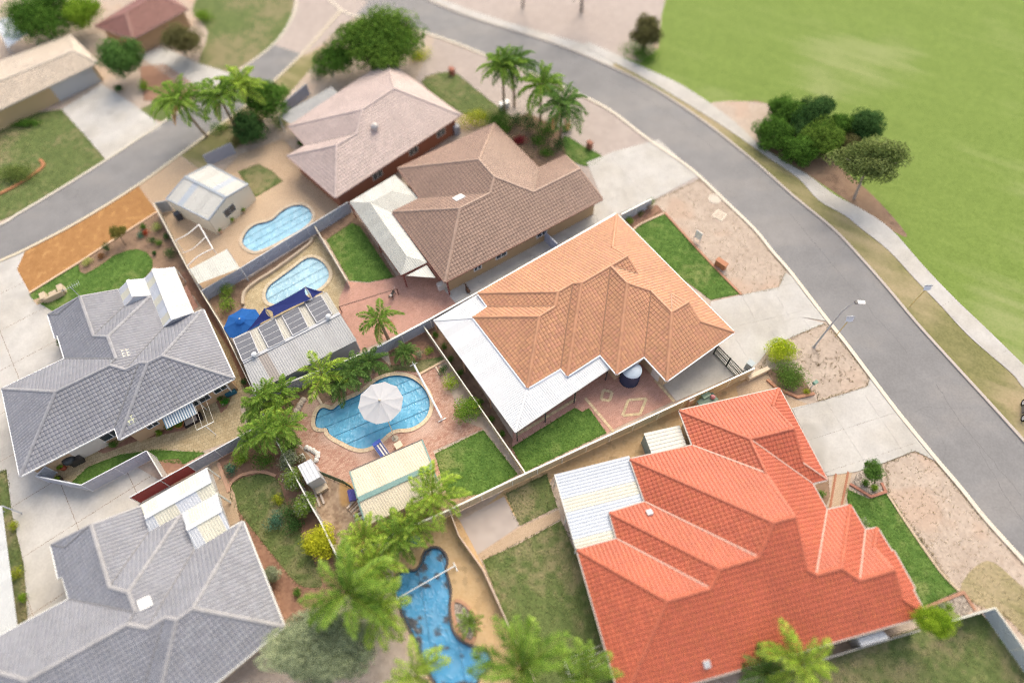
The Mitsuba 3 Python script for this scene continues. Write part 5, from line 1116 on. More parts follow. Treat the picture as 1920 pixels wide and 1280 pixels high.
def shrub(label, px, rpx, h, cols=G1, cat='shrub', leaf=0.11, n=None, name='shrub', group=None, sq=1.0, lumps=10, stem=0.12, dens=1.0):
    _seed[0] += 1; rng = np.random.default_rng(_seed[0])
    zc_ = h * 0.55; o = G(*px, zc_); r = rpx * mpp(*px, zc_)
    k = thing(name, label, cat, group)
    n = n or int(np.clip(dens * 8.5 * (r * r + r * h * 0.5) / leaf ** 2, 500, 7000))
    v, f, c = leaves(rng, [o[0], o[1], zc_], (r, r * sq, h * 0.55), n, leaf, cols, lumps, lr=0.52)
    v[:, 2] = np.maximum(v[:, 2], 0.02)
    put(f'{k}__foliage', cply(v, f, c, 'm_leaf'), kind='stuff')
    m = MB((0.13, 0.09, 0.06))
    for a in range(3):
        t = rng.uniform(0, 6.28); e = np.array([o[0] + math.cos(t) * r * 0.35, o[1] + math.sin(t) * r * 0.35, h * 0.6]); m.tube([[o[0], o[1], 0], [(o[0] + e[0]) / 2, (o[1] + e[1]) / 2, h * 0.25], e], [0.05, 0.035, 0.015], sides=5)
    put(f'{k}__stem', m.ply())
    return k
def tree(label, base, top_px, rpx, ztop, cols, cat='tree', leaf=0.26, n=6000, trunk=0.18, thick=0.45, lumps=26, col=(0.16, 0.12, 0.09), name='tree', sq=1.0, lr=0.36, narrow=0.45):
    """crown centre at top_px at height ztop; the trunk rises from base."""
    _seed[0] += 1; rng = np.random.default_rng(_seed[0])
    k = thing(name, label, cat)
    b = G(*base); o = G(*top_px, ztop); r = rpx * mpp(*top_px, ztop); rz = r * thick
    v, f, c = leaves(rng, o, (r, r * sq, rz), n, leaf, cols, lumps, lr=lr, inner=0.3, narrow=narrow)
    v[:, 2] = np.maximum(v[:, 2], 0.05)
    put(f'{k}__crown', cply(v, f, c, 'm_leaf'), kind='stuff')
    m = MB(col); fork = b * 0.4 + o * [0.6, 0.6, 0]; fork[2] = max(0.4, (o[2] - rz * 0.6))
    m.tube([b, b * 0.6 + fork * 0.4, fork], [trunk, trunk * 0.8, trunk * 0.65], sides=8)
    for a in range(7):
        t = 2 * math.pi * a / 7 + rng.uniform(-.3, .3); e = o + np.array([math.cos(t) * r * 0.62, math.sin(t) * r * 0.62 * sq, rz * rng.uniform(-0.1, 0.5)])
        m.tube([fork, fork * 0.5 + e * 0.5 + [0, 0, 0.1], e], [trunk * 0.5, trunk * 0.3, trunk * 0.1], sides=6)
    put(f'{k}__trunk', m.ply())
    return k
def frond_mesh(seed, e0, e1, cols, nst=40, leaf=0.235, wid=0.026, lift=0.22, stalk=0.10):
    """A feather palm frond one metre long, growing along +x."""
    rng = np.random.default_rng(seed); P = [np.zeros(3)]; N = 24
    for i in range(N):
        a = math.radians(e0 + (e1 - e0) * (i / N) ** 1.15); P.append(P[-1] + np.array([math.cos(a), 0, math.sin(a)]) / N)
    P = np.array(P); m = MB(np.asarray(cols[1]) * 1.0)
    m.tube(P[::3], np.linspace(0.014, 0.003, len(P[::3])), np.asarray(cols[1]) * np.array([1.1, 1.0, 0.9]), 4)
    for i in range(nst):
        t = stalk + (1 - stalk) * (i + 0.5) / nst; x = t * N; j = min(int(x), N - 1); p = P[j] + (P[j + 1] - P[j]) * (x - j); tg = P[j + 1] - P[j]; tg /= np.linalg.norm(tg)
        L = leaf * (0.45 + 0.55 * math.sin(math.pi * min(1, 0.12 + 0.92 * t)) ) * rng.uniform(0.85, 1.12)
        up = np.cross([0, 1.0, 0], tg) * -1.0; up = up if up[2] > 0 else -up
        for s in (-1, 1):
            ang = math.radians(rng.uniform(38, 62) if t < 0.85 else rng.uniform(18, 40))
            d = tg * math.cos(ang) + np.array([0, s, 0]) * math.sin(ang) + up * rng.uniform(-0.1, 1) * lift; d /= np.linalg.norm(d)
            mid = p + d * L * 0.5; tip = p + d * L - np.array([0, 0, 1]) * L * rng.uniform(0.15, 0.45)
            w = np.cross(d, up); w /= np.linalg.norm(w); w = w * wid * 0.5 * rng.uniform(0.8, 1.2)
            sft = rng.random(); c = (np.asarray(cols[0]) * (1 - sft) + np.asarray(cols[1]) * sft) * rng.uniform(0.85, 1.15) * 2.3
            m.add([p, mid + w, tip, mid - w], [[0, 1, 2, 3]], c)
    return m.ply('m_leaf')
PC1 = ((0.062, 0.120, 0.024), (0.205, 0.285, 0.062)); PC2 = ((0.095, 0.155, 0.026), (0.30, 0.365, 0.080)); PC3 = ((0.042, 0.090, 0.024), (0.14, 0.215, 0.065)); PCD = ((0.20, 0.13, 0.055), (0.36, 0.26, 0.13))
FR = {}
for nm, cc in (('a', PC1), ('b', PC2), ('c', PC3)):
    for lv, (e0, e1) in enumerate([(72, -5), (42, -42), (12, -68)]):
        FR[nm, lv] = [frond_mesh(17 * lv + 5 * s + ord(nm), e0, e1, cc) for s in range(3)]
FR['dead'] = [frond_mesh(77, -20, -80, PCD)]
def palm(label, crown, z, length, kind='a', nf=14, trunk_r=0.13, cat='palm tree', lean=(0, 0), spread=1.0, group=None, dead=0):
    _seed[0] += 1; rng = np.random.default_rng(_seed[0]); k = thing('palm', label, cat, group)
    o = G(*crown, z); b = np.array([o[0] + lean[0], o[1] + lean[1], 0.0])
    if z > 0.7:
        n = max(4, int(z / 0.18)); ts = np.linspace(0, 1, n); pts = [b * (1 - t) + o * t + np.array([lean[0], lean[1], 0]) * -0.25 * math.sin(math.pi * t) for t in ts]
        rad = [trunk_r * (1.25 - 0.35 * t) * (1 + 0.10 * (i % 2)) for i, t in enumerate(ts)]
        put(f'{k}__trunk', MB((0.25, 0.19, 0.13)).tube(pts, rad, sides=9).ply())
        put(f'{k}__crown_shaft', MB((0.15, 0.20, 0.05)).tube([o - [0, 0, 0.35], o - [0, 0, .1], o + [0, 0, 0.12]], [trunk_r, trunk_r * 1.15, trunk_r * 0.5], sides=8).ply())
    a0 = rng.uniform(0, 6.28)
    for i in range(nf):
        lv = 0 if i < nf * 0.25 else 1 if i < nf * 0.68 else 2
        az = a0 + i * 2.39996 + rng.uniform(-0.2, 0.2); s = length * 1.12 * rng.uniform(0.85, 1.12) * (0.8 if lv == 0 else 1.0)
        d = FR[kind, lv][int(rng.integers(3))]
        put(f'{k}__frond', d, xf(o + [0, 0, 0.05], az, s, ry=rng.uniform(-0.12, 0.12) * spread, rx=rng.uniform(-0.35, 0.35)))
    for i in range(dead): put(f'{k}__frond', FR['dead'][0], xf(o - [0, 0, 0.15], rng.uniform(0, 6.28), length * 0.8), label='dry straw coloured frond')
    return k
# middle garden palms
palm('tall palm standing at the white capped fence above the pink brick court', (712, 600), 3.2, 2.0, 'a', 13, lean=(0.15, -0.1), dead=2)
palm('yellow green palm leaning over the grey fence at the carport', (606, 704), 2.6, 2.3, 'b', 11)
palm('dense spiky palm in the row above the pool, left one', (638, 722), 1.6, 1.75, 'c', 18, spread=1.5)
palm('dense spiky palm in the row above the pool, middle one', (662, 696), 1.8, 1.75, 'c', 18, spread=1.5)
palm('dense spiky palm in the row above the pool, right one', (694, 680), 1.7, 1.55, 'c', 18, spread=1.5)
palm('round spiky palm bush on the red soil by the pool roller', (760, 660), 1.0, 1.15, 'c', 24, spread=2.0)
palm('bushy palm against the low corner of the carport roof', (497, 742), 2.6, 1.75, 'a', 15)
palm('feathery palm between the carport roof and the lobed end of the pool', (530, 736), 2.4, 1.65, 'a', 14)
palm('palm with hanging dry fronds left of the brick paving', (534, 800), 2.8, 1.8, 'a', 15, dead=2)
palm('large palm above the end of the red panelled fence', (503, 812), 2.8, 1.9, 'a', 15, dead=1)
palm('drooping palm nearest the lobed end of the pool', (520, 770), 2.2, 1.45, 'b', 13)
palm('small palm beside the shaded grass wedge', (483, 765), 2.0, 1.7, 'a', 13)
palm('feathery palm over the corner of the worn lawn', (468, 828), 1.8, 1.4, 'a', 13)
palm('golden green palm leaning over the long fence at the cream roofed shed', (812, 928), 3.6, 2.5, 'b', 13)
palm('palm behind the low eave of the cream roofed shed', (768, 985), 3.0, 1.9, 'b', 12)
palm('bushy golden palm clump below the cream roofed shed', (684, 1012), 2.8, 2.1, 'b', 15)
palm('palm with pale arching stems beside the winding pool', (746, 1010), 3.0, 2.1, 'a', 14, dead=1)
palm('weeping golden palm over the end of the white railed fence', (702, 1062), 3.2, 2.2, 'b', 16, dead=1)
palm('big close palm with long shaggy fronds left of the winding pool', (655, 1112), 6.0, 3.0, 'a', 15)
palm('big close palm leaning toward the winding pool', (712, 1142), 5.0, 2.3, 'b', 14)
palm('low palm at the bottom edge between grey tree and winding pool', (780, 1270), 4.5, 2.1, 'b', 13)
palm('big star shaped palm at the bottom edge right of the winding pool', (977, 1258), 6.5, 3.1, 'a', 15)
palm('palm at the bottom edge next to the washing lines', (1098, 1268), 5.0, 2.1, 'a', 13)
palm('palm overlapping the low eave of the coral red roof', (1500, 1246), 4.0, 2.3, 'b', 13)
palm('dark palm bush half hidden at the low eave of the coral red roof', (1440, 1262), 2.6, 1.8, 'c', 16)
palm('small tufted palm in the leaf shaped bed', (880, 1165), 1.4, 1.0, 'a', 14)
# upper palms
palm('shaggy palm at the left of the group by the side street', (338, 190), 5.0, 3.35, 'a', 19, lean=(0.6, 0.2), dead=3)
palm('tall palm in the middle of the group by the side street', (412, 183), 5.2, 2.95, 'a', 19, dead=1)
palm('bright palm at the right of the group by the side street', (450, 163), 5.0, 2.85, 'b', 19)
palm('tallest palm of the pair in front of the dusty pink house', (942, 128), 5.6, 2.85, 'a', 19, dead=1)
palm('dark palm of the pair in front of the dusty pink house', (962, 122), 5.4, 2.85, 'c', 19)
palm('broad palm between the forecourt and the brown roof', (1014, 163), 4.6, 3.05, 'a', 19)
palm('palm with hanging fronds at the low corner of the forecourt', (1054, 200), 4.4, 2.95, 'c', 19, dead=2)
# trees
tree('large round bright green tree at the top beside the road', (700, 130), (706, 74), 112, 4.0, ((0.035, 0.085, 0.014), (0.14, 0.225, 0.04)), leaf=0.38, n=19000, trunk=0.35, thick=0.45, lumps=60, lr=0.27, sq=0.85)
tree('dark green tree left of the large round tree at the road', (625, 130), (628, 108), 52, 2.6, G1, leaf=0.36, n=4500)
tree('rounded green street tree beside the cream double garage', (228, 130), (224, 106), 54, 3.2, ((0.028, 0.075, 0.016), (0.10, 0.18, 0.05)), leaf=0.34, n=6000, thick=0.75)
tree('olive brown tree in front of the dark red roof', (345, 95), (343, 74), 46, 2.4, G6, leaf=0.32, n=4500, thick=0.7)
tree('green tree mass at the top left corner above the cream roof', (60, 60), (75, 28), 80, 3.6, G1, leaf=0.4, n=9500, thick=0.6)
tree('bright tree between the cream roof and the dark red roof', (150, 45), (148, 22), 46, 3.0, G2, leaf=0.36, n=4500, thick=0.7)
tree('dark green tree behind the side street palms', (505, 215), (498, 186), 54, 3.0, G1, leaf=0.34, n=6000, thick=0.6)
tree('dense dark bush tree at the foot of the side street palms', (478, 258), (468, 238), 42, 2.0, G3, leaf=0.3, n=5000, thick=0.8)
tree('umbrella shaped park tree on a single pale trunk', (1601, 372), (1630, 298), 84, 4.4, ((0.055, 0.085, 0.022), (0.19, 0.225, 0.085)), leaf=0.28, n=12000, trunk=0.17, thick=0.42, sq=0.72, lumps=38, lr=0.30, col=(0.34, 0.29, 0.25))
for lab, px, r, z, c in [('leftmost round bush of the park thicket by the footpath', (1450, 250), 44, 1.5, G1), ('upper left round bush of the park thicket', (1474, 205), 40, 1.8, G1), ('upper middle bush of the park thicket', (1532, 210), 46, 2.2, G3),
                        ('central bright bush of the park thicket', (1540, 255), 52, 2.0, ((0.04, 0.09, 0.015), (0.14, 0.21, 0.04))), ('lower dark bush of the park thicket beside the soil', (1500, 280), 42, 1.3, G1), ('separate dark bush right of the park thicket', (1622, 234), 42, 2.0, G3)]:
    tree(lab, px, px, r, z, c, cat='bush', leaf=0.24, n=11000, trunk=0.12, thick=0.75, name='bush', lumps=40, lr=0.32)
tree('dark leaning park tree at the corner of the bare ground', (1205, 98), (1212, 58), 36, 2.8, G6, leaf=0.30, n=5500, thick=0.9, trunk=0.2, col=(0.10, 0.08, 0.07))
shrub('low green bush at the foot of the leaning park tree', (1200, 95), 42, 0.9, G1, leaf=0.2)
tree('bare dark trunked tree cut by the top edge', (1090, 22), (1092, -30), 40, 5.5, G6, leaf=0.3, n=2500, trunk=0.22, col=(0.07, 0.06, 0.055))
tree('small dark tree cut by the top edge on the bare ground', (980, 14), (984, -22), 26, 4.0, G3, leaf=0.3, n=2000, trunk=0.16, col=(0.07, 0.06, 0.055))
tree('big grey green feathery tree filling the bottom edge', (600, 1240), (602, 1216), 150, 3.8, ((0.13, 0.165, 0.10), (0.36, 0.40, 0.265)), leaf=0.24, n=42000, trunk=0.3, thick=0.30, lumps=90, lr=0.20, narrow=0.28, sq=0.62)
tree('yellow green fluffy tree at the low corner of the coral red roof', (1765, 1190), (1755, 1165), 46, 3.4, ((0.08, 0.16, 0.012), (0.26, 0.36, 0.035)), leaf=0.15, n=9000, thick=0.45, trunk=0.1, lumps=26, sq=0.75, narrow=0.35)
shrub('round golden bush at the end of the white railed fence', (600, 1013), 34, 2.2, ((0.15, 0.18, 0.012), (0.46, 0.46, 0.04)), leaf=0.17, n=5200, name='bush', cat='bush', lumps=22)
shrub('rounded grey green bush beside the light grey roof', (508, 1076), 19, 1.5, G5, leaf=0.12, n=2600)
tree('small round leafed tree in the pebbled bed', (1640, 905), (1637, 880), 25, 1.9, ((0.025, 0.07, 0.012), (0.11, 0.20, 0.045)), leaf=0.13, n=3500, thick=0.6, trunk=0.06, lumps=18)
tree('bronze topped dome shaped tree on the orange verge edge', (236, 460), (220, 434), 22, 1.6, ((0.05, 0.075, 0.015), (0.19, 0.15, 0.045)), leaf=0.12, n=3600, thick=0.55, trunk=0.06, lumps=16)
# hedge and climbers on the west fence
for i, (px, r, h, c, lab) in enumerate([((550, 900), 26, 1.9, ((0.05, 0.10, 0.015), (0.17, 0.24, 0.05), (0.48, 0.47, 0.46), 0.16), 'white flowered climber at the top of the hedge beside the tool shed'),
                          ((570, 946), 25, 1.8, ((0.05, 0.10, 0.015), (0.17, 0.24, 0.05), (0.48, 0.47, 0.46), 0.12), 'white flowered climber lower down the hedge fence'),
                          ((540, 862), 20, 1.8, ((0.06, 0.09, 0.04), (0.22, 0.25, 0.15), (0.48, 0.47, 0.46), 0.15), 'greyish flowering creeper left of the tool shed')]):
    shrub(lab, px, r, h, c, 'climber', 0.12, 3800, 'climber', lumps=20)
for px, r, h, c, lab in [((545, 955), 22, 1.3, G3, 'dark bush on the lawn side of the flowering hedge'), ((512, 975), 22, 1.0, G7, 'blue green spiky bush in the soil by the worn lawn'), ((548, 985), 24, 1.1, G3, 'dark spiky bush nearest the round golden bush'),
                         ((430, 880), 17, 0.9, G7, 'blue green succulent clump at the pink edging'), ((452, 862), 22, 1.3, G2, 'bright bush under the palms by the red panelled fence'), ((492, 860), 24, 1.2, G1, 'leafy bush at the rounded end of the worn lawn'), ((520, 935), 12, 0.8, G4, 'small lime bush at the edge of the worn lawn'),
                         ((545, 838), 18, 1.2, G1, 'shadowed bush between the hedge and the brick paving'), ((560, 860), 14, 0.9, G6, 'brownish creeper patch at the edge of the brick paving')]:
    shrub(lab, px, r, h, c, dens=1.2)
# pool garden shrubs
shrub('clipped lime green ball bush on the brick paving', (844, 716), 19, 1.1, ((0.10, 0.17, 0.010), (0.30, 0.40, 0.030)), leaf=0.10, name='bush', cat='bush', lumps=14)
shrub('dark green round bush above the lime ball', (830, 692), 12, 0.8, G3, leaf=0.09)
shrub('citrus bush dotted with small yellow fruit at the low cream fence', (876, 768), 29, 1.7, ((0.04, 0.10, 0.012), (0.16, 0.26, 0.035), (0.55, 0.38, 0.02), 0.02), leaf=0.12, n=3800, name='bush', cat='bush', lumps=16)
shrub('grey leaved shrub between the round spiky palm and the low fence', (787, 664), 9, 0.8, G5, leaf=0.09)
shrub('light green shrub next to the low cream fence in the red soil', (805, 658), 11, 0.7, G2, leaf=0.09)
for px, lab in [((816, 626), 'first small shrub in the bed under the white patio roof'), ((832, 650), 'second small shrub in the bed under the white patio roof'), ((845, 672), 'third small shrub in the bed under the white patio roof'), ((862, 697), 'fourth small shrub in the bed under the white patio roof'), ((900, 752), 'fifth small shrub in the bed under the white patio roof'), ((922, 785), 'sixth small shrub in the bed under the white patio roof'), ((942, 812), 'last small shrub in the bed under the white patio roof')]:
    shrub(lab, px, 8, 0.55, G1, leaf=0.08)
# upper garden shrubs
shrub('leafy bush cluster behind the blue parasol', (422, 545), 21, 1.2, ((0.05, 0.11, 0.014), (0.20, 0.27, 0.05)), leaf=0.14)
shrub('lower leafy bush beside the blue parasol', (428, 573), 21, 1.2, ((0.05, 0.11, 0.014), (0.21, 0.28, 0.05)), leaf=0.14)
shrub('ball clipped shrub on the orange verge edge', (198, 462), 10, 1.0, G3, leaf=0.08, cat='bush')
for px, r, h, c, lab in [((163, 490), 12, 0.7, ((0.14, 0.17, 0.03), (0.38, 0.42, 0.15)), 'pale spiky flax plant at the left end of the soil garden'), ((292, 425), 13, 0.8, ((0.14, 0.17, 0.05), (0.34, 0.38, 0.14)), 'pale spiky flax plant at the pale fence corner'),
                         ((262, 440), 10, 0.5, G7, 'blue grey succulent in the soil garden'), ((270, 436), 9, 0.5, ((0.12, 0.03, 0.02), (0.32, 0.07, 0.03)), 'red flowering plant in the soil garden'), ((284, 450), 9, 0.7, G3, 'dark shrub in the middle of the soil garden'), ((297, 455), 9, 0.6, G1, 'green shrub right of the dark one in the soil garden'),
                         ((312, 442), 8, 0.6, G3, 'dark shrub against the pale fence'), ((318, 473), 14, 0.8, G3, 'broad dark shrub at the right side of the bean shaped lawn'), ((190, 480), 8, 0.5, ((0.07, 0.06, 0.02), (0.25, 0.10, 0.04)), 'rusty low plant under the ball clipped shrub'), ((289, 474), 5, 0.4, G3, 'tiny dark bush at the tip of the bean shaped lawn'), ((268, 424), 8, 0.5, G1, 'small green plant under the cream edging')]:
    shrub(lab, px, r, h, c, leaf=0.09)
for px, r, h, c, lab in [((1222, 378), 8, 0.9, G1, 'bright leafy shrub at the end of the front corner bed'), ((1218, 388), 9, 0.7, ((0.14, 0.11, 0.09), (0.32, 0.27, 0.22)), 'grey brown shrub in the front corner bed'), ((1201, 400), 9, 0.5, G6, 'olive shrub in the front corner bed'), ((1180, 413), 10, 0.5, G2, 'low green plant nearest the terracotta roof')]:
    shrub(lab, px, r, h, c, leaf=0.09)
shrub('bright lime green round bush at the street lamp', (1467, 655), 33, 1.8, ((0.13, 0.20, 0.010), (0.40, 0.45, 0.035)), leaf=0.13, n=4500, name='bush', cat='bush', lumps=16)
shrub('dark green mixed bush in the brick edged bed below the lime bush', (1483, 702), 39, 1.2, ((0.035, 0.085, 0.015), (0.15, 0.23, 0.05)), leaf=0.13, n=3600, name='bush', cat='bush', lumps=14)
shrub('low pale green plant at the tip of the brick edged bed', (1512, 733), 8, 0.4, G4, leaf=0.07)
for px, r, h, c, lab in [((1623, 905), 8, 0.5, G1, 'small round plant in the pebbled bed left of the leafed tree'), ((1640, 914), 7, 0.4, G2, 'tiny bright plant in the pebbled bed'), ((1538, 925), 11, 0.7, G1, 'leafy shrub between the garage roof and the cream path'), ((1618, 980), 12, 0.6, ((0.06, 0.12, 0.03), (0.2, 0.28, 0.1), (0.8, 0.8, 0.78), 0.12), 'white flowered plant by the red gable'),
                         ((1778, 1138), 10, 0.8, G2, 'green plant in the pebbled corner bed'), ((1765, 1135), 8, 0.7, G5, 'grey plant in the pebbled corner bed')]:
    shrub(lab, px, r, h, c, leaf=0.09)
# shrubs of the blue grey house's rear court and others
for px, r, h, c, lab in [((212, 832), 11, 0.6, G1, 'leafy plant under the rear eave of the blue grey roof'), ((297, 812), 7, 0.5, G2, 'small bright plant left of the striped awning'), ((315, 800), 9, 0.6, G1, 'green plant under the striped awning'), ((411, 745), 7, 0.6, G1, 'small leafy plant in the rear mulch corner'), ((421, 752), 10, 0.6, ((0.02, 0.10, 0.015), (0.06, 0.22, 0.03)), 'bright green plant in the rear mulch corner'), ((456, 715), 8, 0.8, G3, 'dark potted shrub against the pale fence'),
                         ((110, 642), 6, 0.9, G3, 'dark clipped shrub at the front wall of the blue grey roof'), ((30, 1075), 14, 0.8, G4, 'yellowish bush in the strip at the left edge'), ((42, 1120), 10, 0.7, G2, 'green bush low in the strip at the left edge'), ((25, 985), 11, 0.6, G4, 'pale bush high in the strip at the left edge'), ((555, 1110), 10, 0.6, G1, 'small bush at the low end of the worn lawn')]:
    shrub(lab, px, r, h, c, leaf=0.09)
shrub('long rounded hedge on the dry lawn across the side street', (25, 325), 46, 1.2, ((0.05, 0.09, 0.02), (0.16, 0.20, 0.06)), leaf=0.22, sq=0.5, name='hedge', cat='hedge', lumps=20)
shrub('low green bush row on the dry lawn by the cream house', (50, 232), 30, 0.6, G1, leaf=0.2, sq=0.4)
for px, r, h, c, lab in [((268, 160), 14, 1.0, G2, 'green bush beside the rusty mulch bed'), ((222, 165), 10, 0.8, G3, 'dark bush at the cream double garage'), ((385, 28), 22, 1.2, G2, 'bright bush by the rounded lawn'), ((300, 45), 10, 2.0, G3, 'tall narrow cypress shrub at the dark red roof'), ((440, 265), 22, 1.0, G6, 'olive scrub below the side street palms'), ((595, 135), 20, 1.2, G3, 'dark bush at the corner of the dusty pink house'),
                         ((890, 228), 34, 1.4, G4, 'yellow green bush between the pink and brown roofs'), ((930, 220), 32, 1.4, G1, 'green bush under the pair of tall palms'), ((992, 228), 22, 1.9, G3, 'dark upright bush under the broad palm'), ((1022, 242), 27, 1.2, G1, 'leafy bush under the broad palm'), ((1046, 272), 22, 1.0, G3, 'dark round bush at the brown roof corner'), ((972, 262), 16, 0.5, ((0.12, 0.02, 0.025), (0.30, 0.05, 0.06)), 'dark red leaved plants along the brown roof'), ((785, 100), 26, 0.9, G4, 'olive yellow bush right of the large round tree'), ((565, 268), 7, 0.8, G1, 'small shrub at the left wall of the dusty pink house')]:
    shrub(lab, px, r, h, c, leaf=0.18)
for px, r, h, c, lab in [((950, 240), 22, 0.9, G1, 'green bush at the left end of the brown house front bed'), ((968, 222), 20, 1.2, G3, 'dark bush between the tall palm pair'), ((1010, 262), 20, 0.9, G1, 'bush in the middle of the brown house front bed'), ((1036, 222), 16, 0.8, G6, 'olive bush at the forecourt edge of the brown house bed'), ((1024, 284), 18, 0.7, G1, 'low bush along the front wall of the brown house'), ((1060, 240), 15, 0.7, G1, 'bush at the foot of the palm with hanging fronds'),
                         ((410, 240), 20, 0.9, G1, 'bush at the foot of the street side palms'), ((450, 215), 24, 1.3, G3, 'dark bush between the street side palms'), ((520, 225), 20, 1.1, G1, 'bush beside the flat grey patio roof')]:
    shrub(lab, px, r, h, c, leaf=0.18)
for lab, px, r, z, c in [('small bush filling the gap in the middle of the park thicket', (1500, 238), 36, 1.6, G3), ('small bush at the right end of the park thicket', (1574, 236), 36, 1.5, G1), ('low bush between the park thicket and the umbrella shaped tree', (1590, 268), 30, 1.0, G6)]:
    tree(lab, px, px, r, z, c, cat='bush', leaf=0.24, n=6000, trunk=0.1, thick=0.7, name='bush', lumps=30)
# grass blades on the nearer lawns, spilling over their edges
def grass_blades(key, poly, dens, cols, seed, hgt=0.10):
    rng = np.random.default_rng(seed); P = []
    for g in geoms(poly.buffer(-0.03)):
        x0, y0, x1, y1 = g.bounds; n = int((x1 - x0) * (y1 - y0) * dens); q = rng.uniform((x0, y0), (x1, y1), (n, 2)); P.append(q[shapely.contains_xy(g, q[:, 0], q[:, 1])])
        L = g.exterior.length; e = np.array([g.exterior.interpolate(t).coords[0] for t in rng.uniform(0, L, int(L * 22))]); P.append(e + rng.normal(size=e.shape) * 0.07)
    P = np.vstack(P); n = len(P); a = rng.uniform(0, 6.28, n); d = np.stack([np.cos(a), np.sin(a)], 1); l = rng.uniform(0.6, 1.4, n) * hgt
    pat = meshkit.fbm(np.c_[P * 0.9, np.zeros(n)], 3, seed)
    z = 0.02; w = 0.022; s = np.stack([-d[:, 1], d[:, 0]], 1) * w
    v = np.stack([np.c_[P - s, np.full(n, z)], np.c_[P + s, np.full(n, z)], np.c_[P + d * l[:, None] * 1.1, z + l * 0.8]], 1)
    t = np.clip(0.5 * rng.random(n) + 0.5 * (pat * 1.8 - 0.4), 0, 1)[:, None]; c = np.asarray(cols[0]) * (1 - t) + np.asarray(cols[1]) * t
    put(f'{key}__grass', cply(v.reshape(-1, 3), np.arange(n * 3).reshape(-1, 3), np.repeat(c, 3, 0), 'm_leaf'), kind='stuff')
LG, DG = ((0.075, 0.16, 0.03), (0.20, 0.32, 0.075)), ((0.11, 0.15, 0.055), (0.27, 0.28, 0.13))
for i, (key, poly, layer) in enumerate(LAWNS):
    rich = layer == 'g_lush'
    grass_blades(key, poly, 42 if rich else 26, LG if rich else DG, 900 + i, 0.10 if rich else 0.12)
for i, (key, poly) in enumerate(VERGES): grass_blades(key, poly, 7, ((0.20, 0.17, 0.09), (0.36, 0.30, 0.18)), 990 + i, 0.13)
# bitumen seams along the road
def seam(pts, w, seed):
    l = spline(gp(pts), 6, False); rng = np.random.default_rng(seed); l = l + rng.normal(size=l.shape) * 0.05
    put('road__seam', flat(LineString(l).buffer(w), 0.0135, 'g_seam'))
scene['g_seam'] = two({'type': 'principled', 'base_color': {'type': 'rgb', 'value': [0.175, 0.174, 0.182]}, 'roughness': 0.7})
seam([(1480, 400), (1560, 495), (1640, 590), (1700, 660)], 0.035, 1); seam([(1755, 720), (1800, 790), (1850, 850), (1915, 930)], 0.03, 2); seam([(1000, 95), (1120, 140), (1240, 205), (1340, 280)], 0.04, 3); seam([(1830, 830), (1872, 905), (1916, 975)], 0.025, 4)
# dry tufts around the lamp post
rng = np.random.default_rng(5); mb = MB()
for i in range(70):
    t = rng.random(2); p = G(1455 + 150 * t[0], 640 + 60 * t[1] + 40 * t[0] * 0.5)
    v, f, c = leaves(rng, p, (0.16, 0.16, 0.10), 22, 0.14, ((0.10, 0.08, 0.05), (0.20, 0.15, 0.09)), 3, narrow=0.2)
    v[:, 2] = np.maximum(v[:, 2], 0.01); mb.add(v, f, c)
put('dry_tufts', mb.ply('m_leaf'), kind='stuff', label='small dry brown grass tufts on the sandy verge')

# ------------------------------------------------------------------ street furniture and small things
def rodpart(key, pts, r, col, sides=8): put(key, MB(col).tube(pts, r, sides=sides).ply('m_metal', True))
k = thing('street_lamp', 'tall grey street lamp whose curved arm reaches over the road', 'street lamp')
b = G(1526, 650); tipz = 6.9; tp = G(1612, 567, tipz); dirv = (tp - b) * z0
rodpart(f'{k}__pole', [b, b + [0, 0, 2.5], b + [0, 0, 4.6], b + dirv * 0.06 + [0, 0, 5.6], b + dirv * 0.25 + [0, 0, 6.4], b + dirv * 0.6 + [0, 0, 6.8], b + dirv * 0.93 + [0, 0, 6.9]], [0.085, 0.08, 0.07, 0.06, 0.05, 0.045, 0.04], (0.42, 0.44, 0.47))
put(f'{k}__base', MB((0.4, 0.4, 0.4)).lathe([(0, 0), (0.16, 0), (0.16, 0.06), (0.1, 0.1), (0.1, 0.5), (0, 0.5)], b).ply('m_metal'))
lang = math.atan2(dirv[1], dirv[0])
put(f'{k}__lamp_head', MB((0.75, 0.76, 0.78)).box(tp + dirv / np.linalg.norm(dirv) * 0.1 + [0, 0, 0.03], (0.55, 0.30, 0.10), lang).ply('m_metal'))
put(f'{k}__bracket', MB((0.08, 0.08, 0.09)).box(tp - dirv / np.linalg.norm(dirv) * 0.25 + [0, 0, 0.0], (0.24, 0.26, 0.13), lang).ply('m_metal'))
for base, top, lab in [((1706, 574), (1741, 535), 'yellow poled street sign on the grass verge by the footpath'), ((1566, 631), (1593, 601), 'yellow poled street sign at the road edge by the street lamp')]:
    k = thing('street_sign', lab, 'street sign'); b = G(*base)
    hh = 2.75
    rodpart(f'{k}__pole', [b, b + [0, 0, 1.2], b + [0, 0, hh]], 0.035, (0.50, 0.38, 0.14))
    rd = G(1785, 679)[:2] - G(1666, 544)[:2]; ang = math.atan2(rd[1], rd[0]) + 1.25
    put(f'{k}__plate', MB((0.62, 0.66, 0.74)).box(b + [0, 0, hh + 0.12], (0.62, 0.03, 0.52), ang, m=xf(rx=-0.5)).ply('m_metal'))
    put(f'{k}__plate_edge', MB((0.12, 0.14, 0.2)).box(b + [0, 0, hh + 0.37], (0.64, 0.05, 0.05), ang).ply('m_metal'))
k = thing('sign_board', 'small blank white sign board standing at the front lawn edge', 'sign board'); b = G(1306, 452)
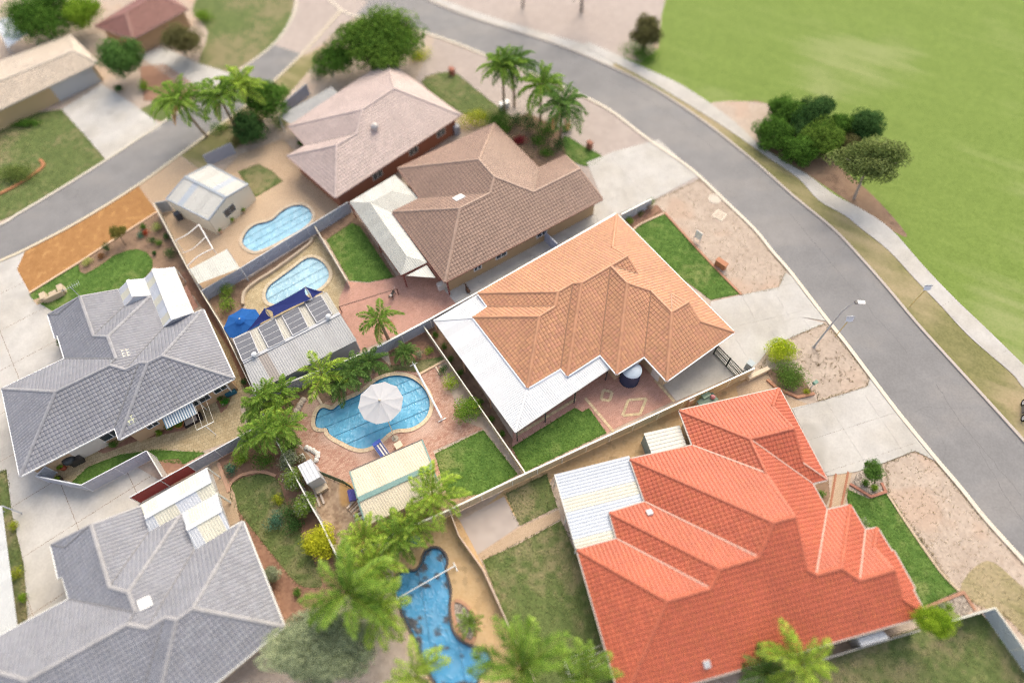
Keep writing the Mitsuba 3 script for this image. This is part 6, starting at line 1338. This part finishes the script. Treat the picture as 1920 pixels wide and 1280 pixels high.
put(f'{k}__board', MB((0.72, 0.75, 0.80)).box(b + [0, 0, 0.85], (0.75, 0.04, 1.0), math.radians(-50)).ply('m_metal'))
for s in (-1, 1): rodpart(f'{k}__leg', [b + np.array([math.cos(math.radians(-50)), math.sin(math.radians(-50)), 0]) * 0.33 * s, b + np.array([math.cos(math.radians(-50)), math.sin(math.radians(-50)), 0]) * 0.33 * s + [0, 0, 1.3]], 0.025, STEEL)
def masonry_post(name, label, px, size, h, col, rot=-50, cap=None, cat='letter box'):
    k = thing(name, label, cat); b = G(*px); r = math.radians(rot); nl = max(2, int(h / 0.17))
    for i in range(nl):
        for j in range(2):
            off = np.array([math.cos(r), math.sin(r), 0]) * size[0] * (j - 0.5) * 0.5
            put(f'{k}__block', MB(np.asarray(col) * (0.86 + 0.28 * rnd2(i, j, 4))).box(b + off + [0, 0, (i + 0.5) * h / nl], (size[0] / 2 - 0.012, size[1], h / nl - 0.012), r).ply())
    put(f'{k}__cap', MB(cap or col).box(b + [0, 0, h + 0.03], (size[0] + 0.1, size[1] + 0.1, 0.07), r).ply())
masonry_post('letter_box', 'red brick letter box at the corner of the front lawn', (1350, 500), (1.1, 0.45), 0.7, (0.42, 0.20, 0.12))
masonry_post('letter_box', 'small brick letter box on the forecourt corner lawn', (1105, 278), (0.6, 0.45), 0.8, (0.30, 0.14, 0.10))
masonry_post('letter_box', 'red brick letter box at the edge of the pink house lawn', (848, 140), (0.7, 0.5), 0.8, (0.34, 0.14, 0.10))
k = thing('letter_box', 'green topped letter box on a white post in the brick edged bed', 'letter box'); b = G(1519, 728)
put(f'{k}__post', MB(OFFW).bar(b, b + [0, 0, 1.0], 0.07, 0.07, up=(1, 0, 0)).ply('m_metal')); put(f'{k}__box', MB((0.10, 0.22, 0.18)).box(b + [0, 0, 1.1], (0.42, 0.26, 0.24), 0.5).ply('m_metal'))
k = thing('drain_cover', 'round pale concrete drain cover on the dry front verge', 'drain cover')
put(f'{k}__lid', MB((0.55, 0.50, 0.44)).lathe([(0, 0.06), (0.50, 0.06), (0.52, 0.02), (0.52, 0)], G(1340, 373), sides=24).ply()); put(f'{k}__rim', MB((0.62, 0.57, 0.50)).lathe([(0.54, 0.0), (0.54, 0.05), (0.66, 0.05), (0.68, 0)], G(1340, 373), sides=24).ply())
k = thing('drain_cover', 'square pale concrete drain cover with a cross on the dry front verge', 'drain cover'); b = G(1349, 404); r = math.radians(-42)
put(f'{k}__frame', MB((0.66, 0.60, 0.52)).box(b + [0, 0, 0.03], (1.15, 1.15, 0.06), r).ply())
for i in (-1, 1): 
    for j in (-1, 1):
        o = np.array([math.cos(r) * i - math.sin(r) * j, math.sin(r) * i + math.cos(r) * j, 0]) * 0.24
        put(f'{k}__lid', MB((0.50, 0.43, 0.36)).box(b + o + [0, 0, 0.045], (0.44, 0.44, 0.06), r).ply())
# rainwater tank
k = thing('water_tank', 'dark blue round rainwater tank with a pale top under the terracotta eave', 'water tank'); o = G(1178, 722) + np.array([0.15, 0.55, 0])
prof = [(0, 0), (0.85, 0)]
for i in range(9): prof += [(0.85, 0.1 + i * 0.18), (0.82, 0.19 + i * 0.18)]
put(f'{k}__body', MB((0.022, 0.038, 0.10)).lathe(prof + [(0.85, 1.75)], o, sides=28).ply('m_metal', True))
put(f'{k}__lid', MB((0.42, 0.50, 0.60)).lathe([(0.85, 1.75), (0.70, 1.88), (0.25, 1.98), (0, 2.0)], o, sides=28).ply('m_metal', True))
put(f'{k}__pipe', MB((0.6, 0.6, 0.6)).tube([o + [0.2, 0.2, 1.9], o + [0.6, 0.5, 2.1], o + [1.0, 0.8, 2.1]], 0.05).ply('m_metal', True))
# seat on the lawn
k = thing('masonry_bench', 'cream masonry seat with two blocky ends on the lawn', 'garden seat'); a, b = G(88, 562), G(120, 547); d = (b - a) / np.linalg.norm(b - a); s = np.array([-d[1], d[0], 0]); r = math.atan2(d[1], d[0]); SC2 = (0.46, 0.385, 0.29)
put(f'{k}__bench', MB(SC2).box((a + b) / 2 + [0, 0, 0.22], (np.linalg.norm(b - a) - 0.9, 0.6, 0.44), r).ply()); put(f'{k}__back', MB(SC2).box((a + b) / 2 - s * 0.42 + [0, 0, 0.3], (np.linalg.norm(b - a), 0.22, 0.6), r).ply())
for q in (a, b): put(f'{k}__end_block', MB(np.asarray(SC2) * 1.05).box(q + s * 0.1 + [0, 0, 0.32], (0.5, 0.85, 0.64), r).ply())
# aerial
k = thing('aerial', 'television aerial on a mast beside the lawn end of the blue grey roof', 'aerial'); o = G(150, 556, 3.7)
mt = G(132, 538, 5.4)
rodpart(f'{k}__mast', [o, o * .5 + mt * .5, mt], 0.025, STEEL)
m = MB(STEEL); m.bar(mt - [0.6, 0.4, 0], mt + [0.6, 0.4, 0], 0.02, 0.02)
for i in range(9): q = mt + np.array([0.6, 0.4, 0]) * (i / 4 - 1); L_ = 0.2 + 0.02 * i; m.bar(q - np.array([-0.55, 0.83, 0]) * L_, q + np.array([-0.55, 0.83, 0]) * L_, 0.012, 0.012)
put(f'{k}__antenna', m.ply('m_metal'))
# white curved frame by the pale fence
k = thing('pipe_pergola', 'bare white curved pipe frame in front of the gabled shed', 'frame')
q = pz([(329, 451, 2.0), (353, 438, 2.2), (373, 421, 2.0), (399, 466, 2.0), (372, 480, 2.2), (352, 498, 2.0)])
rodpart(f'{k}__rail', spline([q[0], q[1], q[2]], 4, False), 0.045, (0.78, 0.79, 0.8)); rodpart(f'{k}__rail', spline([q[3], q[4], q[5]], 4, False), 0.045, (0.78, 0.79, 0.8)); rodpart(f'{k}__rail', [q[2], q[2] * .5 + q[3] * .5, q[3]], 0.05, (0.78, 0.79, 0.8))
mid = pz([(342, 474, 2.0), (362, 466, 2.2), (386, 444, 2.0)]); rodpart(f'{k}__rail', spline(mid, 4, False), 0.03, (0.74, 0.75, 0.76))
for p in (q[0], q[2], q[3], q[5]): rodpart(f'{k}__post', [p * z0, p * [1, 1, .5], p], 0.04, (0.74, 0.75, 0.76))
# clothes lines
def clothesline(label, a, b, n, w, z=1.9):
    k = thing('clothes_line', label, 'clothes line'); A, B = G(*a), G(*b); d = (B - A) / np.linalg.norm(B - A); s = np.array([-d[1], d[0], 0])
    for p in (A, B):
        put(f'{k}__post', MB(OFFW).bar(p, p + [0, 0, z], 0.06, 0.06, up=(1, 0, 0)).bar(p - s * w / 2 + [0, 0, z], p + s * w / 2 + [0, 0, z], 0.05, 0.05).ply('m_metal'))
    for i in range(n): o = s * w * (i / (n - 1) - 0.5) + [0, 0, z + 0.03]; put(f'{k}__wire', MB((0.65, 0.64, 0.6)).tube([A + o, (A + B) / 2 + o - [0, 0, 0.05], B + o], 0.011, sides=4).ply('m_metal'))
clothesline('four wire clothes line over the cream paved rear court', (388, 768), (405, 815), 4, 1.4)
clothesline('clothes line at the bottom edge between two palms', (1062, 1260), (1140, 1228), 5, 1.3)
# furniture by the pool
k = thing('deck_chair', 'blue and white striped deck chair by the cream roofed shed', 'deck chair'); a = G(711, 838); d = G(724, 856) - a; d /= np.linalg.norm(d); s = np.array([-d[1], d[0], 0])
for i in range(6): put(f'{k}__slat', MB((0.07, 0.12, 0.42) if i < 2 else [(0.74, 0.74, 0.72), (0.12, 0.14, 0.30)][i % 2]).bar(a + s * (i / 5 - .5) * 0.62 + [0, 0, 0.75], a + s * (i / 5 - .5) * 0.62 + d * 1.2 + [0, 0, 0.34], 0.1, 0.03).ply())
put(f'{k}__headrest', MB((0.07, 0.12, 0.45)).box(a - d * 0.08 + [0, 0, 0.78], (0.3, 0.74, 0.1), math.atan2(d[1], d[0])).ply())
put(f'{k}__frame', MB(OFFW).bar(a - s * .36 + [0, 0, .03], a - s * .36 + d * 1.2 + [0, 0, .33], .05, .05).bar(a + s * .36 + [0, 0, .03], a + s * .36 + d * 1.2 + [0, 0, .33], .05, .05).bar(a - s * .36 + [0, 0, .75], a - s * .36 + d * 1.2 + [0, 0, .03], .05, .05).bar(a + s * .36 + [0, 0, .75], a + s * .36 + d * 1.2 + [0, 0, .03], .05, .05).ply())
def crate(name, label, px, size, rot, col, lidcol=None, cat='box'):
    k = thing(name, label, cat); b = G(*px); r = math.radians(rot)
    put(f'{k}__body', MB(col).box(b + [0, 0, size[2] / 2], size, r).ply('m_metal')); put(f'{k}__lid', MB(lidcol or col).box(b + [0, 0, size[2] + 0.025], (size[0] + 0.06, size[1] + 0.06, 0.06), r).ply('m_metal'))
crate('storage_box', 'cream storage box at the upper edge of the shed roof', (749, 838), (0.55, 0.5, 0.5), 31, (0.55, 0.47, 0.36), (0.62, 0.54, 0.42))
crate('storage_box', 'blue storage bin under the palm stems beside the winding pool', (776, 1012), (0.5, 0.9, 0.6), 70, (0.02, 0.11, 0.28), (0.03, 0.16, 0.36))
crate('storage_box', 'white brick shaped box at the foot of the flowering creeper', (566, 860), (0.6, 0.4, 0.35), 30, OFFW)
crate('storage_box', 'cream step box in front of the tool shed wall', (605, 917), (0.9, 0.5, 0.35), 30, (0.55, 0.46, 0.35))
crate('wheelie_bin', 'dark lidded bin standing at the corner of the gabled shed', (338, 410), (0.6, 0.6, 0.8), 30, (0.05, 0.055, 0.07), cat='bin')
crate('wheelie_bin', 'grey bin between the pink and brown roofs nearest the forecourt', (856, 250), (0.7, 0.7, 1.0), 30, (0.22, 0.25, 0.32), cat='bin')
crate('wheelie_bin', 'blue bin in the gap below the dusty pink eave', (702, 338), (0.6, 0.6, 1.0), 30, (0.05, 0.09, 0.28), cat='bin')
crate('utility_box', 'small white blue box at the foot of the tall palm pair', (946, 202), (1.1, 0.6, 0.7), 30, (0.5, 0.55, 0.62), (0.75, 0.78, 0.82), 'utility box')
crate('wheelie_bin', 'grey bin beside the black slatted gate', (1402, 690), (0.5, 0.5, 0.9), 40, (0.22, 0.26, 0.29), (0.30, 0.36, 0.40), 'bin')
k = thing('barbecue', 'round dark kettle and cover on the cream court by the rear wall', 'barbecue')
o = G(140, 868); put(f'{k}__hood', MB((0.035, 0.045, 0.05)).lathe([(0, 0.5), (0.4, 0.55), (0.48, 0.8), (0.4, 1.0), (0.15, 1.1), (0, 1.12)], o).ply('m_metal', True)); put(f'{k}__cart', MB((0.03, 0.03, 0.03)).box(o + [0.35, 0.1, 0.4], (0.9, 0.6, 0.8), 0.5).ply('m_metal'))
for lab, px, r, h, c in [('terracotta pot beside the round dark kettle', (121, 878), 0.28, 0.5, (0.36, 0.10, 0.06)), ('dark pot between the kettle and the bent fence', (114, 900), 0.3, 0.4, (0.06, 0.045, 0.04)), ('round terracotta bowl in the mulch right of the striped awning', (339, 797), 0.42, 0.35, (0.42, 0.19, 0.08)), ('small white pot on the mulch corner', (419, 757), 0.14, 0.25, (0.6, 0.6, 0.6)), ('planter pot at the corner of the gabled shed', (414, 436), 0.3, 0.4, (0.5, 0.36, 0.26)), ('pot on the tan yard along the shed wall', (438, 415), 0.25, 0.35, (0.45, 0.36, 0.25)), ('pot at the far end of the shed wall', (458, 398), 0.25, 0.35, (0.45, 0.36, 0.25))]:
    k = thing('plant_pot', lab, 'plant pot'); o = G(*px)
    put(f'{k}__pot', MB(c).lathe([(0, 0), (r * .7, 0), (r, h), (r * .86, h), (r * .8, h * .8), (0, h * .8)], o).ply('m_rough', True))
    v, f, cc = leaves(np.random.default_rng(int(px[0])), o + [0, 0, h], (r, r, 0.25), 160, 0.14, G2, 4); put(f'{k}__plant', cply(v, f, cc, 'm_leaf'), kind='stuff')
k = thing('garden_trough', 'black framed tray with pale gravel on the cream court', 'tray'); o = G(363, 788); put(f'{k}__tray', MB((0.03, 0.025, 0.025)).box(o + [0, 0, 0.12], (1.5, 0.8, 0.24), 0.53).ply()); put(f'{k}__gravel', MB((0.45, 0.41, 0.37)).box(o + np.array([-0.12, -0.06, 0.245]), (1.0, 0.62, 0.04), 0.53).ply())
k = thing('downpipe_stand', 'white bollard pole on a teal base at the rear corner of the blue grey roof', 'downpipe'); o = G(436, 736); rodpart(f'{k}__pipe', [o, o * .6 + G(424, 721, 2.2) * .4, G(424, 721, 2.2)], 0.06, (0.74, 0.76, 0.78)); put(f'{k}__base', MB((0.03, 0.13, 0.20)).box(o + [-0.1, 0, 0.2], (0.9, 0.6, 0.4), 0.5).ply())
k = thing('work_table', 'green topped work table with odds and ends under the coral red eave', 'work table'); o = G(1322, 758); put(f'{k}__top', MB((0.20, 0.27, 0.22)).box(o + [0, 0, 0.78], (1.7, 0.8, 0.06), 0.45).ply())
for sx in (-.75, .75):
    for sy in (-.33, .33): put(f'{k}__leg', MB(STEEL).box(o + [sx * math.cos(.45) - sy * math.sin(.45), sx * math.sin(.45) + sy * math.cos(.45), .375], (.06, .06, .75)).ply())
k = thing('paint_tub', 'pink round tub standing on the green work table', 'tub'); put(f'{k}__tub', MB((0.55, 0.22, 0.24)).lathe([(0, .0), (.16, 0), (.2, .22), (.0, .24)], o + [0.45, 0.2, 0.812]).ply('m_rough', True)); put(f'{k}__handle', MB((.5, .5, .5)).tube([o + [.27, .2, 1.0], o + [.45, .2, 1.16], o + [.63, .2, 1.0]], .012).ply())
crate('tool_case', 'pale green case at the fence end of the work table', (1318, 748), (0.7, 0.5, 0.9), 26, (0.24, 0.36, 0.26), (0.28, 0.42, 0.31), 'case')
k = thing('brick_pier', 'pinkish brick pier at the long fence beside the work table', 'pier')
o = G(1290, 760)
for i in range(7): put(f'{k}__brick', MB(np.array((0.5, 0.33, 0.24)) * (.9 + .2 * rnd2(i, 1))).box(o + [0, 0, .1 + i * .17], (.5, .24, .155), 0.45).ply())
put(f'{k}__cap', MB((0.62, 0.5, 0.4)).box(o + [0, 0, 1.3], (.58, .32, .06), .45).ply())
def sheet_stack(label, px, size, rot, cols, name='timber_stack', cat='timber stack', n=4):
    k = thing(name, label, cat); o = G(*px); r = math.radians(rot)
    for i in range(n): put(f'{k}__board', MB(np.asarray(cols[i % len(cols)]) * (.9 + .2 * rnd2(i, 5))).box(o + np.array([-math.sin(r), math.cos(r), 0]) * (i / max(1, n - 1) - .5) * size[1] + [0, 0, size[2] / 2 + .06 * (i % 2)], (size[0], size[1] / n * .85, size[2]), r + .04 * (i - 1)).ply())
sheet_stack('pale timber offcuts leaning at the end of the cream roofed shed', (665, 951), (0.9, 0.7, 0.15), 45, [(0.5, 0.36, 0.26), (0.6, 0.5, 0.42)])
sheet_stack('two pale rails lying in the earth yard', (598, 930), (1.6, 0.35, 0.1), -63, [(0.55, 0.48, 0.44)], n=2)
sheet_stack('grey sheets lying at the low end of the cream roofed shed', (673, 964), (0.8, 0.7, 0.1), 20, [(0.48, 0.48, 0.48)], name='sheet_stack', cat='sheets', n=3)
k = thing('wheelbarrow', 'blue wheelbarrow tub leaning on the cream roofed shed wall', 'wheelbarrow'); o = G(663, 932); put(f'{k}__tub', MB((0.10, 0.10, 0.40)).box(o + [0, 0, .55], (.5, .9, .25), .3, m=xf(ry=.7)).ply('m_metal')); put(f'{k}__wheel', MB((.03, .03, .03)).lathe([(0, -.05), (.18, -.05), (.18, .05), (0, .05)], o + [0, .4, .18], m=xf(rx=1.57)).ply()); put(f'{k}__handle', MB(STEEL).tube([o + [-.1, -.9, .5], o + [0, 0, .4], o + [0, .4, .2]], .025).ply())
# stones along the palm bed, brick ledge of the earth yard
for lab, line, n, r, col in [('row of rounded pale stones edging the palm bed by the pool', [(571, 748), (562, 762), (552, 780), (547, 795)], 9, 0.27, (0.46, 0.40, 0.35)), ('white rocks edging the brick paving at the flowering creeper', [(573, 838), (586, 844), (598, 852), (592, 866)], 7, 0.22, (0.62, 0.60, 0.58))]:
    k = thing('stone_edging', lab, 'stone edging'); l = LineString(gp(line))
    for i in range(n):
        p = np.array(l.interpolate((i + .5) / n, True).coords[0]); s_ = trimesh.creation.icosphere(2, r); v = np.array(s_.vertices); v *= 1 + .5 * (meshkit.noise(v * 6 + i * 3.1, 2) - .5)[:, None]; v[:, 2] *= .7
        put(f'{k}__stone', mk(v + [*p, r * .4], s_.faces, np.asarray(col) * (.9 + .2 * rnd2(i, 2)), 'm_rough', True))
# vehicles
def car(label, px, rot, col, z=0.0):
    k = thing('parked_car', label, 'car'); o = G(*px); r = math.radians(rot); M_ = xf(o, r)
    prof = [(-2.1, .3), (-2.15, .75), (-1.95, .95), (-1.2, 1.0), (-.75, 1.42), (.65, 1.45), (1.25, 1.0), (2.0, .88), (2.15, .6), (2.1, .3)]
    pg = Polygon(prof); m = trimesh.creation.extrude_polygon(pg, 1.7, engine='earcut'); v = np.array(m.vertices); v = np.stack([v[:, 0], v[:, 2] - .85, v[:, 1]], 1); up = np.clip((v[:, 2] - .95) / .5, 0, 1); v[:, 1] *= 1 - .16 * up
    put(f'{k}__body', mk(v, m.faces[:, ::-1], col, 'm_gloss'), M_)
    def pane(pts):
        q = np.array(pts); return mikit.ply((np.vstack([q, q + [0, 0, .012]]), [[0, 1, 2], [0, 2, 3], [4, 6, 5], [4, 7, 6]]), 'm_pane')
    put(f'{k}__windscreen', pane([(.72, -.66, 1.44), (1.27, -.76, 1.03), (1.27, .76, 1.03), (.72, .66, 1.44)]), M_); put(f'{k}__rear_window', pane([(-.8, -.66, 1.41), (-1.2, -.78, 1.03), (-1.2, .78, 1.03), (-.8, .66, 1.41)]), M_)
    for x in (-1.3, 1.35):
        for y in (-.8, .8): put(f'{k}__wheel', MB((.02, .02, .02)).lathe([(0, -.1), (.3, -.1), (.32, 0), (.3, .1), (0, .1)], (x, y, .32), m=xf(rx=1.57)).ply(), M_)
    return k
car('teal blue car parked under the eave of the cream house', (44, 190), 32, (0.04, 0.12, 0.16))
k = thing('motorcycle', 'red motorcycle on the grass verge cut by the right edge', 'motorcycle'); o = G(1915, 772); M_ = xf(o, 1.1)
put(f'{k}__tank', MB((0.60, 0.02, 0.03)).box((0.1, 0, .85), (.7, .34, .3)).ply('m_gloss'), M_); put(f'{k}__fairing', MB((0.62, 0.02, 0.03)).box((.75, 0, .9), (.4, .42, .4), m=xf(ry=-.5)).ply('m_gloss'), M_); put(f'{k}__seat', MB(DARK).box((-.55, 0, .82), (.7, .28, .12)).ply(), M_)
for x in (-.75, .75):
    w = put(f'{k}__wheel', MB((.02, .02, .02)).lathe([(.22, -.06), (.32, -.06), (.34, 0), (.32, .06), (.22, .06), (.22, -.06)], (x, 0, .33), m=xf(rx=1.5708)).ply('m_rough', True), M_); put(f'{w}__rim', MB((.45, .47, .5)).lathe([(0, -.03), (.22, -.04), (.22, .04), (0, .03)], (x, 0, .33), m=xf(rx=1.5708)).ply('m_metal'), M_)
put(f'{k}__handlebar', MB(STEEL).tube([(.6, -.38, 1.08), (.68, 0, 1.02), (.6, .38, 1.08)], .02).ply('m_metal'), M_); put(f'{k}__engine', MB((.12, .12, .13)).box((0, 0, .45), (.6, .3, .4)).ply('m_metal'), M_)
# two dogs
import manifold3d
def dog(label, px, rot, col, patch, s=1.0, sit=False):
    k = thing('dog', label, 'dog'); J = {'hip': (-.30, 0, .46, .115), 'mid': (0, 0, .47, .115), 'chest': (.24, 0, .46, .145), 'neck': (.40, 0, .60, .085), 'head': (.52, 0, .70, .085), 'muz': (.66, 0, .66, .045), 'tail0': (-.40, 0, .50, .03), 'tail1': (-.56, 0, .60, .024), 'tail2': (-.66, 0, .74, .015)}
    if sit: J.update(hip=(-.24, 0, .17, .13), mid=(-.06, 0, .34, .12), tail0=(-.34, 0, .10, .03), tail1=(-.48, .05, .05, .024), tail2=(-.62, .1, .04, .015), chest=(.1, 0, .46, .13), neck=(.2, 0, .62, .085), head=(.3, 0, .74, .085), muz=(.44, 0, .70, .045))
    B_ = [('hip', 'mid'), ('mid', 'chest'), ('chest', 'neck'), ('neck', 'head'), ('head', 'muz'), ('hip', 'tail0'), ('tail0', 'tail1'), ('tail1', 'tail2')]
    for sd, y in (('l', .09), ('r', -.09)):
        cx = J['chest'][0]
        J.update({f'sh{sd}': (cx, y, .40, .07), f'el{sd}': (cx - .03, y, .25, .042), f'wr{sd}': (cx, y, .10, .032), f'pw{sd}': (cx + .05, y, .03, .035)})
        hx = J['hip'][0]
        if sit: J.update({f'th{sd}': (hx + .05, y * 1.4, .16, .085), f'kn{sd}': (hx + .26, y * 1.5, .15, .05), f'hk{sd}': (hx + .02, y * 1.5, .05, .034), f'ft{sd}': (hx + .2, y * 1.5, .03, .033)})
        else: J.update({f'th{sd}': (hx, y, .40, .085), f'kn{sd}': (hx + .07, y, .27, .052), f'hk{sd}': (hx - .08, y, .16, .032), f'ft{sd}': (hx - .02, y, .03, .035)})
        J.update({f'ea{sd}': (J['head'][0] - .03, y * .7, J['head'][2] + .07, .03), f'eb{sd}': (J['head'][0] - .05, y * 1.1, J['head'][2] + .03, .018)})
        B_ += [('chest', f'sh{sd}'), (f'sh{sd}', f'el{sd}'), (f'el{sd}', f'wr{sd}'), (f'wr{sd}', f'pw{sd}'), ('hip', f'th{sd}'), (f'th{sd}', f'kn{sd}'), (f'kn{sd}', f'hk{sd}'), (f'hk{sd}', f'ft{sd}'), ('head', f'ea{sd}'), (f'ea{sd}', f'eb{sd}')]
    bl = manifold3d.Manifold()
    for a, b in B_:
        sp = [manifold3d.Manifold.sphere(J[x][3], 14).translate(J[x][:3]) for x in (a, b)]; bl = bl + manifold3d.Manifold.batch_hull(sp)
    ms = bl.refine_to_length(0.035).to_mesh(); tm_ = trimesh.Trimesh(ms.vert_properties[:, :3], ms.tri_verts); trimesh.smoothing.filter_taubin(tm_, iterations=8)
    v = np.array(tm_.vertices); n_ = meshkit.fbm(v * 3.0 + 7, 2, 3)[:, None]; c = np.where(n_ > .52, np.asarray(col), np.asarray(patch))
    put(f'{k}__body', mikit.ply((v, tm_.faces), 'm_fur', smooth=True, color=c), xf(G(*px), math.radians(rot), s))
    hd = np.array(J['head'][:3])
    put(f'{k}__nose', MB((.015, .013, .013)).lathe([(0, -.02), (.022, 0), (0, .02)], np.array(J['muz'][:3]) + [.045, 0, .01]).ply('m_gloss', True), xf(G(*px), math.radians(rot), s))
    for y in (-.04, .04): put(f'{k}__eye', MB((.01, .01, .01)).lathe([(0, -.012), (.013, 0), (0, .012)], hd + [.065, y, .03]).ply('m_gloss', True), xf(G(*px), math.radians(rot), s))
dog('white and black dog standing on the pink brick court', (737, 556), 250, (0.62, 0.56, 0.52), (0.025, 0.022, 0.022), 1.0)
dog('brown dog sitting on the grey side path by the white capped wall', (877, 546), 120, (0.12, 0.06, 0.035), (0.055, 0.03, 0.02), 1.0, True)
# loose bits on the pink court
k = thing('garden_tap_pole', 'thin dark rail on short posts crossing the pink brick court', 'rail'); a, b = G(636, 575, 1.0), G(744, 541, 1.0)
put(f'{k}__rail', MB((0.10, 0.045, 0.04)).bar(a, b, .06, .06).ply('m_metal'))
for p in (a, b): put(f'{k}__post', MB((0.12, 0.04, 0.035)).bar(p * z0, p, .08, .08, up=(1, 0, 0)).ply('m_metal'))
crate('air_unit', 'white air conditioner outdoor unit under the low corner of the brown roof', (830, 540), (0.9, 0.4, 0.8), 31, (0.6, 0.6, 0.6), (0.66, 0.66, 0.66), 'air conditioner')
